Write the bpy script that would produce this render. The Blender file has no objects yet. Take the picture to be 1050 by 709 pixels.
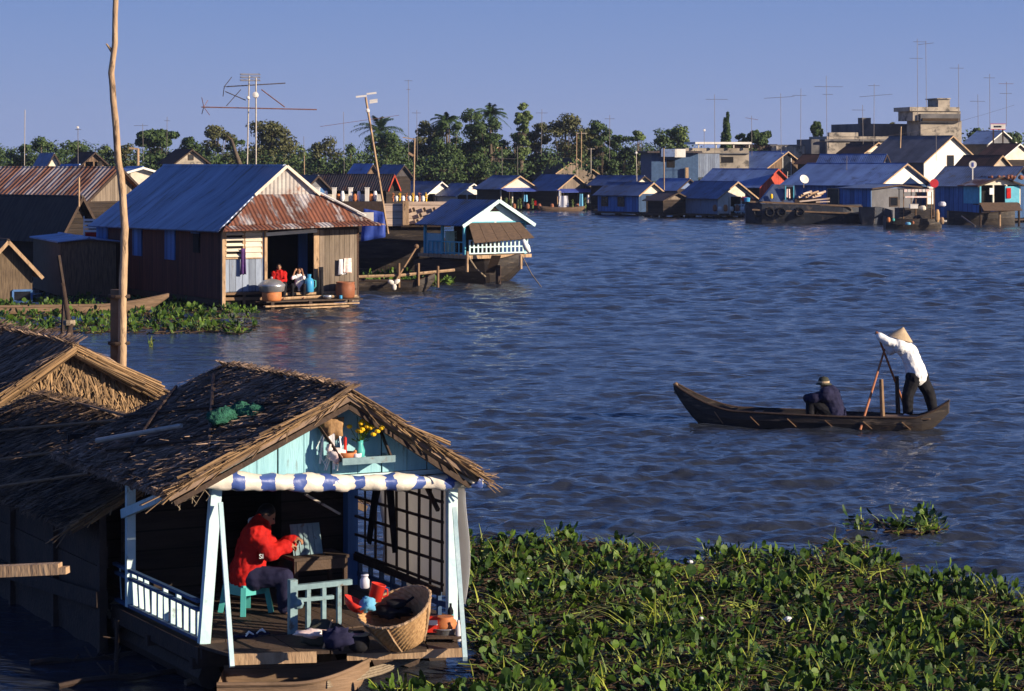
import bpy, math, random
import numpy as np
from mathutils import Vector, Matrix, Quaternion, noise
random.seed(7)
S = bpy.context.scene
COL = S.collection
R = math.radians
F = 2500.0; HZ = 165.0; CH = 5.0; CX = 525.0      # focal length (px of a 1050 px wide frame), horizon row, eye height

# ---------------------------------------------------------------- camera, sky, sun, exposure
cd = bpy.data.cameras.new('camera'); cam = bpy.data.objects.new('camera', cd); COL.objects.link(cam)
cam.location = (0, 0, CH); cam.rotation_euler = (R(90), 0, 0)
cd.sensor_width = 36; cd.lens = 36 * F / 1050; cd.shift_y = -(354.5 - HZ) / 1050
cd.clip_start = 0.5; cd.clip_end = 9000
S.camera = cam
SUN_AZ = 66.0; SUN_EL = 17.0
w = bpy.data.worlds.new("World"); S.world = w; w.use_nodes = True
nt = w.node_tree; bg = nt.nodes['Background']
sky = nt.nodes.new('ShaderNodeTexSky'); sky.sky_type = 'NISHITA'; sky.sun_disc = False
sky.sun_elevation = R(SUN_EL); sky.sun_rotation = R(180 - SUN_AZ)
sky.air_density = 1.0; sky.dust_density = 0.35; sky.ozone_density = 4.0; sky.altitude = 0
tint = nt.nodes.new('ShaderNodeMix'); tint.data_type = 'RGBA'      # clear late-afternoon blue over the physical sky
tint.inputs[0].default_value = 0.93; nt.links.new(sky.outputs[0], tint.inputs[6])
tcw = nt.nodes.new('ShaderNodeTexCoord'); spw = nt.nodes.new('ShaderNodeSeparateXYZ'); nt.links.new(tcw.outputs['Generated'], spw.inputs[0])
crw = nt.nodes.new('ShaderNodeValToRGB'); nt.links.new(spw.outputs[2], crw.inputs[0])
el = crw.color_ramp.elements
el[0].position = 0.0; el[0].color = (.158, .207, .368, 1); el[1].position = 1.0; el[1].color = (.010, .020, .080, 1)
for p_, c_ in ((.07, (.098, .158, .335)), (.30, (.052, .140, .41)), (.58, (.022, .055, .20))): e_ = el.new(p_); e_.color = (*c_, 1)
scl = nt.nodes.new('ShaderNodeVectorMath'); scl.operation = 'SCALE'; scl.inputs['Scale'].default_value = 1 / .06
nt.links.new(crw.outputs[0], scl.inputs[0]); nt.links.new(scl.outputs[0], tint.inputs[7]); nt.links.new(tint.outputs[2], bg.inputs[0])
bg.inputs[1].default_value = 0.06
sd = bpy.data.lights.new('sun', 'SUN'); so = bpy.data.objects.new('sun', sd); COL.objects.link(so)
sv = Vector((math.cos(R(SUN_EL)) * math.sin(R(SUN_AZ)), -math.cos(R(SUN_EL)) * math.cos(R(SUN_AZ)), math.sin(R(SUN_EL))))
so.rotation_euler = (-sv).to_track_quat('-Z', 'Y').to_euler()
sd.energy = 5.0; sd.angle = R(0.5); sd.color = (1.0, 0.84, 0.63)
S.view_settings.view_transform = 'Standard'; S.view_settings.look = 'None'
S.view_settings.exposure = 0.8; S.view_settings.gamma = 1

# ---------------------------------------------------------------- helpers
def W(px, py, Y): return Vector(((px - CX) * Y / F, Y, CH - (py - HZ) * Y / F))
def G(px, py, z=0.0):
    Y = F * (CH - z) / (py - HZ); return Vector(((px - CX) * Y / F, Y, z))
def tag(o, label=None, cat=None, group=None, kind=None):
    if label: o['label'] = label
    if cat: o['category'] = cat
    if group: o['group'] = group
    if kind: o['kind'] = kind
    return o
def thing(name, label, cat, loc=(0, 0, 0), a=0.0, group=None):
    o = bpy.data.objects.new(name, None); COL.objects.link(o)
    o.empty_display_size = 0.2
    o.location = loc; o.rotation_euler = (0, 0, a)
    return tag(o, label, cat, group)
def frame(t): return Matrix.Translation(t.location) @ t.rotation_euler.to_matrix().to_4x4()
def TL(t, p): return frame(t).inverted() @ Vector(p)        # world -> local of a thing
def LW(t, p): return frame(t) @ Vector(p)
def FP(t, px, py, d):       # local point of thing t on its plane y=d, seen at (px,py)
    a = t.rotation_euler[2]; o = t.location; ux, uy = math.cos(a), math.sin(a); vx, vy = -uy, ux
    k = (px - CX) / F
    wv = (k * (o.y + vy * d) - o.x - vx * d) / (ux - k * uy)
    Y = o.y + uy * wv + vy * d
    return Vector((wv, d, CH - (py - HZ) * Y / F - o.z))
def FS(t, px, py, wv):      # local point on its plane x=wv
    a = t.rotation_euler[2]; o = t.location; ux, uy = math.cos(a), math.sin(a); vx, vy = -uy, ux
    k = (px - CX) / F
    d = (k * (o.y + uy * wv) - o.x - ux * wv) / (vx - k * vy)
    Y = o.y + uy * wv + vy * d
    return Vector((wv, d, CH - (py - HZ) * Y / F - o.z))

class MB:
    def __init__(s): s.v = []; s.f = []; s.a = []; s.smooth = False
    def add(s, vs, fs, a=None):
        b = len(s.v); s.v.extend([tuple(x) for x in vs]); s.f.extend([tuple(b + i for i in f) for f in fs])
        s.a.extend([random.random() if a is None else a] * len(fs)); return s
    def box(s, c, sz, m=None, a=None):
        x, y, z = sz[0] / 2, sz[1] / 2, sz[2] / 2
        vs = [Vector((i * x, j * y, k * z)) for i in (-1, 1) for j in (-1, 1) for k in (-1, 1)]
        if m is not None: vs = [m @ q for q in vs]
        c = Vector(c)
        return s.add([q + c for q in vs], [(0, 1, 3, 2), (4, 6, 7, 5), (0, 4, 5, 1), (2, 3, 7, 6), (0, 2, 6, 4), (1, 5, 7, 3)], a)
    def bx(s, x0, x1, y0, y1, z0, z1, a=None):
        return s.box(((x0 + x1) / 2, (y0 + y1) / 2, (z0 + z1) / 2), (abs(x1 - x0), abs(y1 - y0), abs(z1 - z0)), None, a)
    def bar(s, p, q, wd, h=None, up=(0, 0, 1), a=None):
        p = Vector(p); q = Vector(q); h = h or wd; d = (q - p); L = d.length
        if L < 1e-6: return s
        z = d.normalized(); x = Vector(up).cross(z)
        if x.length < 1e-3: x = Vector((1, 0, 0)).cross(z)
        x.normalize(); y = z.cross(x)
        m = Matrix((x, y, z)).transposed()
        return s.box((p + q) / 2, (wd, h, L), m, a)
    def tube(s, pts, rad, n=8, a=None, cap=True):
        pts = [Vector(p) for p in pts]
        if not hasattr(rad, '__len__'): rad = [rad] * len(pts)
        vs = []; fs = []; ref = None
        for i, p in enumerate(pts):
            t = (pts[min(i + 1, len(pts) - 1)] - pts[max(i - 1, 0)])
            t = t.normalized() if t.length > 1e-9 else Vector((0, 0, 1))
            if ref is None:
                ref = t.cross(Vector((0, 0, 1)))
                if ref.length < 1e-2: ref = t.cross(Vector((1, 0, 0)))
            x = (ref - t * ref.dot(t)).normalized(); ref = x; y = t.cross(x)
            for k in range(n):
                an = 2 * math.pi * k / n
                vs.append(p + (x * math.cos(an) + y * math.sin(an)) * rad[i])
        for i in range(len(pts) - 1):
            for k in range(n):
                fs.append((i * n + k, i * n + (k + 1) % n, (i + 1) * n + (k + 1) % n, (i + 1) * n + k))
        if cap:
            fs.append(tuple(range(n))[::-1]); fs.append(tuple((len(pts) - 1) * n + k for k in range(n)))
        return s.add(vs, fs, a)
    def lathe(s, prof, c=(0, 0, 0), n=20, m=None, sx=1, sy=1, a=None):
        c = Vector(c); vs = []; fs = []
        for r, z in prof:
            for k in range(n):
                an = 2 * math.pi * k / n
                q = Vector((r * math.cos(an) * sx, r * math.sin(an) * sy, z))
                vs.append((m @ q if m is not None else q) + c)
        for i in range(len(prof) - 1):
            for k in range(n):
                fs.append((i * n + k, i * n + (k + 1) % n, (i + 1) * n + (k + 1) % n, (i + 1) * n + k))
        fs.append(tuple(range(n))[::-1]); fs.append(tuple((len(prof) - 1) * n + k for k in range(n)))
        return s.add(vs, fs, a)
    def ball(s, c, r, m=None, n=14, a=None):
        r = r if hasattr(r, '__len__') else (r, r, r); c = Vector(c); vs = []; fs = []; nr = max(4, n // 2)
        for i in range(nr + 1):
            ph = math.pi * i / nr
            for k in range(n):
                an = 2 * math.pi * k / n
                q = Vector((r[0] * math.sin(ph) * math.cos(an), r[1] * math.sin(ph) * math.sin(an), -r[2] * math.cos(ph)))
                if i in (0, nr): q = Vector((r[0] * .02 * math.cos(an), r[1] * .02 * math.sin(an), -r[2] * math.cos(ph)))
                vs.append((m @ q if m is not None else q) + c)
        for i in range(nr):
            for k in range(n):
                fs.append((i * n + k, i * n + (k + 1) % n, (i + 1) * n + (k + 1) % n, (i + 1) * n + k))
        fs.append(tuple(range(n))[::-1]); fs.append(tuple(nr * n + k for k in range(n)))
        return s.add(vs, fs, a)
    def cap(s, p, q, r0, r1, n=12):
        p = Vector(p); q = Vector(q)
        s.tube([p, q], [r0, r1], n); s.ball(p, r0, n=n); s.ball(q, r1, n=n); return s
    def slab(s, poly, nrm, th, a=None):     # polygon (list of points) extruded along nrm by th
        nrm = Vector(nrm).normalized(); n = len(poly)
        vs = [Vector(p) for p in poly] + [Vector(p) + nrm * th for p in poly]
        fs = [tuple(range(n))[::-1], tuple(range(n, 2 * n))] + [(i, (i + 1) % n, n + (i + 1) % n, n + i) for i in range(n)]
        return s.add(vs, fs, a)
    def quad(s, a_, b_, c_, d_, a=None): return s.add([a_, b_, c_, d_], [(0, 1, 2, 3)], a)
    def build(s, name, mt, parent=None, loc=None, label=None, smooth=None):
        me = bpy.data.meshes.new(name)
        vs = s.v
        if parent is None:
            if loc is None:
                xs = np.array(vs); loc = ((xs[:, 0].min() + xs[:, 0].max()) / 2, (xs[:, 1].min() + xs[:, 1].max()) / 2, xs[:, 2].min())
            vs = [(x - loc[0], y - loc[1], z - loc[2]) for x, y, z in vs]
        me.from_pydata(vs, [], s.f)
        at = me.attributes.new('v', 'FLOAT', 'FACE'); at.data.foreach_set('value', s.a)
        if smooth or s.smooth: me.polygons.foreach_set('use_smooth', [True] * len(s.f))
        me.materials.append(M[mt] if isinstance(mt, str) else mt)
        me.update()
        o = bpy.data.objects.new(name, me); COL.objects.link(o)
        if parent is not None: o.parent = parent
        else: o.location = loc
        if label: o['label'] = label
        return o
def remesh(mb, voxel, name, mt, parent, smooth_it=4):
    me = bpy.data.meshes.new('tmp'); me.from_pydata(mb.v, [], mb.f)
    o = bpy.data.objects.new('tmp', me); COL.objects.link(o)
    m = o.modifiers.new('r', 'REMESH'); m.mode = 'VOXEL'; m.voxel_size = voxel
    if smooth_it:
        k = o.modifiers.new('s', 'SMOOTH'); k.factor = .5; k.iterations = smooth_it
    bpy.context.view_layer.update()
    dg = bpy.context.evaluated_depsgraph_get()
    nm = bpy.data.meshes.new_from_object(o.evaluated_get(dg))
    bpy.data.objects.remove(o); bpy.data.meshes.remove(me)
    nm.name = name; nm.materials.clear(); nm.materials.append(M[mt])
    nm.polygons.foreach_set('use_smooth', [True] * len(nm.polygons))
    r = bpy.data.objects.new(name, nm); COL.objects.link(r); r.parent = parent
    return r
def kids(o): return [c for c in COL.objects if c.parent == o]
def copy_tree(o, parent=None):
    c = o.copy(); COL.objects.link(c); c.parent = parent
    for ch in kids(o): copy_tree(ch, c)
    return c

# ---------------------------------------------------------------- materials
M = {}
def mk(name, c1, c2=None, scale=3.0, rough=.75, metal=0.0, bump=.15, bscale=None, stretch=(1, 1, 1), stripe=None,
       patch=None, attr=0.0, spec=.25, sub=None, bdist=.02, contrast=(.35, .65)):
    m = bpy.data.materials.new(name); m.use_nodes = True; n = m.node_tree.nodes; l = m.node_tree.links
    b = n['Principled BSDF']; b.inputs['Roughness'].default_value = rough; b.inputs['Metallic'].default_value = metal
    b.inputs['Specular IOR Level'].default_value = spec
    c2 = c2 or tuple(x * .6 for x in c1)
    tc = n.new('ShaderNodeTexCoord'); oi = n.new('ShaderNodeObjectInfo')
    mp = n.new('ShaderNodeMapping'); mp.inputs['Scale'].default_value = stretch
    ad = n.new('ShaderNodeVectorMath'); ad.operation = 'ADD'
    ml = n.new('ShaderNodeMath'); ml.operation = 'MULTIPLY'; ml.inputs[1].default_value = 37.0
    l.new(oi.outputs['Random'], ml.inputs[0]); l.new(tc.outputs['Object'], mp.inputs[0])
    l.new(mp.outputs[0], ad.inputs[0]); l.new(ml.outputs[0], ad.inputs[1])
    nz = n.new('ShaderNodeTexNoise'); nz.inputs['Scale'].default_value = scale; nz.inputs['Detail'].default_value = 6; nz.inputs['Roughness'].default_value = .65
    l.new(ad.outputs[0], nz.inputs['Vector'])
    mr = n.new('ShaderNodeMapRange'); mr.inputs[1].default_value = contrast[0]; mr.inputs[2].default_value = contrast[1]
    l.new(nz.outputs[0], mr.inputs[0]); fac = mr.outputs[0]
    if attr:
        at = n.new('ShaderNodeAttribute'); at.attribute_name = 'v'
        mx = n.new('ShaderNodeMix'); mx.inputs[0].default_value = attr
        l.new(fac, mx.inputs[2]); l.new(at.outputs['Fac'], mx.inputs[3]); fac = mx.outputs[0]
    mc = n.new('ShaderNodeMix'); mc.data_type = 'RGBA'; l.new(fac, mc.inputs[0])
    mc.inputs[6].default_value = (*c1, 1); mc.inputs[7].default_value = (*c2, 1); col = mc.outputs[2]
    if patch:       # (colour, amount 0..1, scale)
        n2 = n.new('ShaderNodeTexNoise'); n2.inputs['Scale'].default_value = patch[2]; n2.inputs['Detail'].default_value = 8; n2.inputs['Roughness'].default_value = .7
        l.new(ad.outputs[0], n2.inputs['Vector'])
        r2 = n.new('ShaderNodeMapRange'); th = .68 - .36 * patch[1]
        r2.inputs[1].default_value = th - .04; r2.inputs[2].default_value = th + .06; l.new(n2.outputs[0], r2.inputs[0])
        m2 = n.new('ShaderNodeMix'); m2.data_type = 'RGBA'; l.new(r2.outputs[0], m2.inputs[0]); l.new(col, m2.inputs[6])
        m2.inputs[7].default_value = (*patch[0], 1); col = m2.outputs[2]
    nb = n.new('ShaderNodeTexNoise'); nb.inputs['Scale'].default_value = bscale or scale * 3; nb.inputs['Detail'].default_value = 4
    l.new(ad.outputs[0], nb.inputs['Vector']); hgt = nb.outputs[0]
    if stripe:      # (axis, period, kind)  kind 'plank' dark thin gaps / 'wave' corrugation
        sp = n.new('ShaderNodeSeparateXYZ'); l.new(tc.outputs['Object'], sp.inputs[0])
        dv = n.new('ShaderNodeMath'); dv.operation = 'DIVIDE'; dv.inputs[1].default_value = stripe[1]; l.new(sp.outputs[stripe[0]], dv.inputs[0])
        if stripe[2] == 'plank':
            fl = n.new('ShaderNodeMath'); fl.operation = 'FLOOR'; l.new(dv.outputs[0], fl.inputs[0])
            wn = n.new('ShaderNodeTexWhiteNoise'); wn.noise_dimensions = '1D'; l.new(fl.outputs[0], wn.inputs['W'])
            fr = n.new('ShaderNodeMath'); fr.operation = 'FRACT'; l.new(dv.outputs[0], fr.inputs[0])
            gp = n.new('ShaderNodeMath'); gp.operation = 'GREATER_THAN'; gp.inputs[1].default_value = .09; l.new(fr.outputs[0], gp.inputs[0])
            v1 = n.new('ShaderNodeMapRange'); v1.inputs[3].default_value = .62; v1.inputs[4].default_value = 1.1; l.new(wn.outputs[0], v1.inputs[0])
            g2 = n.new('ShaderNodeMapRange'); g2.inputs[3].default_value = .3; g2.inputs[4].default_value = 1.0; l.new(gp.outputs[0], g2.inputs[0])
            pm = n.new('ShaderNodeMath'); pm.operation = 'MULTIPLY'; l.new(v1.outputs[0], pm.inputs[0]); l.new(g2.outputs[0], pm.inputs[1])
            vm = n.new('ShaderNodeVectorMath'); vm.operation = 'SCALE'; l.new(col, vm.inputs[0]); l.new(pm.outputs[0], vm.inputs['Scale']); col = vm.outputs[0]
            ah = n.new('ShaderNodeMath'); ah.operation = 'ADD'; l.new(hgt, ah.inputs[0]); l.new(gp.outputs[0], ah.inputs[1]); hgt = ah.outputs[0]
        else:
            m6 = n.new('ShaderNodeMath'); m6.operation = 'MULTIPLY'; m6.inputs[1].default_value = 6.2832; l.new(dv.outputs[0], m6.inputs[0])
            sn = n.new('ShaderNodeMath'); sn.operation = 'SINE'; l.new(m6.outputs[0], sn.inputs[0])
            # sheets of differing age: every ~0.75 m
            d8 = n.new('ShaderNodeMath'); d8.operation = 'DIVIDE'; d8.inputs[1].default_value = .78; l.new(sp.outputs[stripe[0]], d8.inputs[0])
            fl = n.new('ShaderNodeMath'); fl.operation = 'FLOOR'; l.new(d8.outputs[0], fl.inputs[0])
            ra = n.new('ShaderNodeMath'); ra.operation = 'ADD'; l.new(fl.outputs[0], ra.inputs[0]); l.new(ml.outputs[0], ra.inputs[1])
            wn = n.new('ShaderNodeTexWhiteNoise'); wn.noise_dimensions = '1D'; l.new(ra.outputs[0], wn.inputs['W'])
            v1 = n.new('ShaderNodeMapRange'); v1.inputs[3].default_value = .78; v1.inputs[4].default_value = 1.15; l.new(wn.outputs[0], v1.inputs[0])
            vm = n.new('ShaderNodeVectorMath'); vm.operation = 'SCALE'; l.new(col, vm.inputs[0]); l.new(v1.outputs[0], vm.inputs['Scale']); col = vm.outputs[0]
            ah = n.new('ShaderNodeMath'); ah.operation = 'MULTIPLY_ADD'; l.new(sn.outputs[0], ah.inputs[0]); ah.inputs[1].default_value = .9; l.new(hgt, ah.inputs[2]); hgt = ah.outputs[0]
    bp = n.new('ShaderNodeBump'); bp.inputs['Strength'].default_value = bump; bp.inputs['Distance'].default_value = bdist
    l.new(hgt, bp.inputs['Height']); l.new(bp.outputs[0], b.inputs['Normal'])
    l.new(col, b.inputs['Base Color'])
    M[name] = m; return m

mk('tin_skylit', (.27, .33, .47), (.15, .19, .31), 1.6, .42, .3, .7, 5, stretch=(.35, 1.6, .35), stripe=(1, .13, 'wave'), patch=((.12, .09, .09), .24, 1.6), bdist=.035)  # grey zinc with the sky's blue light put into its colour
mk('tin_far', (.13, .18, .32), (.065, .095, .18), .6, .5, .25, .5, 4, stripe=(1, .2, 'wave'), patch=((.10, .08, .08), .22, 1.2), bdist=.04)  # distant zinc roofs, blue of the skylight mixed into the base colour
mk('tin_bright', (.21, .31, .54), (.13, .19, .38), .6, .4, .4, .5, 4, stripe=(1, .2, 'wave'), patch=((.08, .09, .13), .2, 1.2), bdist=.04)  # zinc pushed bluer and brighter; sky reflection sits in the colour
mk('tin_grey', (.15, .15, .17), (.09, .09, .10), .6, .6, .1, .5, 4, stripe=(1, .2, 'wave'), bdist=.04)
mk('tin_dark', (.07, .06, .065), (.035, .03, .035), .9, .7, .05, .5, 4, stripe=(1, .2, 'wave'), patch=((.12, .06, .04), .3, 1.2), bdist=.04)
mk('tin_rust', (.20, .075, .045), (.09, .038, .028), 2.2, .8, .05, .6, 9, stretch=(1.6, .5, .5), stripe=(0, .15, 'wave'), patch=((.38, .36, .37), .36, 1.1), bdist=.03)
mk('tin_rust_side', (.30, .13, .07), (.13, .06, .04), 1.6, .8, .05, .6, 9, stretch=(.3, 2.5, .3), stripe=(1, .25, 'wave'), patch=((.33, .30, .30), .46, .9), bdist=.04)
mk('roof_thatch', (.075, .06, .05), (.035, .028, .025), 2.5, .9, 0, .6, 12, stretch=(.4, 3, .4))
mk('roof_brown', (.075, .035, .025), (.035, .018, .014), 1.2, .85, 0, .4, 5, stripe=(1, .25, 'wave'), bdist=.04)
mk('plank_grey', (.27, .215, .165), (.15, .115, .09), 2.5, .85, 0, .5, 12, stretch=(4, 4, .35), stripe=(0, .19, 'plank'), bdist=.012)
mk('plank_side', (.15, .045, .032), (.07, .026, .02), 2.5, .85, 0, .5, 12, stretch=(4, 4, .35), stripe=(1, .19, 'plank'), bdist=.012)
mk('plank_brown', (.20, .13, .085), (.09, .058, .04), 2.0, .85, 0, .5, 12, stretch=(4, 4, .35), stripe=(0, .25, 'plank'), bdist=.02)
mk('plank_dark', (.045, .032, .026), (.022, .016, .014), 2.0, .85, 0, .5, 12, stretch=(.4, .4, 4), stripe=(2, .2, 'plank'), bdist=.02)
mk('wood', (.26, .16, .09), (.13, .08, .048), 6, .8, 0, .4, 30, stretch=(1, 1, 1), attr=.45)
mk('wood_pale', (.48, .33, .20), (.27, .17, .10), 5, .8, 0, .5, 18, stretch=(2, 2, .5), patch=((.11, .07, .045), .24, 3.5), attr=.2)
mk('wood_dark', (.065, .04, .028), (.03, .02, .016), 6, .75, 0, .5, 25, attr=.3)
mk('wood_deck', (.10, .065, .045), (.04, .028, .022), 5, .8, 0, .5, 25, attr=.6)  # dark wood, deepened so its colour also carries the porch's shade
mk('bleached', (.74, .58, .46), (.52, .38, .29), 2, .85, 0, .4, 12, stretch=(.4, .4, 3), stripe=(2, .28, 'plank'), bdist=.02)
mk('hull_dark', (.055, .045, .04), (.022, .018, .018), 2.2, .55, 0, .4, 14, stretch=(.5, .5, 3), patch=((.13, .10, .075), .2, 3))
mk('hull_blue', (.035, .042, .06), (.018, .02, .028), 1.2, .65, 0, .3, 8, patch=((.10, .08, .07), .25, 1.5))
mk('hull_wood', (.25, .16, .10), (.12, .08, .05), 3, .75, 0, .4, 14, stretch=(.5, .5, 3))
mk('paint_aqua', (.30, .55, .62), (.21, .42, .50), 3, .6, 0, .3, 20, stretch=(3, 3, .4), patch=((.16, .20, .20), .13, 5))
mk('paint_pale', (.56, .70, .72), (.40, .58, .62), 4, .6, 0, .25, 20, patch=((.22, .25, .24), .12, 5))
mk('paint_worn', (.22, .33, .36), (.14, .22, .25), 5, .75, 0, .3, 20, patch=((.14, .12, .10), .25, 7))
mk('paint_shade_blue', (.05, .10, .20), (.03, .065, .14), 4, .6, 0, .25, 20)  # dark blue paint; on the porch railing it also carries painted shade
mk('paint_blue', (.09, .22, .50), (.055, .14, .35), 1.5, .7, 0, .3, 8, stretch=(3, 3, .5), stripe=(1, .4, 'plank'), bdist=.02)
mk('paint_bluegrey', (.30, .36, .47), (.20, .24, .33), 2.5, .7, 0, .3, 12, stretch=(3, 3, .5), stripe=(0, .24, 'plank'), patch=((.24, .19, .15), .16, 3), bdist=.01)
mk('paint_cyan', (.10, .42, .55), (.07, .30, .42), 2, .6, 0, .2, 10)
mk('white', (.78, .74, .68), (.62, .58, .53), 1.5, .7, 0, .15, 8, patch=((.4, .36, .32), .08, 2))
mk('white_warm', (.68, .62, .52), (.50, .44, .36), 1.2, .8, 0, .2, 6)
mk('red_wall', (.50, .07, .035), (.36, .045, .025), 1, .7, 0, .3, 6, stripe=(0, .35, 'plank'), bdist=.02)
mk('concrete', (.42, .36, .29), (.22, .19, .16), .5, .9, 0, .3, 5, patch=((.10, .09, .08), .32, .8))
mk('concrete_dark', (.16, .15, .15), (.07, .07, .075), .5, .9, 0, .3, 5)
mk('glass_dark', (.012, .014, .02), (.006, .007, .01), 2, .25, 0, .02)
mk('void', (.012, .010, .010), (.006, .005, .005), 2, .9, 0, .05)  # near-black; the shade inside openings and rooms as a colour
mk('metal', (.15, .13, .13), (.10, .09, .09), 5, .5, .4, .05)
mk('metal_rust', (.25, .12, .09), (.14, .07, .05), 8, .6, .3, .1)
mk('metal_pale', (.42, .37, .31), (.28, .25, .22), 8, .5, .2, .1)
mk('aluminium', (.62, .62, .64), (.48, .48, .50), 6, .32, .75, .1)
mk('tarp_blue', (.035, .075, .36), (.025, .05, .25), 2, .5, 0, .4, 4)
mk('tarp_white', (.60, .60, .66), (.48, .48, .54), 2, .6, 0, .4, 4)
mk('mat_brown', (.10, .065, .045), (.06, .04, .03), 5, .85, 0, .4, 20, stretch=(1, 1, 4))
mk('thatch', (.022, .016, .014), (.50, .34, .24), 2.2, .85, 0, .3, 40, attr=.55, contrast=(.3, .7))  # near-black to pale spread puts the roof's dappled sun into the colour
mk('thatch_dark', (.022, .016, .013), (.34, .22, .14), 2.2, .85, 0, .3, 40, attr=.55, contrast=(.4, .8))  # same painted dapple with duller highlights
mk('thatch_gold', (.07, .045, .028), (.40, .25, .125), 9, .75, 0, .2, 40, attr=.8)
mk('straw_wall', (.16, .115, .075), (.07, .05, .035), 7, .9, 0, .6, 14, stretch=(3, 3, .3))
mk('rope', (.30, .24, .17), (.18, .14, .10), 30, .9, 0, .4)
mk('skin', (.33, .17, .10), (.27, .13, .075), 6, .55, 0, .05)
mk('hair', (.015, .012, .012), (.008, .007, .007), 30, .45, 0, .3)
mk('cloth_white', (.80, .80, .80), (.70, .70, .71), 6, .8, 0, .35, 10, spec=.08)
mk('cloth_black', (.018, .018, .022), (.010, .010, .013), 8, .85, 0, .3, 12, spec=.08)
mk('cloth_navy', (.022, .022, .055), (.014, .014, .035), 8, .85, 0, .35, 12, spec=.08)
mk('cloth_red', (.50, .018, .014), (.30, .010, .010), 8, .75, 0, .4, 12, spec=.08)
mk('cloth_olive', (.07, .07, .055), (.04, .04, .03), 8, .85, 0, .3, 12, spec=.08)
mk('cloth_purple', (.09, .04, .16), (.06, .03, .10), 8, .85, 0, .3, 12, spec=.08)
mk('cloth_blue', (.16, .42, .62), (.10, .30, .48), 8, .8, 0, .3, 12, spec=.08)
mk('cloth_pink', (.70, .40, .35), (.85, .8, .75), 9, .85, 0, .3, 12)
mk('straw_hat', (.50, .38, .25), (.38, .28, .18), 12, .8, 0, .3, 60)
mk('plastic_red', (.60, .035, .02), (.50, .03, .02), 5, .35, 0, .05)
mk('plastic_aqua', (.08, .40, .38), (.06, .32, .31), 5, .4, 0, .05)
mk('plastic_blue', (.05, .30, .55), (.04, .24, .46), 5, .4, 0, .05)
mk('clay', (.30, .11, .055), (.22, .08, .04), 6, .5, 0, .15)
mk('clay_orange', (.50, .18, .06), (.38, .13, .05), 6, .6, 0, .1)
mk('wicker', (.50, .31, .15), (.28, .16, .075), 25, .75, 0, .3, 40, attr=.6)
mk('net_green', (.03, .14, .09), (.015, .07, .05), 25, .9, 0, 1.0, 30, bdist=.03)
mk('flower', (.85, .55, .02), (.75, .42, .01), 9, .6, 0, .1)
mk('leaf_far', (.028, .055, .018), (.065, .105, .028), .5, .6, 0, .1, attr=.6)
mk('leaf_olive', (.045, .055, .02), (.10, .10, .035), .5, .6, 0, .1, attr=.6)
mk('leaf_pale', (.06, .10, .03), (.13, .17, .05), .5, .6, 0, .1, attr=.6)
mk('leaf_palm', (.02, .045, .015), (.055, .095, .022), .5, .5, 0, .1, attr=.6)
mk('bark', (.13, .10, .075), (.07, .055, .04), 5, .9, 0, .4)
mk('leaf_hy', (.008, .032, .006), (.095, .165, .016), 5, .55, 0, .1, attr=.75, spec=.22)
mk('stalk_hy', (.04, .09, .012), (.34, .37, .05), 6, .5, 0, .1, attr=.85)
mk('debris', (.085, .05, .025), (.03, .02, .012), 6, .9, 0, .3, attr=.6)
mk('mud', (.030, .032, .014), (.016, .014, .009), 3, .9, 0, .5)
mk('land', (.10, .09, .055), (.06, .065, .035), .05, .95, 0, .2)
mk('sheet_glow', (.66, .66, .70), (.52, .52, .58), 2, .6, 0, .4, 4)
_n = M['sheet_glow'].node_tree; _b = _n.nodes['Principled BSDF']; _t = _n.nodes.new('ShaderNodeBsdfTranslucent'); _t.inputs[0].default_value = (.62, .60, .58, 1)
_x = _n.nodes.new('ShaderNodeMixShader'); _x.inputs[0].default_value = .5; _n.links.new(_b.outputs[0], _x.inputs[1]); _n.links.new(_t.outputs[0], _x.inputs[2]); _n.links.new(_x.outputs[0], _n.nodes['Material Output'].inputs['Surface'])
mk('sign_red', (.60, .04, .05), (.50, .03, .04), 5, .5, 0, .02)

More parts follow.
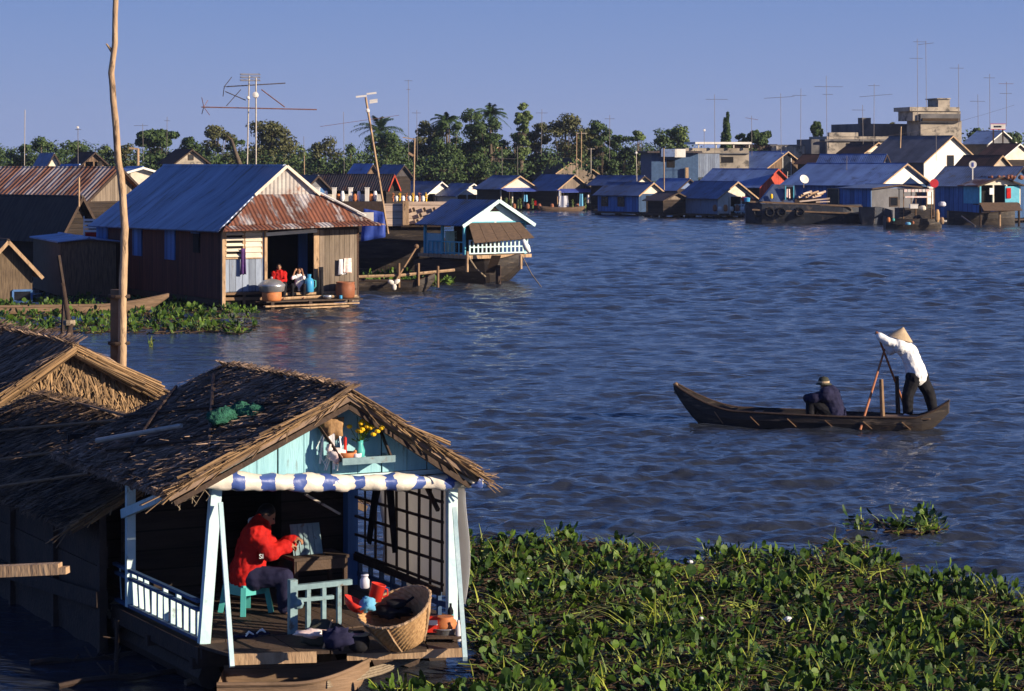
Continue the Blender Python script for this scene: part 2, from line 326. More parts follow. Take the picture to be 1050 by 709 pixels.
# ---------------------------------------------------------------- water
def water():
    rng = np.random.RandomState(3)
    ys = [13.0]
    while ys[-1] < 16: ys.append(ys[-1] * 1.006)
    while ys[-1] < 100: ys.append(ys[-1] * 1.0023)
    while ys[-1] < 7500: ys.append(ys[-1] * (1.0028 if ys[-1] < 280 else 1.03))
    ys = np.array(ys)
    an = np.concatenate([np.linspace(-62, -16, 60, endpoint=False), np.linspace(-16, 16, 470, endpoint=False), np.linspace(16, 62, 61)])
    tn = np.tan(np.radians(an))
    Y, T = np.meshgrid(ys, tn, indexing='ij'); X = Y * T
    Z = np.zeros_like(X)
    for i in range(110):
        lam = math.exp(rng.uniform(math.log(.30), math.log(4.2)))
        th = rng.normal(math.radians(-80), .55); k = 2 * math.pi / lam
        amp = .0088 * lam ** .60 * rng.uniform(.5, 1.2)
        ph = (X * math.cos(th) + Y * math.sin(th)) * k + rng.uniform(0, 6.28)
        ph = ph + .8 * np.sin(X * .21 + i) + .6 * np.sin(Y * .17 + i * 2.1)
        fade = np.clip((lam / (Y * np.where(Y < 100, .0023, .0028)) - 2.2) / 1.6, 0, 1) / (1 + (lam / np.clip(Y * .035, 1.4, 5.0)) ** 2)
        s = np.sin(ph)
        Z += amp * fade * (s + .25 * np.cos(2 * ph))
    # gusts: calmer and rougher patches; calm between the houses on the left
    g = .85 + .25 * np.sin(X * .09 + 1 + .7 * np.sin(Y * .05)) * np.sin(Y * .07 + X * .03)
    calm = np.clip((X + 3.2 + Y * .02) / 3.0, .28, 1) ; calm = np.where(Y < 75, calm, 1.0); calm = np.where(Y < 27, np.minimum(calm, .5), calm)
    Z *= g * calm
    nr, nc = X.shape
    v = np.stack([X, Y, Z], -1).reshape(-1, 3)
    idx = np.arange(nr * nc).reshape(nr, nc)
    f = np.stack([idx[:-1, :-1], idx[:-1, 1:], idx[1:, 1:], idx[1:, :-1]], -1).reshape(-1, 4)
    me = bpy.data.meshes.new('river_water')
    me.vertices.add(len(v)); me.vertices.foreach_set('co', v.astype(np.float32).ravel())
    me.loops.add(f.size); me.loops.foreach_set('vertex_index', f.astype(np.int32).ravel())
    me.polygons.add(len(f)); me.polygons.foreach_set('loop_start', (np.arange(len(f)) * 4).astype(np.int32))
    me.polygons.foreach_set('loop_total', np.full(len(f), 4, np.int32)) if False else None
    me.update(calc_edges=True); me.polygons.foreach_set('use_smooth', [True] * len(f))
    m = bpy.data.materials.new('water'); m.use_nodes = True; n = m.node_tree.nodes; l = m.node_tree.links
    b = n['Principled BSDF']; b.inputs['Roughness'].default_value = .08; b.inputs['IOR'].default_value = 1.33
    b.inputs['Base Color'].default_value = (.024, .029, .042, 1)
    tc = n.new('ShaderNodeTexCoord')
    mp = n.new('ShaderNodeMapping'); mp.inputs['Scale'].default_value = (.7, 1.5, 1); mp.inputs['Rotation'].default_value = (0, 0, .12)
    l.new(tc.outputs['Object'], mp.inputs[0])
    a = n.new('ShaderNodeTexNoise'); a.inputs['Scale'].default_value = 5.5; a.inputs['Detail'].default_value = 5; l.new(mp.outputs[0], a.inputs['Vector'])
    c = n.new('ShaderNodeTexNoise'); c.inputs['Scale'].default_value = .8; c.inputs['Detail'].default_value = 4; l.new(mp.outputs[0], c.inputs['Vector'])
    ad = n.new('ShaderNodeMath'); ad.operation = 'MULTIPLY_ADD'; l.new(c.outputs[0], ad.inputs[0]); ad.inputs[1].default_value = 2.0; l.new(a.outputs[0], ad.inputs[2])
    bp = n.new('ShaderNodeBump'); bp.inputs['Strength'].default_value = 1.0; bp.inputs['Distance'].default_value = .045
    l.new(ad.outputs[0], bp.inputs['Height']); l.new(bp.outputs[0], b.inputs['Normal'])
    M['water'] = m; me.materials.append(m)
    o = bpy.data.objects.new('river_water', me); COL.objects.link(o); tag(o, kind='structure')
water()
mb = MB()
pts = [(-6000, 7400), (6000, 7400), (900, 170), (120, 215), (60, 214), (40, 222), (20, 238), (0, 268), (-14, 285), (-40, 262), (-60, 240), (-900, 190)]
mb.slab([(x, y, -1.2) for x, y in pts][::-1], (0, 0, 1), 1.75)
tag(mb.build('far_bank', 'land', loc=(0, 0, 0)), kind='structure')

# ---------------------------------------------------------------- water hyacinth
def leaf(mb, c, d, up, ln, wd, a):      # cupped round leaf blade: c base, d direction
    x = d.cross(up).normalized(); vs = [c + d * ln * .5 - up * ln * .06]
    for k in range(8):
        t = 2 * math.pi * k / 8
        vs.append(c + d * (ln * .5 + ln * .52 * math.cos(t)) + x * wd * .5 * math.sin(t) + up * (ln * .05 * math.cos(2 * t)))
    mb.add(vs, [(0, 1 + k, 1 + (k + 1) % 8) for k in range(8)], a)
def stalk(mb, p, q, bend, r, a):
    m = (p + q) / 2 + bend
    vs = []
    for c, rr in ((p, r * 1.5), (m, r), (q, r * .5)):
        for k in range(3):
            t = 2.094 * k; vs.append(c + Vector((math.cos(t), math.sin(t), 0)) * rr)
    mb.add(vs, [(i * 3 + k, i * 3 + (k + 1) % 3, i * 3 + 3 + (k + 1) % 3, i * 3 + 3 + k) for i in range(2) for k in range(3)], a)
def plant(L, K, x, y, h, n, z0=0.0):
    for i in range(n):
        t = random.uniform(0, 6.283); el = random.uniform(.15, 1.25)
        hh = h * random.uniform(.45, 1.15)
        d = Vector((math.cos(t) * math.cos(el), math.sin(t) * math.cos(el), math.sin(el)))
        p = Vector((x, y, z0)); q = p + d * hh
        stalk(K, p, q, Vector((0, 0, .03)), .006, random.random() * .5)
        el2 = el + random.uniform(-.7, .5)
        d2 = Vector((math.cos(t) * math.cos(el2), math.sin(t) * math.cos(el2), math.sin(el2)))
        up = (Vector((random.uniform(-.4, .4), random.uniform(-.4, .4), 1))).normalized()
        up = (up - d2 * up.dot(d2)).normalized()
        ln = random.uniform(.055, .12) * (1.25 if random.random() < .15 else 1)
        leaf(L, q, d2, up, ln * (1.25 if i % 2 else 1), ln * (random.uniform(.35, .55) if i % 2 else random.uniform(.7, .95)), random.random() ** 1.9)
def blade(K, x, y, h, a, z0=0.0, lean=.5):
    t = random.uniform(0, 6.283); q = Vector((x, y, z0)); d = Vector((math.cos(t), math.sin(t), 0))
    w_ = Vector((-math.sin(t), math.cos(t), 0)) * random.uniform(.008, .016)
    pts = [q + d * (h * lean * s * s) + Vector((0, 0, h * (s - .35 * lean * s * s))) for s in (0, .4, .75, 1)]
    vs = []
    for i, p in enumerate(pts): vs += [p - w_ * (1 - i * .28), p + w_ * (1 - i * .28)]
    K.add(vs, [(0, 1, 3, 2), (2, 3, 5, 4), (4, 5, 7, 6)], a)
def nz2(x, y, s=1.0): return noise.noise(Vector((x * s, y * s, 3.3)))
def hy_edge(px):    # image row of the far edge of the big mat, for a column
    pts = [(380, 560), (470, 545), (560, 548), (640, 556), (690, 572), (730, 562), (800, 566), (850, 556), (880, 548), (915, 575), (960, 590), (1037, 604), (1300, 625), (1700, 660)]
    for (a, b), (c, d) in zip(pts, pts[1:]):
        if px <= c: return b + (d - b) * max(0, (px - a) / (c - a))
    return 660
Lm = MB(); Km = MB(); Dm = MB(); base = MB()
random.seed(11)
cnt = 0
while cnt < 5200:
    Y = random.uniform(17, 34); X = random.uniform(-2.2, 11)
    px = CX + X * F / Y; py = HZ + F * CH / Y
    lim = hy_edge(px) + 13 + 12 * nz2(X, Y, 1.3)
    if py < lim: continue
    if px > 1300 and random.random() < .5: continue
    if X < -.3 + (23.6 - Y) * .05 and Y > 22.9: continue
    if X < -1.2: continue
    cnt += 1
    n1 = nz2(X, Y, .9)
    near_edge = (py - lim) < 14
    h = (.15 + .13 * max(0, nz2(X + 9, Y, .6) + .4)) * (1.15 if near_edge else 1)
    if n1 > .1: h *= .5
    if nz2(X + 40, Y, 2.6) > .12 and random.random() < .75:
        for _ in range(6):
            a = random.uniform(0, 6.28); ln = random.uniform(.15, .5); c = Vector((X + random.uniform(-.2, .2), Y + random.uniform(-.2, .2), random.uniform(.03, .12)))
            d = Vector((math.cos(a), math.sin(a), random.uniform(-.1, .2))) * ln
            (Dm if random.random() < .85 else Km).bar(c - d / 2, c + d / 2, random.uniform(.008, .02), .008, a=random.random())
        continue
    plant(Lm, Km, X, Y, h, random.randint(4, 8))
    for _ in range(2):
        if random.random() < (.62 if n1 > 0 else .36): blade(Km, X + random.uniform(-.1, .1), Y, random.uniform(.15, .42), random.random(), 0, random.uniform(.3, 1.9))
    for _ in range(3):
        a = random.uniform(0, 6.28); ln = random.uniform(.08, .3); c = Vector((X + random.uniform(-.15, .15), Y + random.uniform(-.15, .15), random.uniform(.03, .14)))
        d = Vector((math.cos(a), math.sin(a), random.uniform(-.2, .3))) * ln
        Dm.bar(c - d / 2, c + d / 2, random.uniform(.008, .018), .006, a=random.random())
for i in range(45):     # clumps of tall yellow-green blades
    Y = random.uniform(22.5, 30); X = random.uniform(-.2, 7); px = CX + X * F / Y; py = HZ + F * CH / Y
    if py < hy_edge(px) + 6 or X < -.3: continue
    for k in range(random.randint(4, 11)): blade(Km, X + random.uniform(-.06, .06), Y + random.uniform(-.06, .06), random.uniform(.25, .55), .45 + .55 * random.random(), 0, random.uniform(.4, 1.6))
g = [(-1.2, 13.5), (11.5, 13.5), (12.5, 20)]
ring = []
for i in range(60):
    px = 1500 - (1500 - 476) * i / 59; e = hy_edge(px) + 10
    q = G(px, e + 7 * math.sin(i * 1.7)); ring.append((q.x, q.y))
ring += [(-.35, 23.5), (-1.2, 22.3)]
base.slab([(x, y, -.06) for x, y in g + ring], (0, 0, 1), .085)
t = thing('water_hyacinth', 'dense mat of green water hyacinth filling the water at the lower right', 'water hyacinth', (3, 25, 0)); t['kind'] = 'stuff'
def shift(mb, t):
    lx = t.location; mb.v = [(x - lx.x, y - lx.y, z - lx.z) for x, y, z in mb.v]; return mb
for nm, m_, mt in (('leaves', Lm, 'leaf_hy'), ('stalks', Km, 'stalk_hy'), ('dead_stems', Dm, 'debris'), ('root_mat', base, 'mud')):
    o = shift(m_, t).build(nm, mt, t); o['kind'] = 'stuff'
def hy_patch(name, label, poly_px, n, h, big=1.0, seed=1, dead=.4):
    random.seed(seed); L = MB(); K = MB(); D = MB()
    (x0, x1, y0, y1) = poly_px; c = 0; tries = 0
    while c < n and tries < n * 20:
        tries += 1
        px = random.uniform(x0, x1); u = (px - x0) / (x1 - x0); py = random.uniform(y0, y1)
        q = G(px, py)
        if abs((py - y0) / (y1 - y0) - .5) * 2 > 1.0 - .9 * max(0, nz2(q.x, q.y, .35) + .25 * math.sin(u * 3.14) - .1) * 0 - .35 * abs(nz2(q.x + 5, q.y, .5)): continue
        c += 1
        if random.random() > dead: plant(L, K, q.x, q.y, h * random.uniform(.6, 1.2), random.randint(4, 8))
        a = random.uniform(0, 6.28); d = Vector((math.cos(a), math.sin(a), .05)) * random.uniform(.1, .5) * big
        p = Vector((q.x, q.y, .03)); D.bar(p - d / 2, p + d / 2, .03 * big, .02)
    if big != 1.0:
        for m_ in (L,):     # coarser leaves for far patches
            vs = m_.v
            for i in range(0, len(vs), 9):
                c0 = Vector(vs[i])
                for k in range(9): vs[i + k] = tuple(c0 + (Vector(vs[i + k]) - c0) * big)
    c0 = G((x0 + x1) / 2, (y0 + y1) / 2)
    t = thing(name, label, 'water hyacinth', c0); t['kind'] = 'stuff'
    for nm, m_, mt in (('leaves', L, 'leaf_hy'), ('stalks', K, 'stalk_hy'), ('dead_stems', D, 'debris')):
        if m_.f: o = shift(m_, t).build(nm, mt, t); o['kind'] = 'stuff'
hy_patch('water_hyacinth', 'strip of leafy water hyacinth floating round the moored canoe at the left', (-60, 262, 306, 344), 1400, .21, 1.5, 5, .5)
hy_patch('water_hyacinth', 'small raft of hyacinth drifting free above the big mat at the right', (868, 962, 534, 549), 45, .2, 1, 6, .3)
hy_patch('water_hyacinth', 'low green hyacinth growing around the small moored boat with white propeller', (376, 462, 283, 294), 150, .3, 2.4, 8, .2)
L = MB(); K = MB(); q = G(153, 356); random.seed(4)
plant(L, K, 0, 0, .35, 5); 
for i in range(5): blade(K, .03 * i, 0, .36, .9, 0, .5)
t = thing('floating_plant', 'single bright green hyacinth plant floating alone beside the tall pole', 'plant', q)
L.build('leaves', 'leaf_hy', t); K.build('stalks', 'stalk_hy', t)
for (px, py, s, lb) in ((808, 637, 1.0, 'largest scrap of white litter on the hyacinth, in the middle right'), (708, 578, .7, 'small white scrap of litter near the far edge of the hyacinth'), (541, 596, .6, 'pale bluish scrap of litter on the hyacinth near the houseboat'), (719, 636, .55, 'faint lilac scrap of litter left of the largest white scrap')):
    mb = MB(); q = G(px, py, .17); random.seed(int(px))
    vs = [Vector((random.uniform(-.07, .07), random.uniform(-.05, .05), random.uniform(0, .05))) * s for _ in range(9)]
    mb.add(vs, [(0, 1, 2), (2, 3, 4), (4, 5, 0), (1, 6, 7), (7, 8, 2), (3, 6, 5), (0, 3, 8)])
    mb.ball((0, 0, .02), (.045 * s, .03 * s, .03 * s), n=7)
    tag(mb.build('litter', 'cloth_white', None, (0, 0, 0)), lb, 'litter', 'scraps of litter on the hyacinth').location = q

# ---------------------------------------------------------------- thatch
def thatch_slope(mb, e0, e1, r1, r0, rows, per, bl=.32, bw=.016, lift=.016, th=.07, skirt=.12):
    e0, e1, r1, r0 = map(Vector, (e0, e1, r1, r0))
    dn = ((e0 - r0) + (e1 - r1)).normalized(); al = ((e1 - e0) + (r1 - r0)).normalized()
    n = al.cross(dn).normalized()
    if n.z < 0: n = -n
    mb.slab([e0, e1, r1, r0], -n, th, a=.25)
    for r in range(rows):
        v = r / (rows - 1)
        for k in range(per):
            u = random.random(); vv = min(1, max(0, v + random.uniform(-.5, .5) / rows))
            p = (e0 * (1 - u) + e1 * u) * (1 - vv) + (r0 * (1 - u) + r1 * u) * vv
            sag = .03 * noise.noise(p * 1.3)
            L = bl * random.uniform(.45, 1.15) * min(1, .45 + v * 3)
            d = (dn + al * (random.gauss(0, .13) + .35 * noise.noise(p * 2.1)) + n * random.gauss(.015, .05)).normalized()
            q = p + n * (.012 + random.random() * lift + sag) - dn * (L * .4)
            x = (al * math.cos(random.gauss(0, .5)) + n * math.sin(random.gauss(0, .5))).normalized() * bw * random.uniform(.5, 1.3) / 2
            m_ = q + d * L * .55 + n * random.uniform(-.005, .02); e = q + d * L + n * random.gauss(-.01, .03)
            mb.add([q - x, q + x, m_ + x, m_ - x, e + x * .3, e - x * .3], [(0, 1, 2, 3), (3, 2, 4, 5)], random.random() ** 1.9)  # skewed so few blades take the painted highlight tone
def stick_bundle(mb, p, q, n, spread, r, lens=(.5, 1.4), gap=0):
    p = Vector(p); q = Vector(q); d = (q - p); L = d.length; d.normalize()
    for i in range(n):
        l = random.uniform(*lens); s = random.uniform(-.05, max(.0, L - l * .95))
        o = Vector((random.gauss(0, spread), random.gauss(0, spread), random.gauss(0, spread)))
        a = p + d * s + o; b = a + d * l + Vector((random.gauss(0, .03), random.gauss(0, .03), random.gauss(0, .03)))
        mb.tube([a, b], r * random.uniform(.5, 1.3), 4, random.random())

# ================================================================ FRONT HOUSEBOAT
random.seed(21)
A1 = R(28)
h1 = thing('thatched_houseboat', 'thatched houseboat with light blue gable and open porch at the lower left', 'houseboat', (-2.89, 22.8, 0), A1)
def V(*a): return Vector(a)
HF = .5      # floor height
# roof: eave-left, apex, eave-right
EL, AP, ER = V(-.50, -.36, 1.96), V(1.35, -.36, 2.80), V(2.74, -.36, 1.93)
BK = 2.95
def at(p, d): return V(p.x, d, p.z)
rf = MB()
thatch_slope(rf, at(EL, -.4), at(EL, BK), at(AP, BK), AP, 26, 760, .31)
thatch_slope(rf, at(ER, BK), ER, AP, at(AP, BK), 20, 480, .31)
for s in range(26):
    rf.tube([at(AP, -.36 + s * .126) + V(random.gauss(0, .03), 0, .03), at(AP, -.1 + s * .118) + V(random.gauss(0, .04), 0, random.uniform(0, .05))], .014, 4)
roof1 = rf.build('roof', 'thatch', h1)
vb = MB()
for i in range(2):
    off = V(0, -.02 * i, .015 - .022 * i)
    stick_bundle(vb, AP + off, EL + off, 17, .016, .010, (.4, .9)); stick_bundle(vb, AP + off, ER + off, 15, .016, .010, (.4, .9))
for i in range(60):       # ragged leaf ends sticking out along the verge
    for (p, q) in ((AP, EL), (AP, ER)):
        s = random.random(); a = p.lerp(q, s); d = (q - p).normalized()
        e = a + d * random.uniform(.1, .4) + V(random.gauss(0, .03), -random.uniform(.02, .14), random.gauss(0, .05))
        vb.bar(a, e, random.uniform(.008, .022), .005, a=random.random())
for i in range(16):
    a = ER + V(random.uniform(-.15, .03), random.uniform(0, .3), random.uniform(-.03, .06)); vb.bar(a, a + V(random.uniform(.05, .28), random.gauss(0, .08), random.uniform(-.2, .05)), .012, .005, a=random.random())
vb.build('verge', 'thatch_gold', roof1)
pm = MB()  # added poles; they and their shadows make the slope's dark diagonal bands
for (a, b) in (((.1, .1), (1.1, 2.6)), ((.35, -.2), (-.3, 1.9)), ((.95, .2), (.2, 2.8)), ((-.35, 1.2), (.8, 2.9)), ((.7, -.3), (.05, 1.0))):
    def on(w, d): return V(w, d, EL.z + (AP.z - EL.z) * (w - EL.x) / (AP.x - EL.x) + .065)
    pm.tube([on(*a), on((a[0] + b[0]) / 2, (a[1] + b[1]) / 2) + V(0, 0, .02), on(*b)], .019, 6)
pm.build('roof_pole', 'wood_dark', roof1)
pl = MB(); pl.tube([V(.12, .9, 2.43), V(-.40, 1.9, 2.21)], [.022, .028], 8); pl.build('pale_roof_pole', 'metal_pale', roof1)
# rafters and frame under the roof
fr = MB()
for d in (-.3, .9, 2.2):
    fr.bar(at(EL, d) + V(.1, 0, -.1), at(AP, d) + V(0, 0, -.13), .05); fr.bar(at(ER, d) + V(-.1, 0, -.1), at(AP, d) + V(0, 0, -.13), .05)
fr.bar(V(0, 0, 1.98), V(0, 2.3, 1.98), .07, .09); fr.bar(V(2.6, 0, 1.9), V(2.6, 2.3, 1.9), .07, .09)
fr.build('rafters', 'wood_dark', roof1)
# gable of upright boards, each cut to the slope
gm = MB(); x = .02; i = 0
def slope_z(w): return (EL.z + (AP.z - EL.z) * (w - EL.x) / (AP.x - EL.x) if w < AP.x else AP.z + (ER.z - AP.z) * (w - AP.x) / (ER.x - AP.x)) - .075
while x < 2.56:
    wd = random.uniform(.20, .30); x1 = min(x + wd, 2.58); yy = .0 - .012 * (i % 2)
    lo = 1.99 - .015 * (x / 2.6)
    if x < AP.x < x1: pts = [V(x, yy, lo), V(x1 - .012, yy, lo), V(x1 - .012, yy, slope_z(x1)), V(AP.x, yy, slope_z(AP.x)), V(x, yy, slope_z(x))]
    else: pts = [V(x, yy, lo), V(x1 - .012, yy, lo), V(x1 - .012, yy, max(lo + .01, slope_z(x1))), V(x, yy, max(lo + .01, slope_z(x)))]
    gm.slab(pts, (0, 1, 0), .02); x = x1; i += 1
gm.build('gable', 'paint_aqua', h1)
bb = MB(); bb.bx(-.05, 2.66, -.035, -.013, 1.93, 1.975); bb.build('gable_beam', 'paint_pale', h1)
bk = MB(); bk.bx(.0, 2.6, .03, .045, 1.96, 2.0)
for i in range(8): bk.bx(.05 + i * .32, .33 + i * .32, .035, .05, 1.99, max(2.0, slope_z(.2 + i * .32) - .05))
bk.build('gable_backing', 'wood_dark', h1)
# posts
for nm, a, b, wd in (('post', FP(h1, 209, 660, 0), FP(h1, 221, 502, 0), .105), ('post', V(2.6, 0, .42), V(2.6, 0, 1.9), .10),
                 ('post', V(0, 2.05, .5), V(0.0, 2.05, 1.95), .09)):
    m_ = MB(); m_.bar(a, b, wd, wd * .7, up=(0, 1, 0)); m_.build(nm, 'paint_pale', h1)
m_ = MB(); m_.bar(V(2.5, 2.2, .5), V(2.5, 2.2, 2.0), .12); m_.build('post', 'paint_blue', h1)
m_ = MB(); m_.bar(FS(h1, 126, 527, -.06), FS(h1, 185, 502, -.06), .09, .05, up=(1, 0, 0)); m_.build('eave_brace', 'paint_pale', h1)
for a, b in ((FP(h1, 226, 516, -.12), W(238, 684, 22.10)), (FP(h1, 466, 522, -.12), W(477, 676, 22.25))):
    m_ = MB(); bl = TL(h1, b); m_.bar(a, bl, .042, .05); m_.build('brace_pole', 'paint_pale', h1)
# left railing
rl = MB()
T0, T1 = FS(h1, 119, 583, 0), FS(h1, 206, 611, 0); B0, B1 = FS(h1, 121, 619, 0), FS(h1, 206, 651, 0); M0, M1 = FS(h1, 121, 592, 0), FS(h1, 206, 620, 0)
def zc(a, b): z = (a.z + b.z) / 2; return V(a.x, a.y, z), V(b.x, b.y, z)
T0, T1 = zc(T0, T1); B0, B1 = zc(B0, B1); M0, M1 = zc(M0, M1)
for a, b in ((T0, T1), (M0, M1), (B0, B1)): rl.bar(a + V(-.015, 0, 0), b + V(-.015, 0, 0), .03, .045, up=(1, 0, 0))
rail = rl.build('railing', 'paint_shade_blue', h1)  # shade of the rails' side faces put into their dark blue colour
for i in range(13):
    u = (i + .6) / 13.2; m_ = MB(); a = B0.lerp(B1, u); b = (M0 if i > 4 else T0).lerp(M1 if i > 4 else T1, u)
    if i in (7, 9): b = T0.lerp(T1, u)
    m_.bar(a + V(.022, 0, 0), b + V(.022, 0, -.02), .045, .035, up=(0, 1, 0)); m_.build('slat', 'paint_pale', rail)
# floor, side beams, hull sides
fl = MB()
for i in range(12): fl.bx(.02 + i * .218, .22 + i * .218 + .01, .02, 2.9, HF - .04 - .003 * (i % 2), HF)
fl.build('floor', 'wood_deck', h1)
us = MB()
us.bar(V(-.02, -.05, .38), V(-.02, 7, .38), .10, .16); us.bar(V(2.62, 0, .38), V(2.62, 7, .38), .10, .12)
us.bar(V(-.05, -.06, .41), V(2.7, -.06, .41), .08, .1)
for d in (0.05, 1.3, 2.3, 4): us.bar(V(-.1, d, .3), V(2.7, d, .3), .08, .1)
for i in range(9): us.tube([V(.15 + i * .3, .2, .12), V(.15 + i * .3, 6.5, .12)], .12, 8)
us.build('raft_frame', 'wood_dark', h1)
# porch back wall: boards with a doorway, porch shade put into their dark colour
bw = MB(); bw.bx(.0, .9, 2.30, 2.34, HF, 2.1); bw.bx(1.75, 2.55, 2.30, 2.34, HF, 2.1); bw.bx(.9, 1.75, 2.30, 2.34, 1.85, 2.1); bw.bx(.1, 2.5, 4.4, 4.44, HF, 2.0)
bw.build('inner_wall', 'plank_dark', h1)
# front deck (a trapezium of boards, nearly square to the viewer)
dk = MB(); P0 = TL(h1, G(203, 661, .5)); P1 = V(2.58, -.03, .5); Q0 = TL(h1, G(238, 671, .5)); Q1 = TL(h1, G(472, 664, .5)); P0.y = min(P0.y, -.02)
n = 7
for i in range(n):
    u0, u1 = (i + .02) / n, (i + .97) / n
    dz = random.uniform(-.008, .008)
    dk.slab([P0.lerp(P1, u0) + V(0, 0, dz), P0.lerp(P1, u1) + V(0, 0, dz), Q0.lerp(Q1, u1) + V(0, 0, dz), Q0.lerp(Q1, u0) + V(0, 0, dz)], (0, 0, -1), .03)
dk.build('front_deck', 'wood_deck', h1)
eb = MB(); e0 = Q0 + V(0, -.02, -.045); e1 = Q1 + V(.02, -.02, -.045); mid = e0.lerp(e1, .36)
eb.bar(e0, mid, .03, .10, up=(0, 0, 1)); eb.bar(mid + V(.30, -.01, -.02), e1, .03, .08, up=(0, 0, 1)); eb.build('deck_edge', 'wood_pale', h1)
# little bench rail at the porch front
br = MB()
a = FP(h1, 300, 603, -.02); b = FP(h1, 360, 603, -.02)
br.bar(V(a.x, -.02, .46), V(a.x, -.02, a.z + .08), .075, .075); br.bar(V(a.x, -.02, a.z), V(b.x, -.02, a.z + .01), .06, .05); br.bar(V(a.x, -.02, a.z - .12), V(a.x + .42, -.02, a.z - .12), .05, .035)
for k in range(1, 4): br.bar(V(a.x + k * .16, -.02, .5), V(a.x + k * .16, -.02, a.z - .02), .045, .04)
br.ball((a.x + .05, -.05, a.z - .15), .055, n=8)
br.build('front_rail', 'paint_worn', h1)
# lattice of dark sticks along the right side
lt = MB(); zl, zh = .78, 1.88
for i in range(9):
    d = .12 + i * .26; lt.bar(V(2.55, d, zl - random.random() * .06), V(2.55 + random.gauss(0, .01), d + random.gauss(0, .02), zh), .022, .022)
for k in range(6):
    z = zl + .06 + k * .2; lt.bar(V(2.53, .05, z + random.gauss(0, .012)), V(2.53, 2.2, z + random.gauss(0, .012)), .022, .026)
lt.bar(V(2.52, .1, .74), V(2.52, 2.2, .80), .03, .07); lt.bar(V(2.5, .1, 1.55), V(2.5, .55, 1.9), .035); lt.bar(V(2.5, 1.8, 1.55), V(2.5, 1.5, 1.9), .035)
lt.build('lattice', 'wood_dark', h1)
ch = MB()
for i in range(8): ch.bar(V(2.56, .2 + i * .27, .5), V(2.56, .2 + i * .27, .75), .04)
ch.bar(V(2.56, .05, .62), V(2.56, 2.2, .62), .03, .05); ch.build('side_rail', 'paint_shade_blue', h1)
# bracket hanging from the beam inside
m_ = MB()
a, b = FP(h1, 313, 507, .7), FP(h1, 348, 527, .7); m_.bar(a, a.lerp(b, .42), .02, .05, up=(0, 1, 0)); m_.bar(a.lerp(b, .5), b, .02, .05, up=(0, 1, 0)); m_.build('inner_bracket', 'metal_pale', h1)
# altar shelf on the gable
sh = MB(); s0 = FP(h1, 345, 470, -.17); s1 = FP(h1, 399, 470, -.17); zS = 2.135
sh.bx(s0.x, s1.x, -.30, -.05, zS - .02, zS); sh.bx(s0.x, s1.x, -.315, -.295, zS - .025, zS + .04); sh.bx(s1.x - .02, s1.x, -.30, -.05, zS, zS + .035)
shelf = sh.build('altar_shelf', 'paint_worn', h1)
for p, q in (((FP(h1, 322, 430, -.02)), V(s0.x + .02, -.3, zS)), ((FP(h1, 383, 424, -.02)), V(s1.x - .03, -.3, zS))):
    m_ = MB(); m_.bar(p, q, .02, .026); m_.build('bracket', 'wood_dark', shelf)
# things on the shelf
def shelf_pt(px, d=-.2): p = FP(h1, px, 468, d); p.z = zS; return LW(h1, p)
vs_ = thing('flower_vase', 'glass vase of yellow flowers on the altar shelf of the blue gable', 'vase', shelf_pt(369))
m_ = MB(); m_.lathe([(.03, 0), (.045, .03), (.05, .09), (.03, .15), (.035, .19)]); m_.smooth = True; m_.build('vase', 'plastic_aqua', vs_)
fm = MB(); sm = MB(); random.seed(2)
for i in range(20):
    t = random.uniform(0, 6.28); q = V(.13 * math.cos(t) * random.random() + .02, .07 * math.sin(t), random.uniform(.26, .38))
    if i < 3: q = V(.13 + i * .04, -.03, .25 + .03 * i)
    sm.tube([V(0, 0, .15), q], .003, 4); fm.ball(q, (.030, .030, .022), n=8)
fm.build('flower', 'flower', vs_); sm.build('stem', 'leaf_hy', vs_)
lm = MB()
for i in range(26):
    t = random.uniform(0, 6.28); q = V(.05 * math.cos(t), .05 * math.sin(t), random.uniform(.17, .28)); leaf(lm, q, V(math.cos(t), math.sin(t), .4).normalized(), V(0, 0, 1), .05, .03, random.random())
lm.build('leaf', 'leaf_hy', vs_)
bo = thing('incense_bowl', 'orange clay bowl on the altar shelf beside the flowers', 'bowl', shelf_pt(355))
m_ = MB(); m_.lathe([(.045, 0), (.085, .04), (.095, .085), (.085, .085), (.07, .04)]); m_.smooth = True; m_.build('bowl', 'clay_orange', bo)
for k in (-1, 1): m_ = MB(); m_.ball((.085 * k, -.01, .09), .018, n=8); m_.build('ear', 'clay_orange', bo)
m_ = MB(); m_.tube([(0, 0, 0), (0, 0, .15)], [.016, .015], 10); m_.tube([(0, 0, .15), (0, 0, .163)], .002, 4); tag(m_.build('candle', 'plastic_red', None, (0, 0, 0)), 'red candle standing in the bowl on the altar shelf', 'candle').location = shelf_pt(354) + V(0, 0, .075)
m_ = MB(); m_.lathe([(.036, 0), (.045, .075), (.040, .075), (.034, .01)]); m_.smooth = True; tag(m_.build('cup', 'cloth_white', None, (0, 0, 0)), 'small white cup at the front of the altar shelf', 'cup').location = shelf_pt(366, -.26)
def lumpy(mb, c, r, n=16, amp=.3, fr=6, seed=0, m=None):
    b = len(mb.v); mb.ball((0, 0, 0), 1, n=n)
    for i in range(b, len(mb.v)):
        q = Vector(mb.v[i]); q = q * (1 + amp * noise.noise(q * fr / 3 + Vector((seed, seed * 2, 0)))); q = Vector((q.x * r[0], q.y * r[1], q.z * r[2]))
        mb.v[i] = tuple((m @ q if m is not None else q) + Vector(c))
m_ = MB(); lumpy(m_, (0, 0, .06), (.08, .05, .07), 18, .6, 9, 3); lumpy(m_, (-.06, 0, .12), (.04, .04, .05), 12, .5, 9, 5)
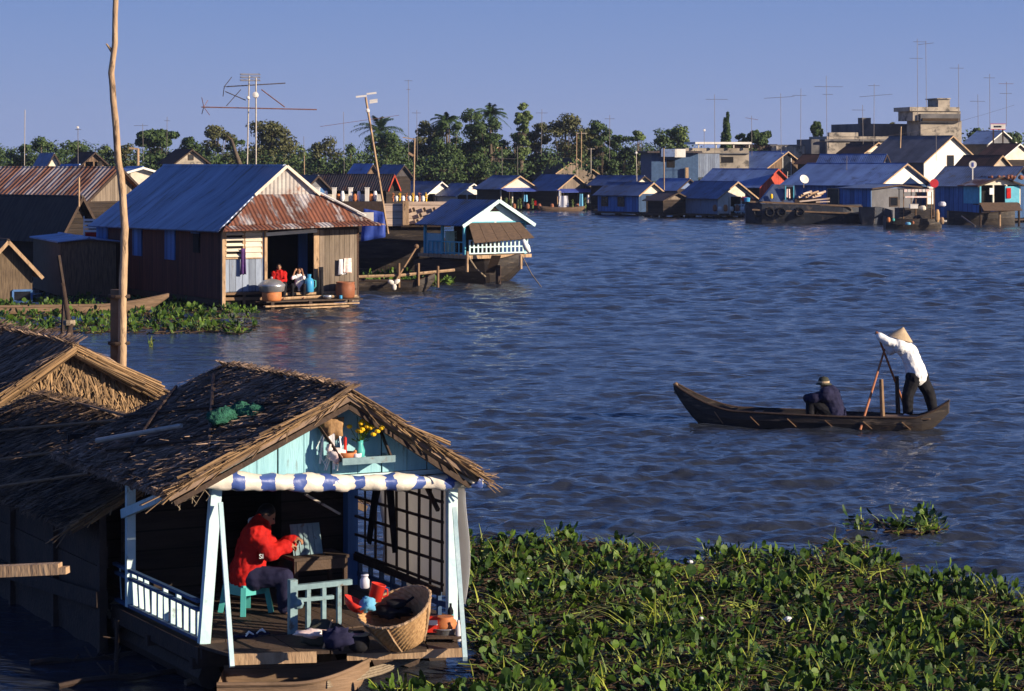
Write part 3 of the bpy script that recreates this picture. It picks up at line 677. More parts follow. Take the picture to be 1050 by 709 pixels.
m_.smooth = True; tag(m_.build('figurine', 'cloth_pink', None, (0, 0, 0)), 'small pale figurine at the left end of the altar shelf', 'figurine').location = shelf_pt(345)
m_ = MB(); lumpy(m_, (0, 0, .22), (.11, .06, .12), 20, .5, 8, 7); m_.smooth = True
dl = thing('bundle', 'tan straw bundle with white streamers hung under the gable peak', 'bundle', LW(h1, V(1.27, -.10, 2.24)))
m_.build('straw_head', 'wicker', dl); m_ = MB(); random.seed(5)
for i in range(9):
    x = random.uniform(-.08, .08); q = [V(x, -.03, .16), V(x + random.gauss(0, .03), -.05, .02), V(x + random.gauss(0, .04), -.03, -.1 - random.random() * .1)]
    for a, b in zip(q, q[1:]): m_.bar(a, b, .022, .006)
m_.build('streamer', 'cloth_white', dl)
# rolled striped tarp under the eave
stripe = bpy.data.materials.new('tarp_stripe'); stripe.use_nodes = True; n_ = stripe.node_tree.nodes; l_ = stripe.node_tree.links
bs = n_['Principled BSDF']; bs.inputs['Roughness'].default_value = .45
tc = n_.new('ShaderNodeTexCoord'); sp = n_.new('ShaderNodeSeparateXYZ'); l_.new(tc.outputs['Object'], sp.inputs[0])
nn = n_.new('ShaderNodeTexNoise'); nn.inputs['Scale'].default_value = 9; nn.inputs['Detail'].default_value = 4; l_.new(tc.outputs['Object'], nn.inputs['Vector'])
q1 = n_.new('ShaderNodeMath'); q1.operation = 'MULTIPLY_ADD'; l_.new(nn.outputs[0], q1.inputs[0]); q1.inputs[1].default_value = .22; l_.new(sp.outputs[0], q1.inputs[2])
q2 = n_.new('ShaderNodeMath'); q2.operation = 'DIVIDE'; l_.new(q1.outputs[0], q2.inputs[0]); q2.inputs[1].default_value = .315
q3 = n_.new('ShaderNodeMath'); q3.operation = 'FRACT'; l_.new(q2.outputs[0], q3.inputs[0])
q4 = n_.new('ShaderNodeMath'); q4.operation = 'LESS_THAN'; l_.new(q3.outputs[0], q4.inputs[0]); q4.inputs[1].default_value = .34
mx = n_.new('ShaderNodeMix'); mx.data_type = 'RGBA'; l_.new(q4.outputs[0], mx.inputs[0]); mx.inputs[6].default_value = (.66, .60, .52, 1); mx.inputs[7].default_value = (.05, .09, .30, 1)
l_.new(mx.outputs[2], bs.inputs['Base Color'])
bp = n_.new('ShaderNodeBump'); bp.inputs['Strength'].default_value = .6; bp.inputs['Distance'].default_value = .02; l_.new(nn.outputs[0], bp.inputs['Height']); l_.new(bp.outputs[0], bs.inputs['Normal'])
M['tarp_stripe'] = stripe
a = FP(h1, 203, 493, -.16); b = FP(h1, 492, 493, -.16); m_ = MB(); pts = []; rad = []
for i in range(60):
    u = i / 59; pts.append(a.lerp(b, u) + V(0, 0, -.02 * math.sin(u * 3.14) + .006 * noise.noise(V(u * 20, 1, 0)))); rad.append(.086 - .012 * u + .024 * noise.noise(V(u * 12, 5, 2)))
m_.tube(pts, rad, 18); 
for i in range(0, len(m_.v)):
    q = Vector(m_.v[i]); m_.v[i] = tuple(q + V(0, 1, 1) * .022 * noise.noise(q * 11))
m_.smooth = True; rt = m_.build('rolled_tarp', 'tarp_stripe', None, (0, 0, 0)); rt.location = h1.location; rt.rotation_euler = h1.rotation_euler
tag(rt, 'blue and white striped tarp rolled up along the eave of the thatched porch', 'tarp')
# frayed rope end at the roll's left end
m_ = MB(); random.seed(8); q = LW(h1, a)
for i in range(14):
    p = V(random.uniform(-.2, .02), random.uniform(-.05, .05), random.uniform(-.02, .02)); m_.tube([p, p + V(random.gauss(0, .05), 0, -.1 - random.random() * .06), p + V(random.gauss(0, .08), 0, -.15 - random.random() * .12)], .004, 4)
tag(m_.build('rope', 'rope', None, (0, 0, 0)), 'frayed rope ends dangling at the left end of the rolled tarp', 'rope').location = q
# grey sheet outside the lattice
m_ = MB(); nx, nz_ = 26, 14; vs = []
for i in range(nx):
    for k in range(nz_):
        u = i / (nx - 1); v = k / (nz_ - 1); vs.append(V(2.74 + .05 * math.sin(u * 9 + v) + .04 * math.sin(v * 5), -.02 + u * 2.0, .62 + v * 1.26))
m_.add(vs, [(i * nz_ + k, (i + 1) * nz_ + k, (i + 1) * nz_ + k + 1, i * nz_ + k + 1) for i in range(nx - 1) for k in range(nz_ - 1)], .5); m_.smooth = True
o = m_.build('hanging_sheet', 'sheet_glow', None, (0, 0, 0)); o.location = h1.location; o.rotation_euler = h1.rotation_euler
md = o.modifiers.new('s', 'SOLIDIFY'); md.thickness = .006; tag(o, 'grey white sheet hung outside the stick lattice of the porch', 'sheet')
# trousers on the lattice
t = thing('hanging_trousers', 'dark trousers hanging upside down over the porch lattice', 'trousers', LW(h1, V(2.47, 1.25, .9)), A1)
for k, (y0, y1, z0) in enumerate(((.13, .42, .12), (-.06, -.22, .10))):
    m_ = MB(); m_.tube([V(0, y0, .95), V(-.01, (y0 + y1) / 2, .55), V(0, y1, z0)], [.085, .07, .055], 10)
    m_.v = [(x * .35, y, z) for x, y, z in m_.v]; m_.smooth = True; m_.build('trouser_leg', 'cloth_black', t)
m_ = MB(); m_.bx(-.03, .02, -.18, .24, .86, 1.0); m_.build('waistband', 'cloth_black', t)

# green net bundle lying on the thatch
m_ = MB(); p = FP(h1, 238, 436, 1.0)
zz = EL.z + (AP.z - EL.z) * (p.x - EL.x) / (AP.x - EL.x)
q = V(.42, 1.0, 0); q.z = EL.z + (AP.z - EL.z) * (q.x - EL.x) / (AP.x - EL.x)
for i in range(7):
    u = i / 6; lumpy(m_, (-.17 + .36 * u, -.05 + .1 * math.sin(u * 3), .05 + .06 * u + .02 * math.sin(i * 2)), (.10, .085, .07), 16, .7, 10, i)
m_.smooth = True; o = m_.build('fishing_net', 'net_green', None, (0, 0, 0)); NETP = (h1, q)
tag(o, 'bundle of dark green netting lying on the thatched roof', 'net')
# choose the spot on the roof plane that is seen at (241,433)
best = None
for d in [x * .05 for x in range(0, 50)]:
    p = FP(h1, 241, 437, d); zr = EL.z + (AP.z - EL.z) * (p.x - EL.x) / (AP.x - EL.x)
    if best is None or abs(p.z - zr) < best[0]: best = (abs(p.z - zr), p)
o.location = LW(h1, best[1] + V(0, 0, .04)); o.rotation_euler = (0, 0, R(10))

# ================================================================ BODY OF THE HOUSE BEHIND (lower thatched roof)
random.seed(31)
h2 = thing('thatched_house', 'low dark thatched house with plank side wall behind the porch at the left edge', 'house', (-2.89, 22.8, 0), A1)
E2, A2, F2 = V(-.55, 2.3, 1.30), V(1.0, 2.3, 2.04), V(2.75, 2.3, 1.30)
rf = MB(); thatch_slope(rf, E2, at(E2, 8.6), at(A2, 8.6), A2, 20, 900, .34); thatch_slope(rf, at(F2, 8.6), F2, A2, at(A2, 8.6), 12, 260, .5)
r2 = rf.build('roof', 'thatch_dark', h2)
vb = MB()
stick_bundle(vb, at(A2, 8.6), at(E2, 8.6), 30, .03, .013); stick_bundle(vb, at(A2, 8.6), at(F2, 8.6), 30, .03, .013); vb.build('verge', 'thatch_gold', r2); vb = MB()
stick_bundle(vb, A2, E2, 40, .022, .012, (.4, .9))
for i in range(70):
    s = random.random(); a_ = A2.lerp(E2, s); vb.bar(a_, a_ + (E2 - A2).normalized() * random.uniform(.1, .35) + V(random.gauss(0, .03), -random.random() * .1, random.gauss(0, .04)), .014, .005)
vb.build('verge', 'thatch_gold', r2)
m_ = MB()
for a_, b_ in (((.8, 3.4), (-.3, 6.5)), ((.3, 3.0), (-.5, 5.0)), ((.9, 5.0), (.1, 7.9))):
    def on2(w_, d_): return V(w_, d_, E2.z + (A2.z - E2.z) * (w_ - E2.x) / (A2.x - E2.x) + .07)
    m_.tube([on2(*a_), on2(*b_)], .02, 6)
m_.tube([at(A2, 3.6) + V(.03, 0, .06), at(A2, 6.6) + V(-.1, 0, .07)], .022, 6)
m_.build('roof_pole', 'wood', r2)
m_ = MB()
for k in range(6): m_.bar(V(-.16 - .012 * (k % 2), 2.32, .08 + k * .22), V(-.16 - .012 * (k % 2), 8.5, .08 + k * .22 + .01),   .215, .03, up=(1, 0, 0), a=random.random())
m_.bx(-.1, 2.5, 8.4, 8.44, 0.1, 1.5); m_.bx(2.5, 2.54, 2.4, 8.5, .1, 1.5)
m_.build('wall', 'wood_dark', h2)
m_ = MB()
for d_ in (2.35, 3.9, 5.5, 7.2): m_.bar(V(-.2, d_, -.1), V(-.2, d_, 1.5), .07)
m_.bar(V(-.25, 2.3, .55), V(-.25, 6.5, .30), .16, .04, up=(1, 0, 0)); m_.build('wall_post', 'wood_dark', h2)

# ================================================================ BACK HUT with leaf gable
random.seed(33)
h3 = thing('thatched_hut', 'small thatched hut with sunlit dry leaf gable at the left edge', 'hut', W(77, 356, 32.0).xy.to_3d() + V(0, 0, 0), A1)
A3 = V(0, 0, 2.56); E3 = FP(h3, 2, 394, 0); F3 = FP(h3, 172, 404, 0); E3 = V(E3.x, 0, 1.95); F3 = V(F3.x, 0, F3.z)
rf = MB(); thatch_slope(rf, E3, at(E3, 4.5), at(A3, 4.5), A3, 12, 420, .5, th=.06); thatch_slope(rf, at(F3, 4.5), F3, A3, at(A3, 4.5), 12, 300, .5, th=.06)
r3 = rf.build('roof', 'thatch', h3)
vb = MB()
for k in range(3): stick_bundle(vb, A3 + V(0, -.03, -.03 * k), E3 + V(0, -.03, -.03 * k), 18, .012, .012); stick_bundle(vb, A3 + V(0, -.03, -.04 * k), F3 + V(0, -.03, -.04 * k), 26, .02, .014)
vb.bar(A3 + V(0, -.03, 0), E3 + V(0, -.03, 0), .05, .03); vb.build('verge', 'thatch_gold', r3)
m_ = MB()
m_.slab([V(E3.x + .2, .22, 1.2), V(F3.x - .2, .22, 1.2), V(F3.x - .2, .22, F3.z), V(0, .22, A3.z - .1), V(E3.x + .2, .22, E3.z)], (0, 1, 0), .05, a=.9)
for i in range(1500):
    x = random.uniform(E3.x + .1, F3.x - .1); zt = (A3.z + (E3.z - A3.z) * x / E3.x if x < 0 else A3.z + (F3.z - A3.z) * x / F3.x) - .1
    z = zt - random.random() ** 1.5 * .55; ln = random.uniform(.15, .42)
    p = V(x, .2 - random.random() * .05, z); q = p + V(random.gauss(0, .10), -.04 - random.random() * .06, -ln)
    wv = V(random.uniform(.008, .02), random.uniform(-.01, .01), 0)
    m_.add([p - wv, p + wv, q + wv * .3, q - wv * .3], [(0, 1, 2, 3)], random.random())
m_.build('leaf_gable', 'thatch_gold', h3)
m_ = MB(); m_.bx(E3.x + .25, E3.x + .3, .3, 4.4, 0, 2.0); m_.bx(F3.x - .3, F3.x - .25, .3, 4.4, 0, 1.95); m_.bx(E3.x + .3, F3.x - .3, .3, .34, -.05, 1.25)
m_.build('wall', 'wood_dark', h3)

# lit beam at the left edge with its support
t = thing('timber_beam', 'sunlit squared timber beam jutting in from the left edge', 'beam', W(20, 583, 22.0))
m_ = MB(); a_ = W(-70, 589, 22.2); b_ = W(62, 583, 22.0); o_ = t.location; d_ = (b_ - a_).normalized()
m_.bar(a_ - o_, b_ - o_, .11, .10); m_.bar(b_ - o_ + V(0, 0, -.018), b_ - o_ + d_ * .07 + V(0, 0, -.018), .105, .06); m_.build('beam', 'wood_pale', t)
m_ = MB(); m_.bar(V(a_.x - o_.x, a_.y - o_.y, -o_.z - .3), a_ - o_ + V(0, 0, .1), .12); m_.build('support_post', 'wood_dark', t)

# ================================================================ poles
def pole(name, label, pts, rad, mt, n=10, twig=None):
    t = thing(name, label, 'pole', (pts[0].x, pts[0].y, 0))
    P = []; RR = []
    for i in range(len(pts) - 1):
        for k in range(5):
            u = k / 5; p = pts[i].lerp(pts[i + 1], u); P.append(p + V(.012 * noise.noise(p * 3), 0, 0) - t.location); RR.append((rad[i] + (rad[i + 1] - rad[i]) * u) * (1 + .10 * noise.noise(p * 6)))
    P.append(pts[-1] - t.location); RR.append(rad[-1])
    m_ = MB(); m_.tube(P, RR, n); m_.smooth = True; m_.build('trunk', mt, t)
    if twig:
        m_ = MB(); m_.tube([twig[0] - t.location, twig[1] - t.location], [.03, .012], 6); m_.build('twig_stub', mt, t)
    return t
YP = 36.0
pts = [W(126, 478, YP)] + [W(x, y, YP) for x, y in ((125, 375), (126, 300), (128, 235), (124, 180), (121, 165), (117, 110), (114, 75), (118, 45), (118, 12), (119, -25))]
tp = pole('wooden_pole', 'tall crooked bare wooden pole rising out of the water at the left', pts, [.072, .066, .06, .058, .055, .052, .049, .046, .043, .041, .039], 'wood_pale', 12, (W(115, 53, YP), W(109, 45, YP)))
m_ = MB(); a_ = W(119, 470, 36.15); b_ = W(119, 297, 36.15); m_.bar(a_, b_, .15, .12, up=(0, 1, 0)); tag(m_.build('wooden_stake', 'wood'), 'short thick stake tied to the tall pole', 'stake')
for y in (304, 352):
    m_ = MB(); c = W(122, y, 36.05); m_.lathe([(.16, -.025), (.168, 0), (.16, .025)], c, 14, sy=.7)
    tag(m_.build('pole_lashing', 'wood_dark'), ('upper' if y == 304 else 'lower') + ' dark rope lashing binding the stake to the tall pole', 'rope', 'lashings of the tall pole')
for lb, a_, b_, r_ in (('leaning stick of the crossed pair, tilting right, left of the tall pole', W(64, 290, 38), W(82, 420, 38), .045), ('short stick of the crossed pair, tilting left, left of the tall pole', W(73, 332, 37.9), W(50, 420, 37.9), .05)):
    m_ = MB(); m_.tube([a_, a_.lerp(b_, .5) + V(.02, 0, 0), b_], [r_ * .8, r_, r_], 7); m_.smooth = True; tag(m_.build('crossed_stick', 'wood_dark'), lb, 'stick')
m_ = MB(); m_.lathe([(.09, -.04), (.1, 0), (.09, .04)], W(71, 331, 37.95), 10); tag(m_.build('stick_lashing', 'rope'), 'lashing where the two crossed sticks meet', 'rope')
m_ = MB(); m_.tube([W(60, 262, 60), W(66, 300, 60), W(63, 360, 60)], .05, 6); tag(m_.build('mooring_stick', 'wood_dark'), 'thin dark stick standing in front of the blue roofed thatch shed', 'stick')

# ================================================================ PEOPLE
def figure(name, label, J, loc, vox=.012, shirt=None, pants=None, sleeve=1.0, leg=1.0, hair='hair', face=(-1, 0, 0), scale=1.0, hairlen=.5, shoes=None, bulk=0.0, pbulk=0.0):
    """J: joint positions in world metres.  Body = one remeshed surface; clothes are inflated volumes round it."""
    t = thing(name, label, 'person', loc); o = Vector(loc)
    J = {k: Vector(v) - o for k, v in J.items()}
    f = Vector(face).normalized(); s = scale
    up = (J['head'] - J['neck']).normalized(); f = (f - up * f.dot(up)).normalized(); r = f.cross(up)
    Rm = Matrix((f, -r, up)).transposed()
    B = MB(); h = J['head']
    B.ball(h, (.088 * s, .074 * s, .108 * s), Rm, 16); B.ball(h + f * .025 * s - up * .05 * s, (.058 * s, .054 * s, .062 * s), Rm, 12)
    B.cap(h + f * .085 * s + up * .012 * s, h + f * .105 * s - up * .022 * s, .011 * s, .015 * s, 8)
    B.cap(h + f * .082 * s - up * .052 * s - r * .018 * s, h + f * .082 * s - up * .052 * s + r * .018 * s, .009 * s, .009 * s, 8)
    for k in (-1, 1): B.ball(h + r * k * .076 * s - up * .005 * s, (.018 * s, .012 * s, .03 * s), Rm, 8)
    B.cap(J['neck'], h - up * .05 * s, .052 * s, .048 * s)
    tz = [(J['neck'], .07), (J['chest'], .135), (J['belly'], .12), (J['pelvis'], .14)]
    sh = (J['shR'] - J['shL'])
    sd_ = sh.normalized() if sh.length > .05 else r
    def torso(mb, inf):
        for (a, ra), (b, rb) in zip(tz, tz[1:]):
            for k in (-.45, 0, .45):
                mb.cap(a + sd_ * k * ra * s, b + sd_ * k * rb * s, ra * .72 * s + inf, rb * .72 * s + inf)
        for k in ('shL', 'shR'): mb.cap(J['chest'], J[k], .085 * s + inf, .055 * s + inf)
    torso(B, 0)
    def arms(mb, inf, fr=1.0):
        for k in 'LR':
            a, b, c = J['sh' + k], J['el' + k], J['wr' + k]
            mb.cap(a, b, .048 * s + inf, .037 * s + inf)
            e = b.lerp(c, max(0, min(1, fr * 2 - 1))) if fr > .5 else b
            mb.cap(b, e, .037 * s + inf, .028 * s + inf)
    def legs(mb, inf, fr=1.0):
        for k in 'LR':
            a, b, c = J['hip' + k], J['kn' + k], J['an' + k]
            mb.cap(J['pelvis'], a, .10 * s + inf, .085 * s + inf); mb.cap(a, b, .082 * s + inf, .055 * s + inf)
            mb.cap(b, b.lerp(c, fr), .055 * s + inf, (.038 + .012 * (1 - fr)) * s + inf)
    arms(B, 0); legs(B, 0)
    for k in 'LR':
        a = J['an' + k]; fd = J.get('foot' + k, a + f * .15 * s - Vector((0, 0, .04)) * s) - a; fd = fd.normalized()
        B.cap(a - fd * .03 * s - Vector((0, 0, .03)) * s, a + fd * .14 * s - Vector((0, 0, .04)) * s, .036 * s, .028 * s, 10)
        for q in range(5): B.cap(a + fd * .13 * s - Vector((0, 0, .05)) * s, a + fd * (.19 - .008 * q) * s - Vector((0, 0, .055)) * s + fd.cross(Vector((0, 0, 1))) * (q - 2) * .016 * s, .010 * s, .009 * s, 6)
        # hand: palm, four curled fingers, thumb from the side
        wv, ev = J['wr' + k], J['el' + k]; d = J.get('hd' + k, None); d = (d - wv).normalized() if d is not None else (wv - ev).normalized()
        n = J.get('grip' + k, None); n = (n).normalized() if n is not None else Vector((0, 0, -1)); n = (n - d * n.dot(d)).normalized() if abs(n.dot(d)) < .95 else d.orthogonal().normalized()
        x = d.cross(n)
        B.cap(wv, wv + d * .05 * s, .027 * s, .030 * s, 8)
        for q in range(4):
            b0 = wv + d * .065 * s + x * (q - 1.5) * .019 * s; L_ = (.036, .042, .040, .031)[q] * s
            b1 = b0 + (d * .75 + n * .66) * L_; b2 = b1 + (d * .05 + n) * L_ * .75; b3 = b2 + (n * .6 - d * .8) * L_ * .55
            B.cap(wv + d * .03 * s + x * (q - 1.5) * .014 * s, b0, .012 * s, .010 * s, 6); B.cap(b0, b1, .0098 * s, .009 * s, 6); B.cap(b1, b2, .009 * s, .008 * s, 6); B.cap(b2, b3, .008 * s, .007 * s, 6)
        q0 = wv + d * .02 * s + x * -.024 * s; q1 = q0 + (d * .5 - x * .75 + n * .3) * .04 * s; q2 = q1 + (d * .5 + n * .85) * .035 * s
        B.cap(q0, q1, .013 * s, .011 * s, 6); B.cap(q1, q2, .011 * s, .009 * s, 6)
    body = remesh(B, vox, 'body', 'skin', t, 2)
    for k in (-1, 1):
        E = MB(); E.ball(h + f * .083 * s + r * k * .032 * s + up * .012 * s, (.010 * s, .013 * s, .008 * s), Rm, 8); E.build('eye', 'cloth_black', body)
    if hair:
        Hm = MB(); Hm.ball(h - f * .016 * s + up * .022 * s, (.092 * s, .084 * s, .104 * s), Rm, 14); Hm.ball(h - f * .05 * s - up * .03 * s, (.055 * s, .07 * s, .07 * s), Rm, 12)
        if hairlen > .6: Hm.cap(h - f * .06 * s - up * .03 * s, J['neck'] - f * .06 * s, .05 * s, .04 * s)
        remesh(Hm, vox, 'hair', hair, t, 2)
    if shirt:
        C = MB(); torso(C, .020 * s + bulk); arms(C, .016 * s + bulk * .55, sleeve)
        C.cap(J['belly'], J['pelvis'], .125 * s + bulk, .145 * s + bulk); 
        ob = remesh(C, vox, 'shirt', shirt, t, 3)
        tx = bpy.data.textures.get('folds') or bpy.data.textures.new('folds', 'CLOUDS'); tx.noise_scale = .09
        dm = ob.modifiers.new('folds', 'DISPLACE'); dm.texture = tx; dm.strength = (.05 if shirt == 'cloth_red' else .028) * s; dm.mid_level = .5; dm.texture_coords = 'LOCAL'
    if pants:
        C = MB(); legs(C, .017 * s + pbulk, leg); C.cap(J['hipL'], J['hipR'], .12 * s + pbulk, .12 * s + pbulk)
        ob = remesh(C, vox, 'trousers', pants, t, 3)
        tx = bpy.data.textures.get('folds') or bpy.data.textures.new('folds', 'CLOUDS')
        dm = ob.modifiers.new('folds', 'DISPLACE'); dm.texture = tx; dm.strength = .02 * s; dm.mid_level = .5; dm.texture_coords = 'LOCAL'
    return t, h, f, up, Rm

# ================================================================ SAMPAN
def hull(t, L, wmid, prof, name='hull', mt='hull_dark', floor=True, ribs=0, thick=.03, seg=44):
    """prof(u) -> (half width, gunwale z, keel z) along the local x axis, u=0 bow .. 1 stern"""
    m_ = MB(); rows = []
    secs = []
    for i in range(seg + 1):
        u = i / seg; hw, gz, kz, x = prof(u)
        sec = []
        for (a, b) in ((-1, 1), (-.97, .62), (-.80, .22), (-.45, .0), (.45, .0), (.80, .22), (.97, .62), (1, 1)): sec.append(Vector((x, a * hw, kz + (gz - kz) * b)))
        secs.append(sec)
    n = 8; vs = [p for s_ in secs for p in s_]
    for s_ in secs:
        c = Vector((s_[0].x, 0, 0))
        for p in s_:
            q = p.copy(); q.y = p.y * .90; q.z = p.z + (thick if p.z < s_[0].z - .01 else 0); vs.append(q)
    N = (seg + 1) * n; fs = []
    for i in range(seg):
        for k in range(n - 1):
            fs.append((i * n + k, i * n + k + 1, (i + 1) * n + k + 1, (i + 1) * n + k)); fs.append((N + i * n + k, N + (i + 1) * n + k, N + (i + 1) * n + k + 1, N + i * n + k + 1))
        for k in (0, n - 1): fs.append((i * n + k, (i + 1) * n + k, N + (i + 1) * n + k, N + i * n + k))
    for i in (0, seg): fs.append(tuple(i * n + k for k in range(n)))
    m_.add(vs, fs, .5); h_ = m_.build(name, mt, t)
    g = MB()
    for sgn in (0, 7):
        g.tube([secs[i][sgn] + Vector((0, 0, .008)) for i in range(seg + 1)], .022, 6)
    g.build('gunwale', {'hull_dark': 'wood_dark', 'hull_blue': 'hull_blue'}.get(mt, 'hull_wood'), h_)
    if ribs:
        rb = []
        for j in range(ribs):
            u = .16 + .68 * j / (ribs - 1); hw, gz, kz, x = prof(u); r_ = MB()
            r_.bar((x, -hw * 1.0 - .012, kz + (gz - kz) * .80), (x + .16, -hw * .92 - .01, max(.03, kz + (gz - kz) * .30)), .02, .014); r_.build('rib_end', 'wood', h_)
    return h_, secs
SB = W(692, 405, 46.6); SE = W(973, 420, 45.2)
sa = math.atan2(SE.y - SB.y, SE.x - SB.x); SL = (SE.xy - SB.xy).length
boat = thing('sampan', 'long dark wooden rowing sampan carrying two people across the open river', 'boat', (SB.x, SB.y, 0), sa)
def sprof(u):
    hw = .42 * math.sin(math.pi * min(1, max(0, (u * .93 + .02)))) ** .6 * (1 if u < .9 else 1 - (u - .9) * 2.5) + .03
    if u > .9: hw = max(.10, hw)
    gz = .235 + .44 * max(0, 1 - u / .24) ** 1.7 + .30 * max(0, (u - .88) / .12) ** 1.5 + .06 * max(0, 1 - u / .6)
    kz = -.10 + .70 * max(0, 1 - u / .13) ** 1.5 + .42 * max(0, (u - .90) / .10) ** 1.4
    return hw, gz, min(kz, gz - .06), u * SL
hb, secs = hull(boat, SL, .4, sprof, ribs=6)
m_ = MB(); m_.ball((.02, 0, .68), (.05, .05, .09), n=8); m_.bar((.0, 0, .60), (.12, 0, .55), .06, .08); m_.build('bow_post', 'hull_wood', boat)
m_ = MB()
for i in range(9):
    x = .8 + i * .42; hw, gz, kz, _ = sprof(x / SL); m_.bx(x, x + .38, -hw * .86, hw * .86, .06, .085)
m_.build('floor_boards', 'wood_dark', boat)
for x in (1.5, 2.75, 4.0): 
    hw, gz, kz, _ = sprof(x / SL); m_ = MB(); m_.bx(x, x + .16, -hw * .93, hw * .93, gz - .06, gz - .03); m_.build('thwart', 'hull_wood', boat)
m_ = MB(); m_.bx(3.98, SL - .32, -.27, .27, .215, .24); m_.build('stern_deck', 'hull_wood', boat)
SY = 45.75      # distance of the rowers
deckz = .235
def oarlock(px, y0, y1, Y, lb):
    m_ = MB(); p = W(px, y0, Y); q = W(px - 1.5, y1, Y); m_.tube([TL(boat, p), TL(boat, q)], [.045, .038], 8); m_.build('oar_post', lb, boat)
oarlock(905, 427, 389, 45.45, 'wood'); oarlock(921, 425, 386, 46.1, 'wood_dark')
def oar(p, q, label):
    t = thing('oar', label, 'oar', q, group='oars of the sampan')
    m_ = MB(); o = Vector(q); pp = Vector(p) - o; d = (Vector(q) - Vector(p)).normalized()
    m_.tube([pp, Vector((0, 0, 0))], [.020, .024], 8); m_.build('shaft', 'wood_red', t)
    b = MB(); b.bar(d * .15, d * .85, .13, .02, up=(0, 1, 0)); b.build('oar_blade', 'wood_red', t)
    b = MB(); b.bar(pp + Vector((0, -.07, 0)), pp + Vector((0, .07, 0)), .03); b.build('handle', 'wood_red', t)
mk('wood_red', (.40, .15, .07), (.24, .09, .045), 6, .6, 0, .3, 25)
oar(W(909, 352, 46.1), W(882, 441, 45.2), 'oar slanting down to the left into the water beside the sampan')
oar(W(899, 341, 45.6), W(931, 426, 46.45), 'oar slanting down to the right in front of the standing rower')
def P(x, y, dY=0): return W(x, y, SY + dY)
J = dict(head=P(924, 347), neck=P(927, 355), chest=P(932, 362), belly=P(937, 375), pelvis=P(940, 385),
         shL=P(922, 354, -.16), elL=P(910, 350.5, -.2), wrL=P(902, 345, -.18), hdL=P(899, 341, -.15),
         shR=P(923, 354, .16), elR=P(913, 360, .3), wrR=P(909, 354.5, .32), hdR=P(908, 351, .34),
         hipL=P(937, 387, -.09), knL=P(930.5, 406, -.1), anL=P(931, 422.5, -.08), hipR=P(944, 387, .09), knR=P(953, 404, .1), anR=P(957, 422, .08),
         gripL=Vector((-.3, 1, -.3)), gripR=Vector((-.3, -1, -.3)))
J['gripL'] += P(0, 0) * 0
def fig_fix(J):
    return J
def figure2(name, label, J, loc, **k):
    g = {a: b for a, b in J.items() if a.startswith('grip')}
    o = Vector(loc)
    J = dict(J)
    for a in g: J[a] = Vector(g[a]) + o      # directions: undo the shift made for points
    return figure(name, label, J, loc, **k)
t, h, f, up, Rm = figure2('person', 'standing rower in white shirt, black trousers and conical straw hat', J, W(942, 425, SY), vox=.011, shirt='cloth_white', pants='cloth_black', face=(-1, -.15, -.45), hairlen=.9, bulk=.06, pbulk=.042)
m_ = MB(); ax = Vector((.28, -.05, 1)).normalized(); xx = ax.orthogonal().normalized(); yy = ax.cross(xx); Hm = Matrix((xx, yy, ax)).transposed()
m_.lathe([(.245, -.035), (.20, .01), (.13, .075), (.06, .14), (.012, .185), (.004, .188)], h + up * .03, 28, Hm); m_.lathe([(.238, -.038), (.19, .0), (.12, .06), (.01, .165)], h + up * .03, 28, Hm)
m_.smooth = False; m_.build('conical_hat', 'straw_hat', t)
m_ = MB(); m_.ball(W(930, 426, SY - .12) - t.location + Vector((0, 0, .0)), (.07, .05, .045), n=10); m_.smooth = True
tag(m_.build('rag', 'cloth_white', None, (0, 0, 0)), 'crumpled white rag at the foot of the standing rower', 'rag').location = t.location
J = dict(head=P(846, 395), neck=P(850, 402), chest=P(851, 406), belly=P(854, 416), pelvis=P(856, 425),
         shL=P(847, 405, -.19), elL=P(835, 408.5, -.2), wrL=P(828, 408.5, -.08), shR=P(849, 405, .18), elR=P(836, 408, .2), wrR=P(828, 409, .08),
         hipL=P(853, 426, -.1), knL=P(832, 409, -.12), anL=P(831, 425, -.1), hipR=P(853, 426, .1), knR=P(833, 409, .12), anR=P(832, 425, .12), gripL=Vector((0, 1, 0)), gripR=Vector((0, -1, 0)))
t, h, f, up, Rm = figure2('person', 'passenger in navy jacket and soft hat hugging knees in the sampan', J, W(850, 428, SY), vox=.011, shirt='cloth_navy', pants='cloth_black', face=(-.75, -.55, -.1), bulk=.07, pbulk=.03, scale=1.08)
m_ = MB(); m_.lathe([(.150, -.035), (.155, -.025), (.106, .0), (.102, .05), (.085, .095), (.03, .115)], h + up * .05, 22); m_.smooth = True; m_.build('bucket_hat', 'cloth_olive', t)
m_ = MB(); m_.lathe([(.109, .0), (.110, .035)], h + up * .05, 22); m_.build('hat_band', 'straw_hat', t)

# ================================================================ THINGS ON THE PORCH
random.seed(41)
def onf(px, py, z=.5): return G(px, py, z)
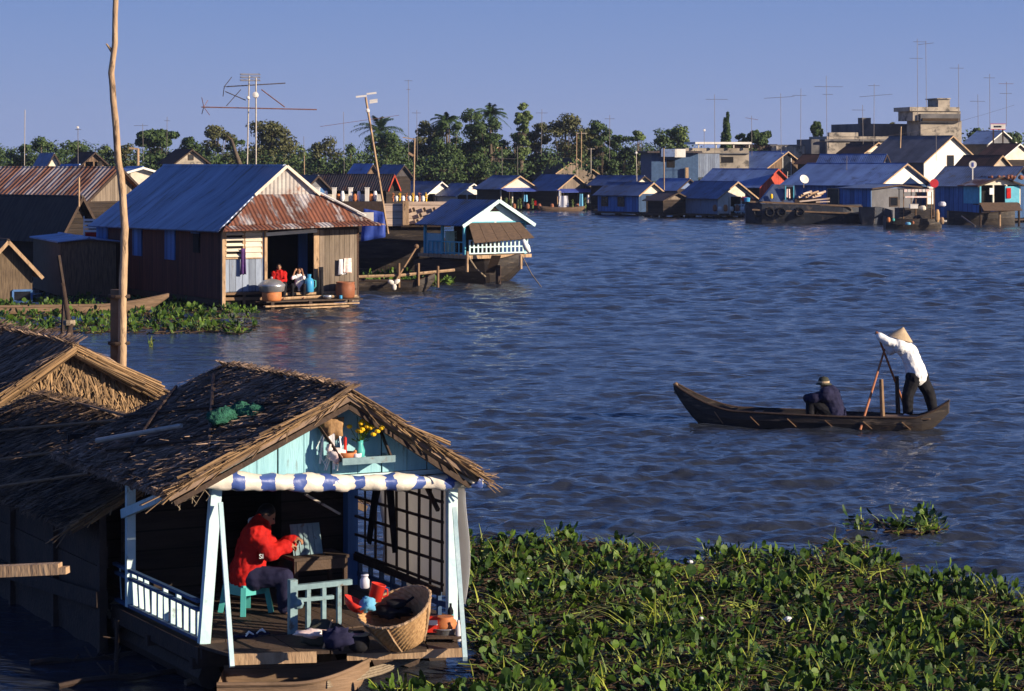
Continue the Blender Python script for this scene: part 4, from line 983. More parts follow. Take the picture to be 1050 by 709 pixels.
# stool
def make_stool(name, label, loc, a, mt, s=1.0):
    t = thing(name, label, 'stool', loc, a)
    m_ = MB(); m_.slab([(-.15 * s, -.15 * s, .27), (.15 * s, -.15 * s, .27), (.15 * s, .15 * s, .27), (-.15 * s, .15 * s, .27)], (0, 0, 1), .03); m_.build('seat', mt, t)
    for i in (-1, 1):
        for j in (-1, 1):
            m_ = MB(); m_.bar((i * .17 * s, j * .17 * s, 0), (i * .135 * s, j * .135 * s, .275), .05, .05); m_.build('leg', mt, t)
    for i, j, k, l_ in ((-1, -1, 1, -1), (1, -1, 1, 1), (1, 1, -1, 1), (-1, 1, -1, -1)):
        m_ = MB(); m_.bar((i * .142 * s, j * .142 * s, .235), (k * .142 * s, l_ * .142 * s, .235), .02, .08, up=(0, 0, 1)); m_.build('apron', mt, t)
    return t
st = onf(252, 628); make_stool('plastic_stool', 'turquoise plastic stool under the person in the red jacket', st, A1 + .3, 'plastic_aqua', 1.05)
YS = st.y
def Q(x, y, dY=0): return W(x, y, YS + dY)
sgr = .97
J = dict(head=Q(273, 529, .05), neck=Q(266, 540, .03), chest=Q(261, 554), belly=Q(256, 574), pelvis=Q(254, 590),
         shL=Q(263, 547, -.18), elL=Q(276, 567, -.22), wrL=Q(294, 561, -.1), shR=Q(266, 547, .18), elR=Q(282, 562, .25), wrR=Q(300, 555, .2),
         hipL=Q(260, 592, -.1), knL=Q(292, 592, -.15), anL=Q(292, 622, -.12), hipR=Q(258, 592, .1), knR=Q(292, 590, .15), anR=Q(296, 620, .15), gripL=Vector((0, 0, -1)), gripR=Vector((0, 0, -1)))
t, h, f, up, Rm = figure2('person', 'seated person in red jacket leaning forward inside the dark porch', J, st + V(0, 0, 0), vox=.012, shirt='cloth_red', pants='cloth_navy', face=(1, -.1, -.5), bulk=.045, pbulk=.02)
m_ = MB(); lumpy(m_, h - f * .055 - up * .10, (.085, .10, .05), 14, .2, 8, 1); m_.smooth = True; m_.build('collar', 'cloth_white', t)
# small lettering on the trousers' hip
tc_ = bpy.data.curves.new('lettering', 'FONT'); tc_.body = 'SI'; tc_.size = .065; tc_.extrude = .002; tc_.align_x = 'CENTER'
lo = bpy.data.objects.new('lettering', tc_); COL.objects.link(lo); bpy.context.view_layer.update()
lm_ = bpy.data.meshes.new_from_object(lo.evaluated_get(bpy.context.evaluated_depsgraph_get())); bpy.data.objects.remove(lo); lm_.materials.clear(); lm_.materials.append(M['cloth_white'])
lo = bpy.data.objects.new('lettering', lm_); COL.objects.link(lo); lo.parent = t; lo.location = Q(268, 573, -.31) - st; lo.rotation_euler = (R(90), 0, R(8))
# table with papers
tb = thing('low_table', 'low reddish wooden table before the person in red', 'table', onf(322, 622), A1)
m_ = MB(); m_.bx(-.30, .30, -.2, .25, .50, .53); m_.bx(-.27, .27, -.19, -.17, .40, .50); m_.build('table_top', 'wood_deck', tb)  # top darkened, porch shade is in its colour
for i in (-1, 1):
    for j in (-.16, .22): m_ = MB(); m_.bx(i * .27 - .02, i * .27 + .02, j - .02, j + .02, 0, .5); m_.build('leg', 'wood_dark', tb)
c0 = tb.location
def rest(nm, mt, mbx, label, cat, loc, a=0.0, group=None, smooth=False):
    mbx.smooth = smooth; o = mbx.build(nm, mt, None, (0, 0, 0)); o.location = loc; o.rotation_euler = (0, 0, a); return tag(o, label, cat, group)
m_ = MB(); 
for i in range(5): m_.slab([(-.13 + .055 * i, 0, 0), (-.085 + .055 * i, 0, 0), (-.085 + .055 * i, .10, .30), (-.13 + .055 * i, .10, .30)], (0, -1, .3), .006)
m_.slab([(-.15, .004, 0), (.17, .004, 0), (.17, .104, .30), (-.15, .104, .30)], (0, 1, -.3), .006)
rest('booklet', 'paint_worn', m_, 'pale striped booklet propped open on the low table', 'booklet', c0 + V(-.06, -.06, .532), A1)  # pale paper greyed; shade inside the porch is put into its colour
# sandals
for k, (px, py, a_) in enumerate(((252, 653, .1), (265, 650, -.3))):
    t = thing('sandal', ('left' if k == 0 else 'right') + ' one of the pair of pale sandals on the porch boards', 'sandal', onf(px, py, .503), a_, 'pair of sandals on the porch deck')
    m_ = MB(); m_.slab([(-.12, -.03, 0), (-.08, -.042, 0), (.08, -.045, 0), (.12, 0, 0), (.08, .045, 0), (-.08, .042, 0), (-.12, .03, 0)], (0, 0, 1), .015); m_.build('sole', 'cloth_navy', t)
    m_ = MB(); m_.tube([(.0, -.045, .01), (.03, -.02, .045), (.07, 0, .02), (.03, .02, .045), (.0, .045, .01)], .008, 6); m_.build('strap', 'cloth_white', t)
# big basket, tilted
bc = onf(411, 664, .5)
ba = thing('wicker_basket', 'large tilted wicker basket full of kitchen things on the deck front', 'basket', bc)
ax = Vector((-.30, -.34, 1)).normalized(); xx = Vector((1, 0, 0)); xx = (xx - ax * xx.dot(ax)).normalized(); yy = ax.cross(xx); Bm = Matrix((xx, yy, ax)).transposed()
m_ = MB(); nr = 16; nk = 64; vs = []
for i in range(nr + 1):
    z = .37 * i / nr; r_ = .18 + .165 * (i / nr) ** .8
    for k in range(nk):
        an = 2 * math.pi * k / nk; wv = 1 + .012 * (1 if (k + i) % 2 else -1)
        vs.append(Bm @ Vector((r_ * wv * math.cos(an), r_ * wv * math.sin(an), z + .02 * math.sin(2 * an + 1) * i / nr)) + Vector((0.05, 0, .06)))
m_.add(vs, [(i * nk + k, i * nk + (k + 1) % nk, (i + 1) * nk + (k + 1) % nk, (i + 1) * nk + k) for i in range(nr) for k in range(nk)] + [tuple(range(nk))])
m_.a = [random.random() for _ in m_.a]
bo_ = m_.build('weave', 'wicker', ba); md = bo_.modifiers.new('s', 'SOLIDIFY'); md.thickness = .012
m_ = MB(); m_.tube([vs[nr * nk + k] for k in range(nk)] + [vs[nr * nk]], .013, 6); m_.build('rim', 'wood_pale', ba)
for an in (3.9, 4.6, 5.9, 0.3):
    k = int(an / 6.283 * nk) % nk; m_ = MB(); out = (vs[nr * nk + k] - vs[k]).normalized()
    nrm = Vector((math.cos(an), math.sin(an), 0)) * .012
    m_.tube([vs[k] + nrm, vs[nr // 2 * nk + k] + nrm, vs[nr * nk + k] + nrm], .011, 6); m_.build('stave', 'wood_pale', ba)
def inb(px, py, dz=0, dY=0): return W(px, py, bc.y + dY)
m_ = MB(); m_.lathe([(.06, 0), (.10, .03), (.14, .09), (.132, .09), (.09, .03)], n=22, m=Matrix.Rotation(.5, 3, 'Y')); rest('plastic_bowl', 'plastic_red', m_, 'wide red plastic bowl lying in the wicker basket', 'bowl', inb(362, 626, 0, -.02), 0, None, True)
m_ = MB(); mr_ = Matrix.Rotation(.25, 3, 'Y'); m_.lathe([(.05, 0), (.062, .005), (.068, .15), (.074, .155), (.07, .16), (.062, .16), (.055, .02)], n=22, m=mr_)
mg = thing('plastic_mug', 'red plastic mug standing up out of the wicker basket', 'mug', inb(384, 616, 0, .05)); m_.smooth = True; m_.build('cup', 'plastic_red', mg)
m_ = MB(); m_.tube([(.07, 0, .12), (.12, 0, .10), (.12, 0, .05), (.075, 0, .03)], .010, 6); m_.build('handle', 'plastic_red', mg)
m_ = MB(); lumpy(m_, (0, 0, 0), (.07, .06, .07), 18, .6, 9, 4); rest('crumpled_bag', 'cloth_blue', m_, 'crumpled blue and white plastic bag in the wicker basket', 'bag', inb(377, 620, 0, -.1), 0, None, True)
m_ = MB(); lumpy(m_, (0, 0, -.03), (.17, .14, .05), 22, .8, 10, 9); m_.lathe([(.05, .0), (.09, .03), (.095, .07), (.085, .07)], (.04, .0, .0), 18); m_.tube([(.12, 0, .05), (.2, .03, .1)], .012, 6); rest('kitchen_heap', 'cloth_black', m_, 'dark heap of pans and cloth filling the wicker basket', 'pans', inb(402, 624, 0, .06), 0, None, True)
m_ = MB(); m_.lathe([(.035, -.05), (.045, -.04), (.045, .03), (.03, .05), (.03, .065), (.036, .066), (.036, .08)], n=16); rest('glass_jar', 'tarp_white', m_, 'small cloudy jar behind the red mug by the front rail', 'jar', inb(374, 598, 0, .3), 0, None, True)
# dark pot with pale rim in front of the basket
pt = thing('cooking_pot', 'dark cooking pot with pale lid leaning against the basket', 'pot', onf(368, 668, .5))
m_ = MB(); m_.lathe([(.06, 0), (.09, .03), (.10, .10), (.085, .15)], n=22); m_.smooth = True; m_.build('pot_body', 'cloth_black', pt)
m_ = MB(); m_.lathe([(.09, .15), (.095, .165), (.06, .175)], n=22); m_.build('lid_rim', 'aluminium', pt); m_ = MB(); m_.lathe([(.055, .176), (.05, .185)], n=20); m_.build('lid_top', 'cloth_black', pt)
# dark bag and cloth bundles left of the basket
m_ = MB(); lumpy(m_, (0, 0, .11), (.19, .14, .12), 24, .45, 6, 2); rest('cloth_bundle', 'cloth_olive', m_, 'dark olive sack slumped on the deck under the front rail', 'sack', onf(332, 662), 0, None, True)
m_ = MB(); lumpy(m_, (0, 0, .05), (.15, .08, .035), 18, .5, 8, 3); rest('folded_cloth', 'cloth_pink', m_, 'pink and white cloth on top of the dark sack', 'cloth', onf(320, 655, .66), 0, None, True)
m_ = MB(); lumpy(m_, (0, 0, -.1), (.13, .05, .09), 20, .7, 9, 8); rest('blue_bag', 'cloth_navy', m_, 'crumpled dark navy bag lying behind the front rail', 'bag', onf(345, 646, .8) + V(0, .15, 0), 0, None, True)
m_ = MB(); m_.tube([(-.02, 0, .26), (-.06, -.05, .12), (-.10, -.08, 0)], .010, 6); rest('bag_stick', 'wood_pale', m_, 'thin pale stick leaning across the dark sack', 'stick', onf(343, 664))
# pan with clay pot, red tin
pn = thing('metal_basin', 'shiny metal basin on the deck at the right corner post', 'basin', onf(456, 655))
m_ = MB(); m_.lathe([(.09, 0), (.13, .04), (.145, .10), (.155, .105), (.155, .115), (.14, .11), (.12, .05)], n=28); m_.smooth = True; m_.build('basin', 'aluminium', pn)
m_ = MB(); m_.lathe([(.10, 0), (.12, .03), (.11, .08), (.08, .10), (.085, .12), (.075, .12)], n=22); rest('clay_pot', 'clay_orange', m_, 'orange clay pot sitting in the metal basin by the post', 'pot', pn.location + V(0, 0, .09), 0, None, True)
m_ = MB(); m_.bx(-.07, .07, -.04, .04, 0, .15); bt = rest('biscuit_tin', 'plastic_red', m_, 'small red tin beside the corner post right of the basket', 'tin', onf(441, 648, .58))
m_ = MB(); m_.bx(-.072, .072, -.044, -.0405, .07, .115); m_.build('label_band', 'cloth_white', bt)
m_ = MB()
for i in range(4): m_.bar((-.22, -.1 + i * .07, .0), (.24, -.1 + i * .07, .0), .05, .02)
for i in (-1, 1): m_.bar((i * .18, -.12, -.02), (i * .18, .14, -.02), .03)
rest('slatted_board', 'wood_deck', m_, 'small slatted wooden board under the metal basin and tin', 'board', onf(448, 655, .515) + V(0, 0, .03))
for k, (px, py) in enumerate(((464, 640), (470, 646), (462, 628))):
    m_ = MB(); m_.lathe([(.02, 0), (.028, .01), (.028, .13), (.012, .17), (.012, .20)], n=12); rest('bottle', ('plastic_aqua', 'tarp_white', 'cloth_black')[k], m_, ('greenish', 'clear pale', 'dark') [k] + ' bottle standing beside the right corner post', 'bottle', onf(px, py + 12, .5), 0, 'bottles by the corner post', True)
# skiff under the deck, its bow to the right
SKA = G(150, 700, 0); SKB = W(378, 678, 22.3)
sk = thing('skiff', 'pale brown wooden skiff moored under the porch deck', 'boat', (W(226, 700, 22.4).x, 22.4, 0), R(2))
SKL = (SKB - sk.location).x
def kprof(u):
    hw = .36 * (1 - max(0, (u - .55) / .45) ** 2.2) + .02
    gz = .26 + .14 * max(0, (u - .5) / .5) ** 1.6; kz = -.10 + .42 * max(0, (u - .75) / .25) ** 1.6
    return hw, gz, min(kz, gz - .05), u * SKL
hull(sk, SKL, .3, kprof, mt='hull_wood')
m_ = MB(); p0 = W(335, 705, 22.1); p1 = W(445, 668, 22.9)
for k in range(4):
    m_.tube([p0 + V(0, 0, .02 * k), p0.lerp(p1, .5) + V(0, .02 * k, -.04 + .02 * k), p1 + V(0, .03 * k, 0)], .013, 6)
tag(m_.build('mooring_rope', 'rope'), 'thick pale mooring ropes running under the deck edge', 'rope')
# brush and drift wood in the dark water at the lower left
for k, (x0, y0, x1, y1, r_, lb) in enumerate(((30, 680, 140, 668, .035, 'long dark branch floating in the shade by the plank wall'), (190, 700, 255, 688, .03, 'gnarled root lying in the water beside the skiff'), (120, 640, 118, 705, .022, 'thin upright stick by the railing corner'), (60, 704, 190, 690, .03, 'bent branch floating at the bottom left'))):
    m_ = MB(); a_ = G(x0, y0, .03) if k != 2 else W(x0, y0, 23.6); b_ = G(x1, y1, .03) if k != 2 else W(x1, y1, 23.6)
    pts = [a_.lerp(b_, i / 5) + V(0, random.gauss(0, .04), random.gauss(0, .025)) for i in range(6)]; m_.tube(pts, r_, 6)
    for j in range(5):
        p = pts[random.randint(1, 4)]; m_.tube([p, p + V(random.gauss(0, .15), random.gauss(0, .15), random.random() * .12)], r_ * .35, 4)
    tag(m_.build('driftwood', 'wood_dark' if k != 1 else 'wood'), lb, 'driftwood', 'drift wood round the houseboat')
m_ = MB(); lumpy(m_, (0, 0, 0), (.13, .10, .09), 16, .7, 10, 11); rest('rag_bundle', 'rope', m_, 'tangle of brown rags tied at the railing corner', 'rag', W(122, 626, 25.0), 0, None, True)

# ================================================================ GENERIC GABLED HOUSE
def solve_house(g0, g1, side, Y, eave, ridge, a, base=None):
    k0, k1, k2 = (g0 - CX) / F, (g1 - CX) / F, (side - CX) / F; x0 = k0 * Y
    ca, sa_ = math.cos(a), math.sin(a)
    Wd = (k1 * Y - x0) / (ca - k1 * sa_); L = (x0 - k2 * Y) / (sa_ + k2 * ca)
    ze = CH - (eave - HZ) * Y / F; zr = CH - (ridge - HZ) * (Y + Wd * sa_ / 2) / F
    return x0, Wd, max(L, 1.5), ze, zr
def gable_house(name, label, g0, g1, side, Y, eave, ridge, a=40, cat='house', wall='plank_brown', gable='white_warm', sidew=None, roof='tin_far', trim='wood_dark',
                over=.35, base=.35, group=None, wins=(), swins=(), door=None, openf=False, porch=None, raft=True, skirt=None, rth=.06, trimw=.12, chimney=None):
    a = R(a); x0, Wd, L, ze, zr = solve_house(g0, g1, side, Y, eave, ridge, a)
    t = thing(name, label, cat, (x0, Y, 0), a, group)
    sidew = sidew or wall; wt = .08
    m = MB(); m.bx(0, wt, 0, L, base, ze); m.bx(Wd - wt, Wd, 0, L, base, ze); m.bx(wt, Wd - wt, L - wt, L, base, ze); m.build('side_wall', sidew, t)
    if not openf:
        m = MB(); m.bx(wt + .002, Wd - wt - .002, .0, wt, base, ze); m.build('front_wall', wall, t)
    else:
        m = MB(); m.bx(wt, Wd - wt, L * .45, L * .45 + .05, base, ze); m.build('inner_wall', 'void', t)  # near-black wall, the unlit interior painted on
        m = MB(); m.bx(wt, Wd - wt, .05, L * .45, base - .1, base); m.build('floor', 'wood_dark', t)
        for i in range(4 if Wd > 3 else 3):
            n_ = 3 if Wd > 3 else 2; x = .06 + (Wd - .12) * i / n_
            if i <= n_: m = MB(); m.bx(x - .06, x + .06, -.06, .06, base - .1, ze); m.build('post', 'white_warm' if gable.startswith('white') else 'wood', t)
    sl = (zr - ze) / (Wd / 2)
    m = MB(); m.slab([(0, .0, ze), (Wd, .0, ze), (Wd / 2, .0, zr - .03)], (0, 1, 0), .06); m.build('gable', gable, t)
    m = MB(); m.slab([(0, L - .06, ze), (Wd, L - .06, ze), (Wd / 2, L - .06, zr - .03)], (0, 1, 0), .06); m.build('rear_gable', wall, t)
    e = ze - over * sl; m = MB()
    n1 = V(-sl, 0, 1); n2 = V(sl, 0, 1)
    m.slab([(-over, -over, e), (Wd / 2, -over, zr), (Wd / 2, L + over, zr), (-over, L + over, e)], n1, rth)
    m.slab([(Wd + over, -over, e), (Wd + over, L + over, e), (Wd / 2, L + over, zr), (Wd / 2, -over, zr)], n2, rth)
    m.tube([(Wd / 2, -over, zr + rth * .8), (Wd / 2, L + over, zr + rth * .8)], rth * 1.1, 6)
    r_ = m.build('roof', roof, t)
    m = MB(); q = V(0, -over - .025, 0)
    m.bar(V(-over, 0, e) + q, V(Wd / 2, 0, zr) + q, trimw, .04, up=(0, 1, 0)); m.build('bargeboard', trim, r_)
    m = MB(); m.bar(V(Wd + over, 0, e) + q, V(Wd / 2, 0, zr) + q, trimw, .04, up=(0, 1, 0)); m.build('bargeboard', trim, r_)
    if skirt:       # lean-to strip in front of the gable: (depth, material)
        m = MB(); m.slab([(-over, -skirt[0], ze - .35), (Wd + over, -skirt[0], ze - .35), (Wd + over, -.03, ze - .02), (-over, -.03, ze - .02)], (0, 0, 1), .04); m.build('awning', skirt[1], t)
        for x in (0.0, Wd): m = MB(); m.bar(V(x, -skirt[0] + .1, base - .2), V(x, -skirt[0] + .1, ze - .33), .08); m.build('awning_post', 'wood_dark', t)
    def win(x0_, x1_, z0_, z1_, sidewall, fm='wood_dark'):
        z0w, z1w = base + (ze - base) * z0_, base + (ze - base) * z1_
        if z0_ >= 1: z0w, z1w = ze + (zr - ze) * (z0_ - 1), ze + (zr - ze) * (z1_ - 1)
        if sidewall: c = [(-.03, L * x0_, z0w), (-.03, L * x1_, z1w)]
        else: c = [(Wd * x0_, -.03, z0w), (Wd * x1_, -.03, z1w)]
        (xa, ya, za), (xb, yb, zb) = c; f_ = MB()
        if sidewall:
            for p, q in (((xa, ya, za), (xa, yb, za)), ((xa, ya, zb), (xa, yb, zb)), ((xa, ya, za), (xa, ya, zb)), ((xa, yb, za), (xa, yb, zb))): f_.bar(p, q, .07)
            w_ = f_.build('window', fm, t); g_ = MB(); g_.bx(-.035, -.004, ya, yb, za, zb); g_.build('pane', 'glass_dark', w_)
        else:
            for p, q in (((xa, ya, za), (xb, ya, za)), ((xa, ya, zb), (xb, ya, zb)), ((xa, ya, za), (xa, ya, zb)), ((xb, ya, za), (xb, ya, zb))): f_.bar(p, q, .07)
            w_ = f_.build('window', fm, t); g_ = MB(); g_.bx(xa, xb, -.035, -.004, za, zb); g_.build('pane', 'glass_dark', w_)
    for q in wins: win(*q[:4], False, *(q[4:]))
    for q in swins: win(*q[:4], True, *(q[4:]))
    if door:
        m = MB(); m.bx(Wd * door[0], Wd * door[1], -.035, -.003, base, base + (ze - base) * door[2]); m.build('door', 'void', t)  # near-black sheet, the doorway's dark painted in
    if raft:
        m = MB()
        m.bx(-.5, Wd + .5, -.9, L + .3, base - .16, base - .04)
        m.build('raft_deck', 'wood_dark', t)
        m = MB(); nn_ = max(2, int(Wd / 1.2))
        for c_ in [(Wd * i / nn_, 0) for i in range(nn_ + 1)] + [(0, L * i / nn_) for i in range(1, nn_ + 1)]: m = MB(); m.lathe([(.30, -.5), (.30, .4)], (c_[0], c_[1], base - .55), 10); m.build('raft_float', 'wood_dark', t)
    t['dims'] = (Wd, L, ze, zr); return t
def dims(t): return tuple(t['dims'])
def cleanup(t):
    if 'dims' in t: del t['dims']

# ================================================================ MID-LEFT HOUSE (rusty front skirt, blue sides)
random.seed(51)
a5 = 30
x0, Wd, L, ze, zr = solve_house(228, 368, 103, 82, 236, 170, R(a5))
ze = 2.62
h5 = thing('floating_house', 'large floating house with rusted red hip roof front and brown side wall', 'house', (x0, 82, 0), R(a5))
zr = CH - (171 - HZ) * 85 / F; base5 = .62
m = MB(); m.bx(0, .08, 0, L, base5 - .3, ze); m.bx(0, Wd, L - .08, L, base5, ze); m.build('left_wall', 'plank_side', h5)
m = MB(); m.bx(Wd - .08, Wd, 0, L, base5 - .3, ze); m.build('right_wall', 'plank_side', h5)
# front: blue panel with louvres | doorway | grey boards
fx = [FP(h5, px, 280, 0).x for px in (228, 272, 324, 331, 369)]
zlo = FP(h5, 250, 301, 0).z; zmid = FP(h5, 250, 267, 0).z
m = MB(); m.bx(0, fx[1], 0, .06, zlo, ze); m.build('front_panel', 'paint_bluegrey', h5)
m = MB(); m.bx(fx[2] - .06, Wd, 0, .06, .12, ze); m.build('front_boards', 'plank_grey', h5)
m = MB(); m.bx(fx[2] - .1, fx[2] + .1, -.05, .0, .4, ze); m.build('door_post', 'wood_pale', h5)
m = MB(); m.bar((0.02, -.03, 0.0), (0.02, -.03, ze), .12); m.build('corner_post', 'wood_pale', h5)
m = MB(); m.bar((fx[1], -.02, .4), (fx[1], -.02, ze), .10); m.build('door_post', 'wood_pale', h5)
m = MB(); m.bar((.0, -.03, zlo), (fx[1], -.03, zlo), .08, .08); m.bar((fx[1] * .5, -.0, .0), (fx[1] * .5, 0, zlo), .08); m.bar((0, .0, .35), (fx[1] + 1, .0, .30), .08, .1); m.build('base_frame', 'wood', h5)
m = MB(); m.bx(0, Wd, -.0, .12, ze - .02, ze + .12); m.build('wall_plate', 'wood_dark', h5)
m = MB(); m.bar((fx[1], -.08, ze - .12), (fx[2], -.08, ze - .02), .12, .04, up=(0, 1, 0)); m.build('lintel_board', 'white', h5)
lx = FP(h5, 231, 240, 0).x, FP(h5, 250, 240, 0).x, FP(h5, 268, 240, 0).x; lz = FP(h5, 240, 265, 0).z, FP(h5, 240, 237, 0).z
for (xa, xb) in ((lx[0], lx[1] - .03), (lx[1] + .03, lx[2])):
    m = MB()
    for p, q in (((xa, -.03, lz[0]), (xb, -.03, lz[0])), ((xa, -.03, lz[1]), (xb, -.03, lz[1])), ((xa, -.03, lz[0]), (xa, -.03, lz[1])), ((xb, -.03, lz[0]), (xb, -.03, lz[1]))): m.bar(p, q, .05)
    w_ = m.build('louvre_window', 'wood_pale', h5)
    g = MB(); g.bx(xa, xb, -.012, -.003, lz[0], lz[1]); g.build('dark_opening', 'void', w_)  # near-black sheet painted as the shade behind the louvres
    for i in range(5):
        z = lz[0] + (lz[1] - lz[0]) * (i + .5) / 5; g = MB(); g.bar((xa, -.05, z), (xb, -.05, z), .12 if xa < lx[1] - .2 and xa == lx[0] else .17, .015, up=(0, -1, .9 if xa == lx[0] else .2)); g.build('slat', 'white_warm', w_)
# room behind the door, its shade painted into near-black walls
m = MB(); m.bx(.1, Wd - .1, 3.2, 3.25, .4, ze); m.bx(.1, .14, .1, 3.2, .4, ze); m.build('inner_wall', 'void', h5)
m = MB(); m.bx(.1, Wd - .1, .0, 3.2, base5 - .1, base5 - .03); m.build('floor', 'wood_dark', h5)
m = MB(); x = FP(h5, 306, 260, 1.6).x; m.bx(x, x + .35, 1.6, 1.66, base5, ze); m.build('inner_post', 'paint_blue', h5)
# side windows (shutters)
for (xa, xb, ya, yb) in ((100, 111, 230, 249), (137, 146, 232, 262), (170, 180, 235, 266), (199, 205, 240, 259)):
    p = FS(h5, xb, ya, 0); q = FS(h5, xa, yb, 0); m = MB(); m.bx(-.05, -.004, min(p.y, q.y), max(p.y, q.y), min(p.z, q.z), max(p.z, q.z)); s_ = m.build('shutter', 'paint_blue' if xa != 199 else 'void', h5)
    m = MB(); m.bar((-.06, min(p.y, q.y) - .1, max(p.z, q.z) + .03), (-.06, max(p.y, q.y) + .1, max(p.z, q.z) + .03), .05); m.build('shutter_head', 'paint_blue', s_)
# roof
ov = .35; o2 = .75; cxm = Wd * .5 + .15
R0, R1 = V(cxm, L + ov, zr), V(cxm, .9, zr); g = 1.12; zg = zr - .95
G0, G1 = V(cxm - g, .75, zg), V(cxm + g, .75, zg)
E0, E2 = V(-ov, -o2, ze - .02), V(Wd + ov + .1, -o2, ze + .12); E1 = V(-ov, L + ov, ze - .12); E3 = V(Wd + ov, L + ov, ze)
m = MB(); m.slab([E0 + V(0, .3, 0), G0, R1 + V(0, -.15, 0), R0, E1], (-.6, 0, 1), .05); m.tube([R1, R0], .09, 6); rf = m.build('roof_left', 'tin_skylit', h5)
m = MB(); m.slab([E2, E3, R0, R1 + V(0, -.15, 0), G1], (.6, 0, 1), .05); m.build('roof_right', 'tin_rust_side', h5)
m = MB(); k_ = .80
A_, B_ = G0.lerp(E0, k_), G1.lerp(E2, k_)
m.slab([G0, A_, B_, G1], (0, -.7, 1), -.04); m.build('roof_front', 'tin_rust', h5)
m = MB(); m.slab([A_ + V(-.05, .1, -.01), E0 + V(0, -.15, .08), E2 + V(.1, -.15, .08), B_ + V(.05, .1, -.01)], (0, -.3, 1), -.04); m.build('roof_lip', 'tin_rust', h5)
m = MB(); m.slab([G0 + V(0, .03, 0), G1 + V(0, .03, 0), R1 + V(0, -.12, 0)], (0, 1, 0), .05); m.build('gable', 'tin_pale', h5) if 'tin_pale' in M else None
mk('tin_pale', (.46, .43, .40), (.30, .27, .26), 2, .6, .1, .5, 9, stripe=(0, .15, 'wave'), patch=((.25, .12, .08), .2, 2), bdist=.03)
if not any(o.name.startswith('gable') and o.parent == h5 for o in COL.objects): m.build('gable', 'tin_pale', h5)
for p, q in ((R1 + V(0, -.2, .02), G0 + V(-.12, -.15, -.02)), (R1 + V(0, -.2, .02), G1 + V(.1, -.15, -.02))): m = MB(); m.bar(p, q, .10, .05, up=(0, 1, 0)); m.build('bargeboard', 'white_warm', h5)
m = MB(); m.bar(G1 + V(.12, -.05, .05), E2.lerp(G1, .25) + V(.05, 0, .1), .22, .04); m.build('hip_flashing', 'white', h5)
# raft
m = MB(); m.bx(-.1, Wd + .1, .1, L, .12, .3); m.build('raft', 'wood_dark', h5)
# platform in front of the door
pf = thing('landing_stage', 'low plank landing stage in front of the doorway of the rust roofed house', 'platform', LW(h5, V(fx[1] - .4, -.9, 0)), R(a5))
m = MB()
for i in range(7): m.bx(0, 3.6, i * .13 - .1, i * .13 + .015, .24, .28, a=random.random())
m.build('boards', 'wood_deck', pf); m = MB(); m.bar((-.1, -.14, .12), (3.4, -.14, .14), .05, .2, up=(0, 1, 0)); m.bar((.6, -.2, .02), (3.0, -.2, .05), .05, .12, up=(0, 1, 0)); m.build('edge_beam', 'wood_pale', pf)
m = MB()
for x in (.2, 1.6, 3.1): m.bar((x, -.1, -.3), (x, -.1, .26), .12)
m.build('stilt', 'wood_dark', pf)
m = MB(); m.bx(.9, 3.0, .72, .98, .42, .50); m.bx(.95, 1.05, .75, .9, .26, .42); m.bx(2.8, 2.9, .75, .9, .26, .42); m.build('door_step', 'wood_pale', pf)
m = MB(); m.tube([(-.2, .0, .33), (1.6, .1, .36), (3.0, .0, .34)], .05, 6); tag(m.build('log', 'wood_pale', None, (0, 0, 0)), 'pale log lying on the landing stage under the two seated people', 'log').location = LW(pf, V(.6, .35, .0)); COL.objects[-1].rotation_euler = (0, 0, R(a5))
def h5p(px, py, d): return LW(h5, FP(h5, px, py, d))
# people at the door: red-clad woman and another with raised hands
def P5(px, py, dd=0): q = W(px, py, Y5); q.y += dd; return q
Y5 = LW(h5, V(fx[1] + .7, -.15, 0)).y
J = dict(head=P5(286, 274), neck=P5(286.3, 279), chest=P5(286.5, 284), belly=P5(287, 290), pelvis=P5(287, 295),
         shL=P5(281, 281), elL=P5(279.5, 288, -.15), wrL=P5(285, 289, -.42), shR=P5(291.5, 281), elR=P5(293, 288, -.15), wrR=P5(288, 288, -.42),
         hipL=P5(284, 296), knL=P5(282, 291, -.45), anL=P5(288, 303, -.42), hipR=P5(290, 296), knR=P5(293, 291, -.45), anR=P5(292, 303.5, -.42), gripL=V(1, 0, 0), gripR=V(-1, 0, 0))
figure2('person', 'woman in red cardigan crouching in the doorway of the rust roofed house', J, P5(287, 300), vox=.018, shirt='cloth_red', pants='cloth_black', face=(.1, -1, -.05), bulk=.03, pbulk=.02)
Y5 = LW(h5, V(fx[1] + 1.5, -.15, 0)).y
J = dict(head=P5(306.5, 278), neck=P5(306.5, 282.5), chest=P5(307, 287), belly=P5(307, 292), pelvis=P5(307, 296),
         shL=P5(302, 284), elL=P5(301, 285, -.42), wrL=P5(303, 277.5, -.22), hdL=P5(305, 275, -.2), shR=P5(311.5, 284), elR=P5(312.5, 285, -.42), wrR=P5(310.5, 277.5, -.22), hdR=P5(308, 275, -.2),
         hipL=P5(304, 297), knL=P5(301, 292, -.45), anL=P5(301, 303, -.40), hipR=P5(310, 297), knR=P5(313, 292, -.45), anR=P5(312.5, 303, -.40), gripL=V(0, 1, 0), gripR=V(0, 1, 0))
figure2('person', 'person in pale top holding both hands to the forehead in the doorway', J, P5(307, 301), vox=.018, shirt='cloth_white', pants='cloth_black', face=(.1, -1, -.3), sleeve=.6)
m = MB(); m.lathe([(.13, 0), (.16, .04), (.16, .36), (.12, .46), (.06, .50), (.06, .56)], n=16); c5 = thing('water_container', 'light blue plastic container standing beside the person with raised hands', 'container', h5p(317, 300, -.30)); m.smooth = True
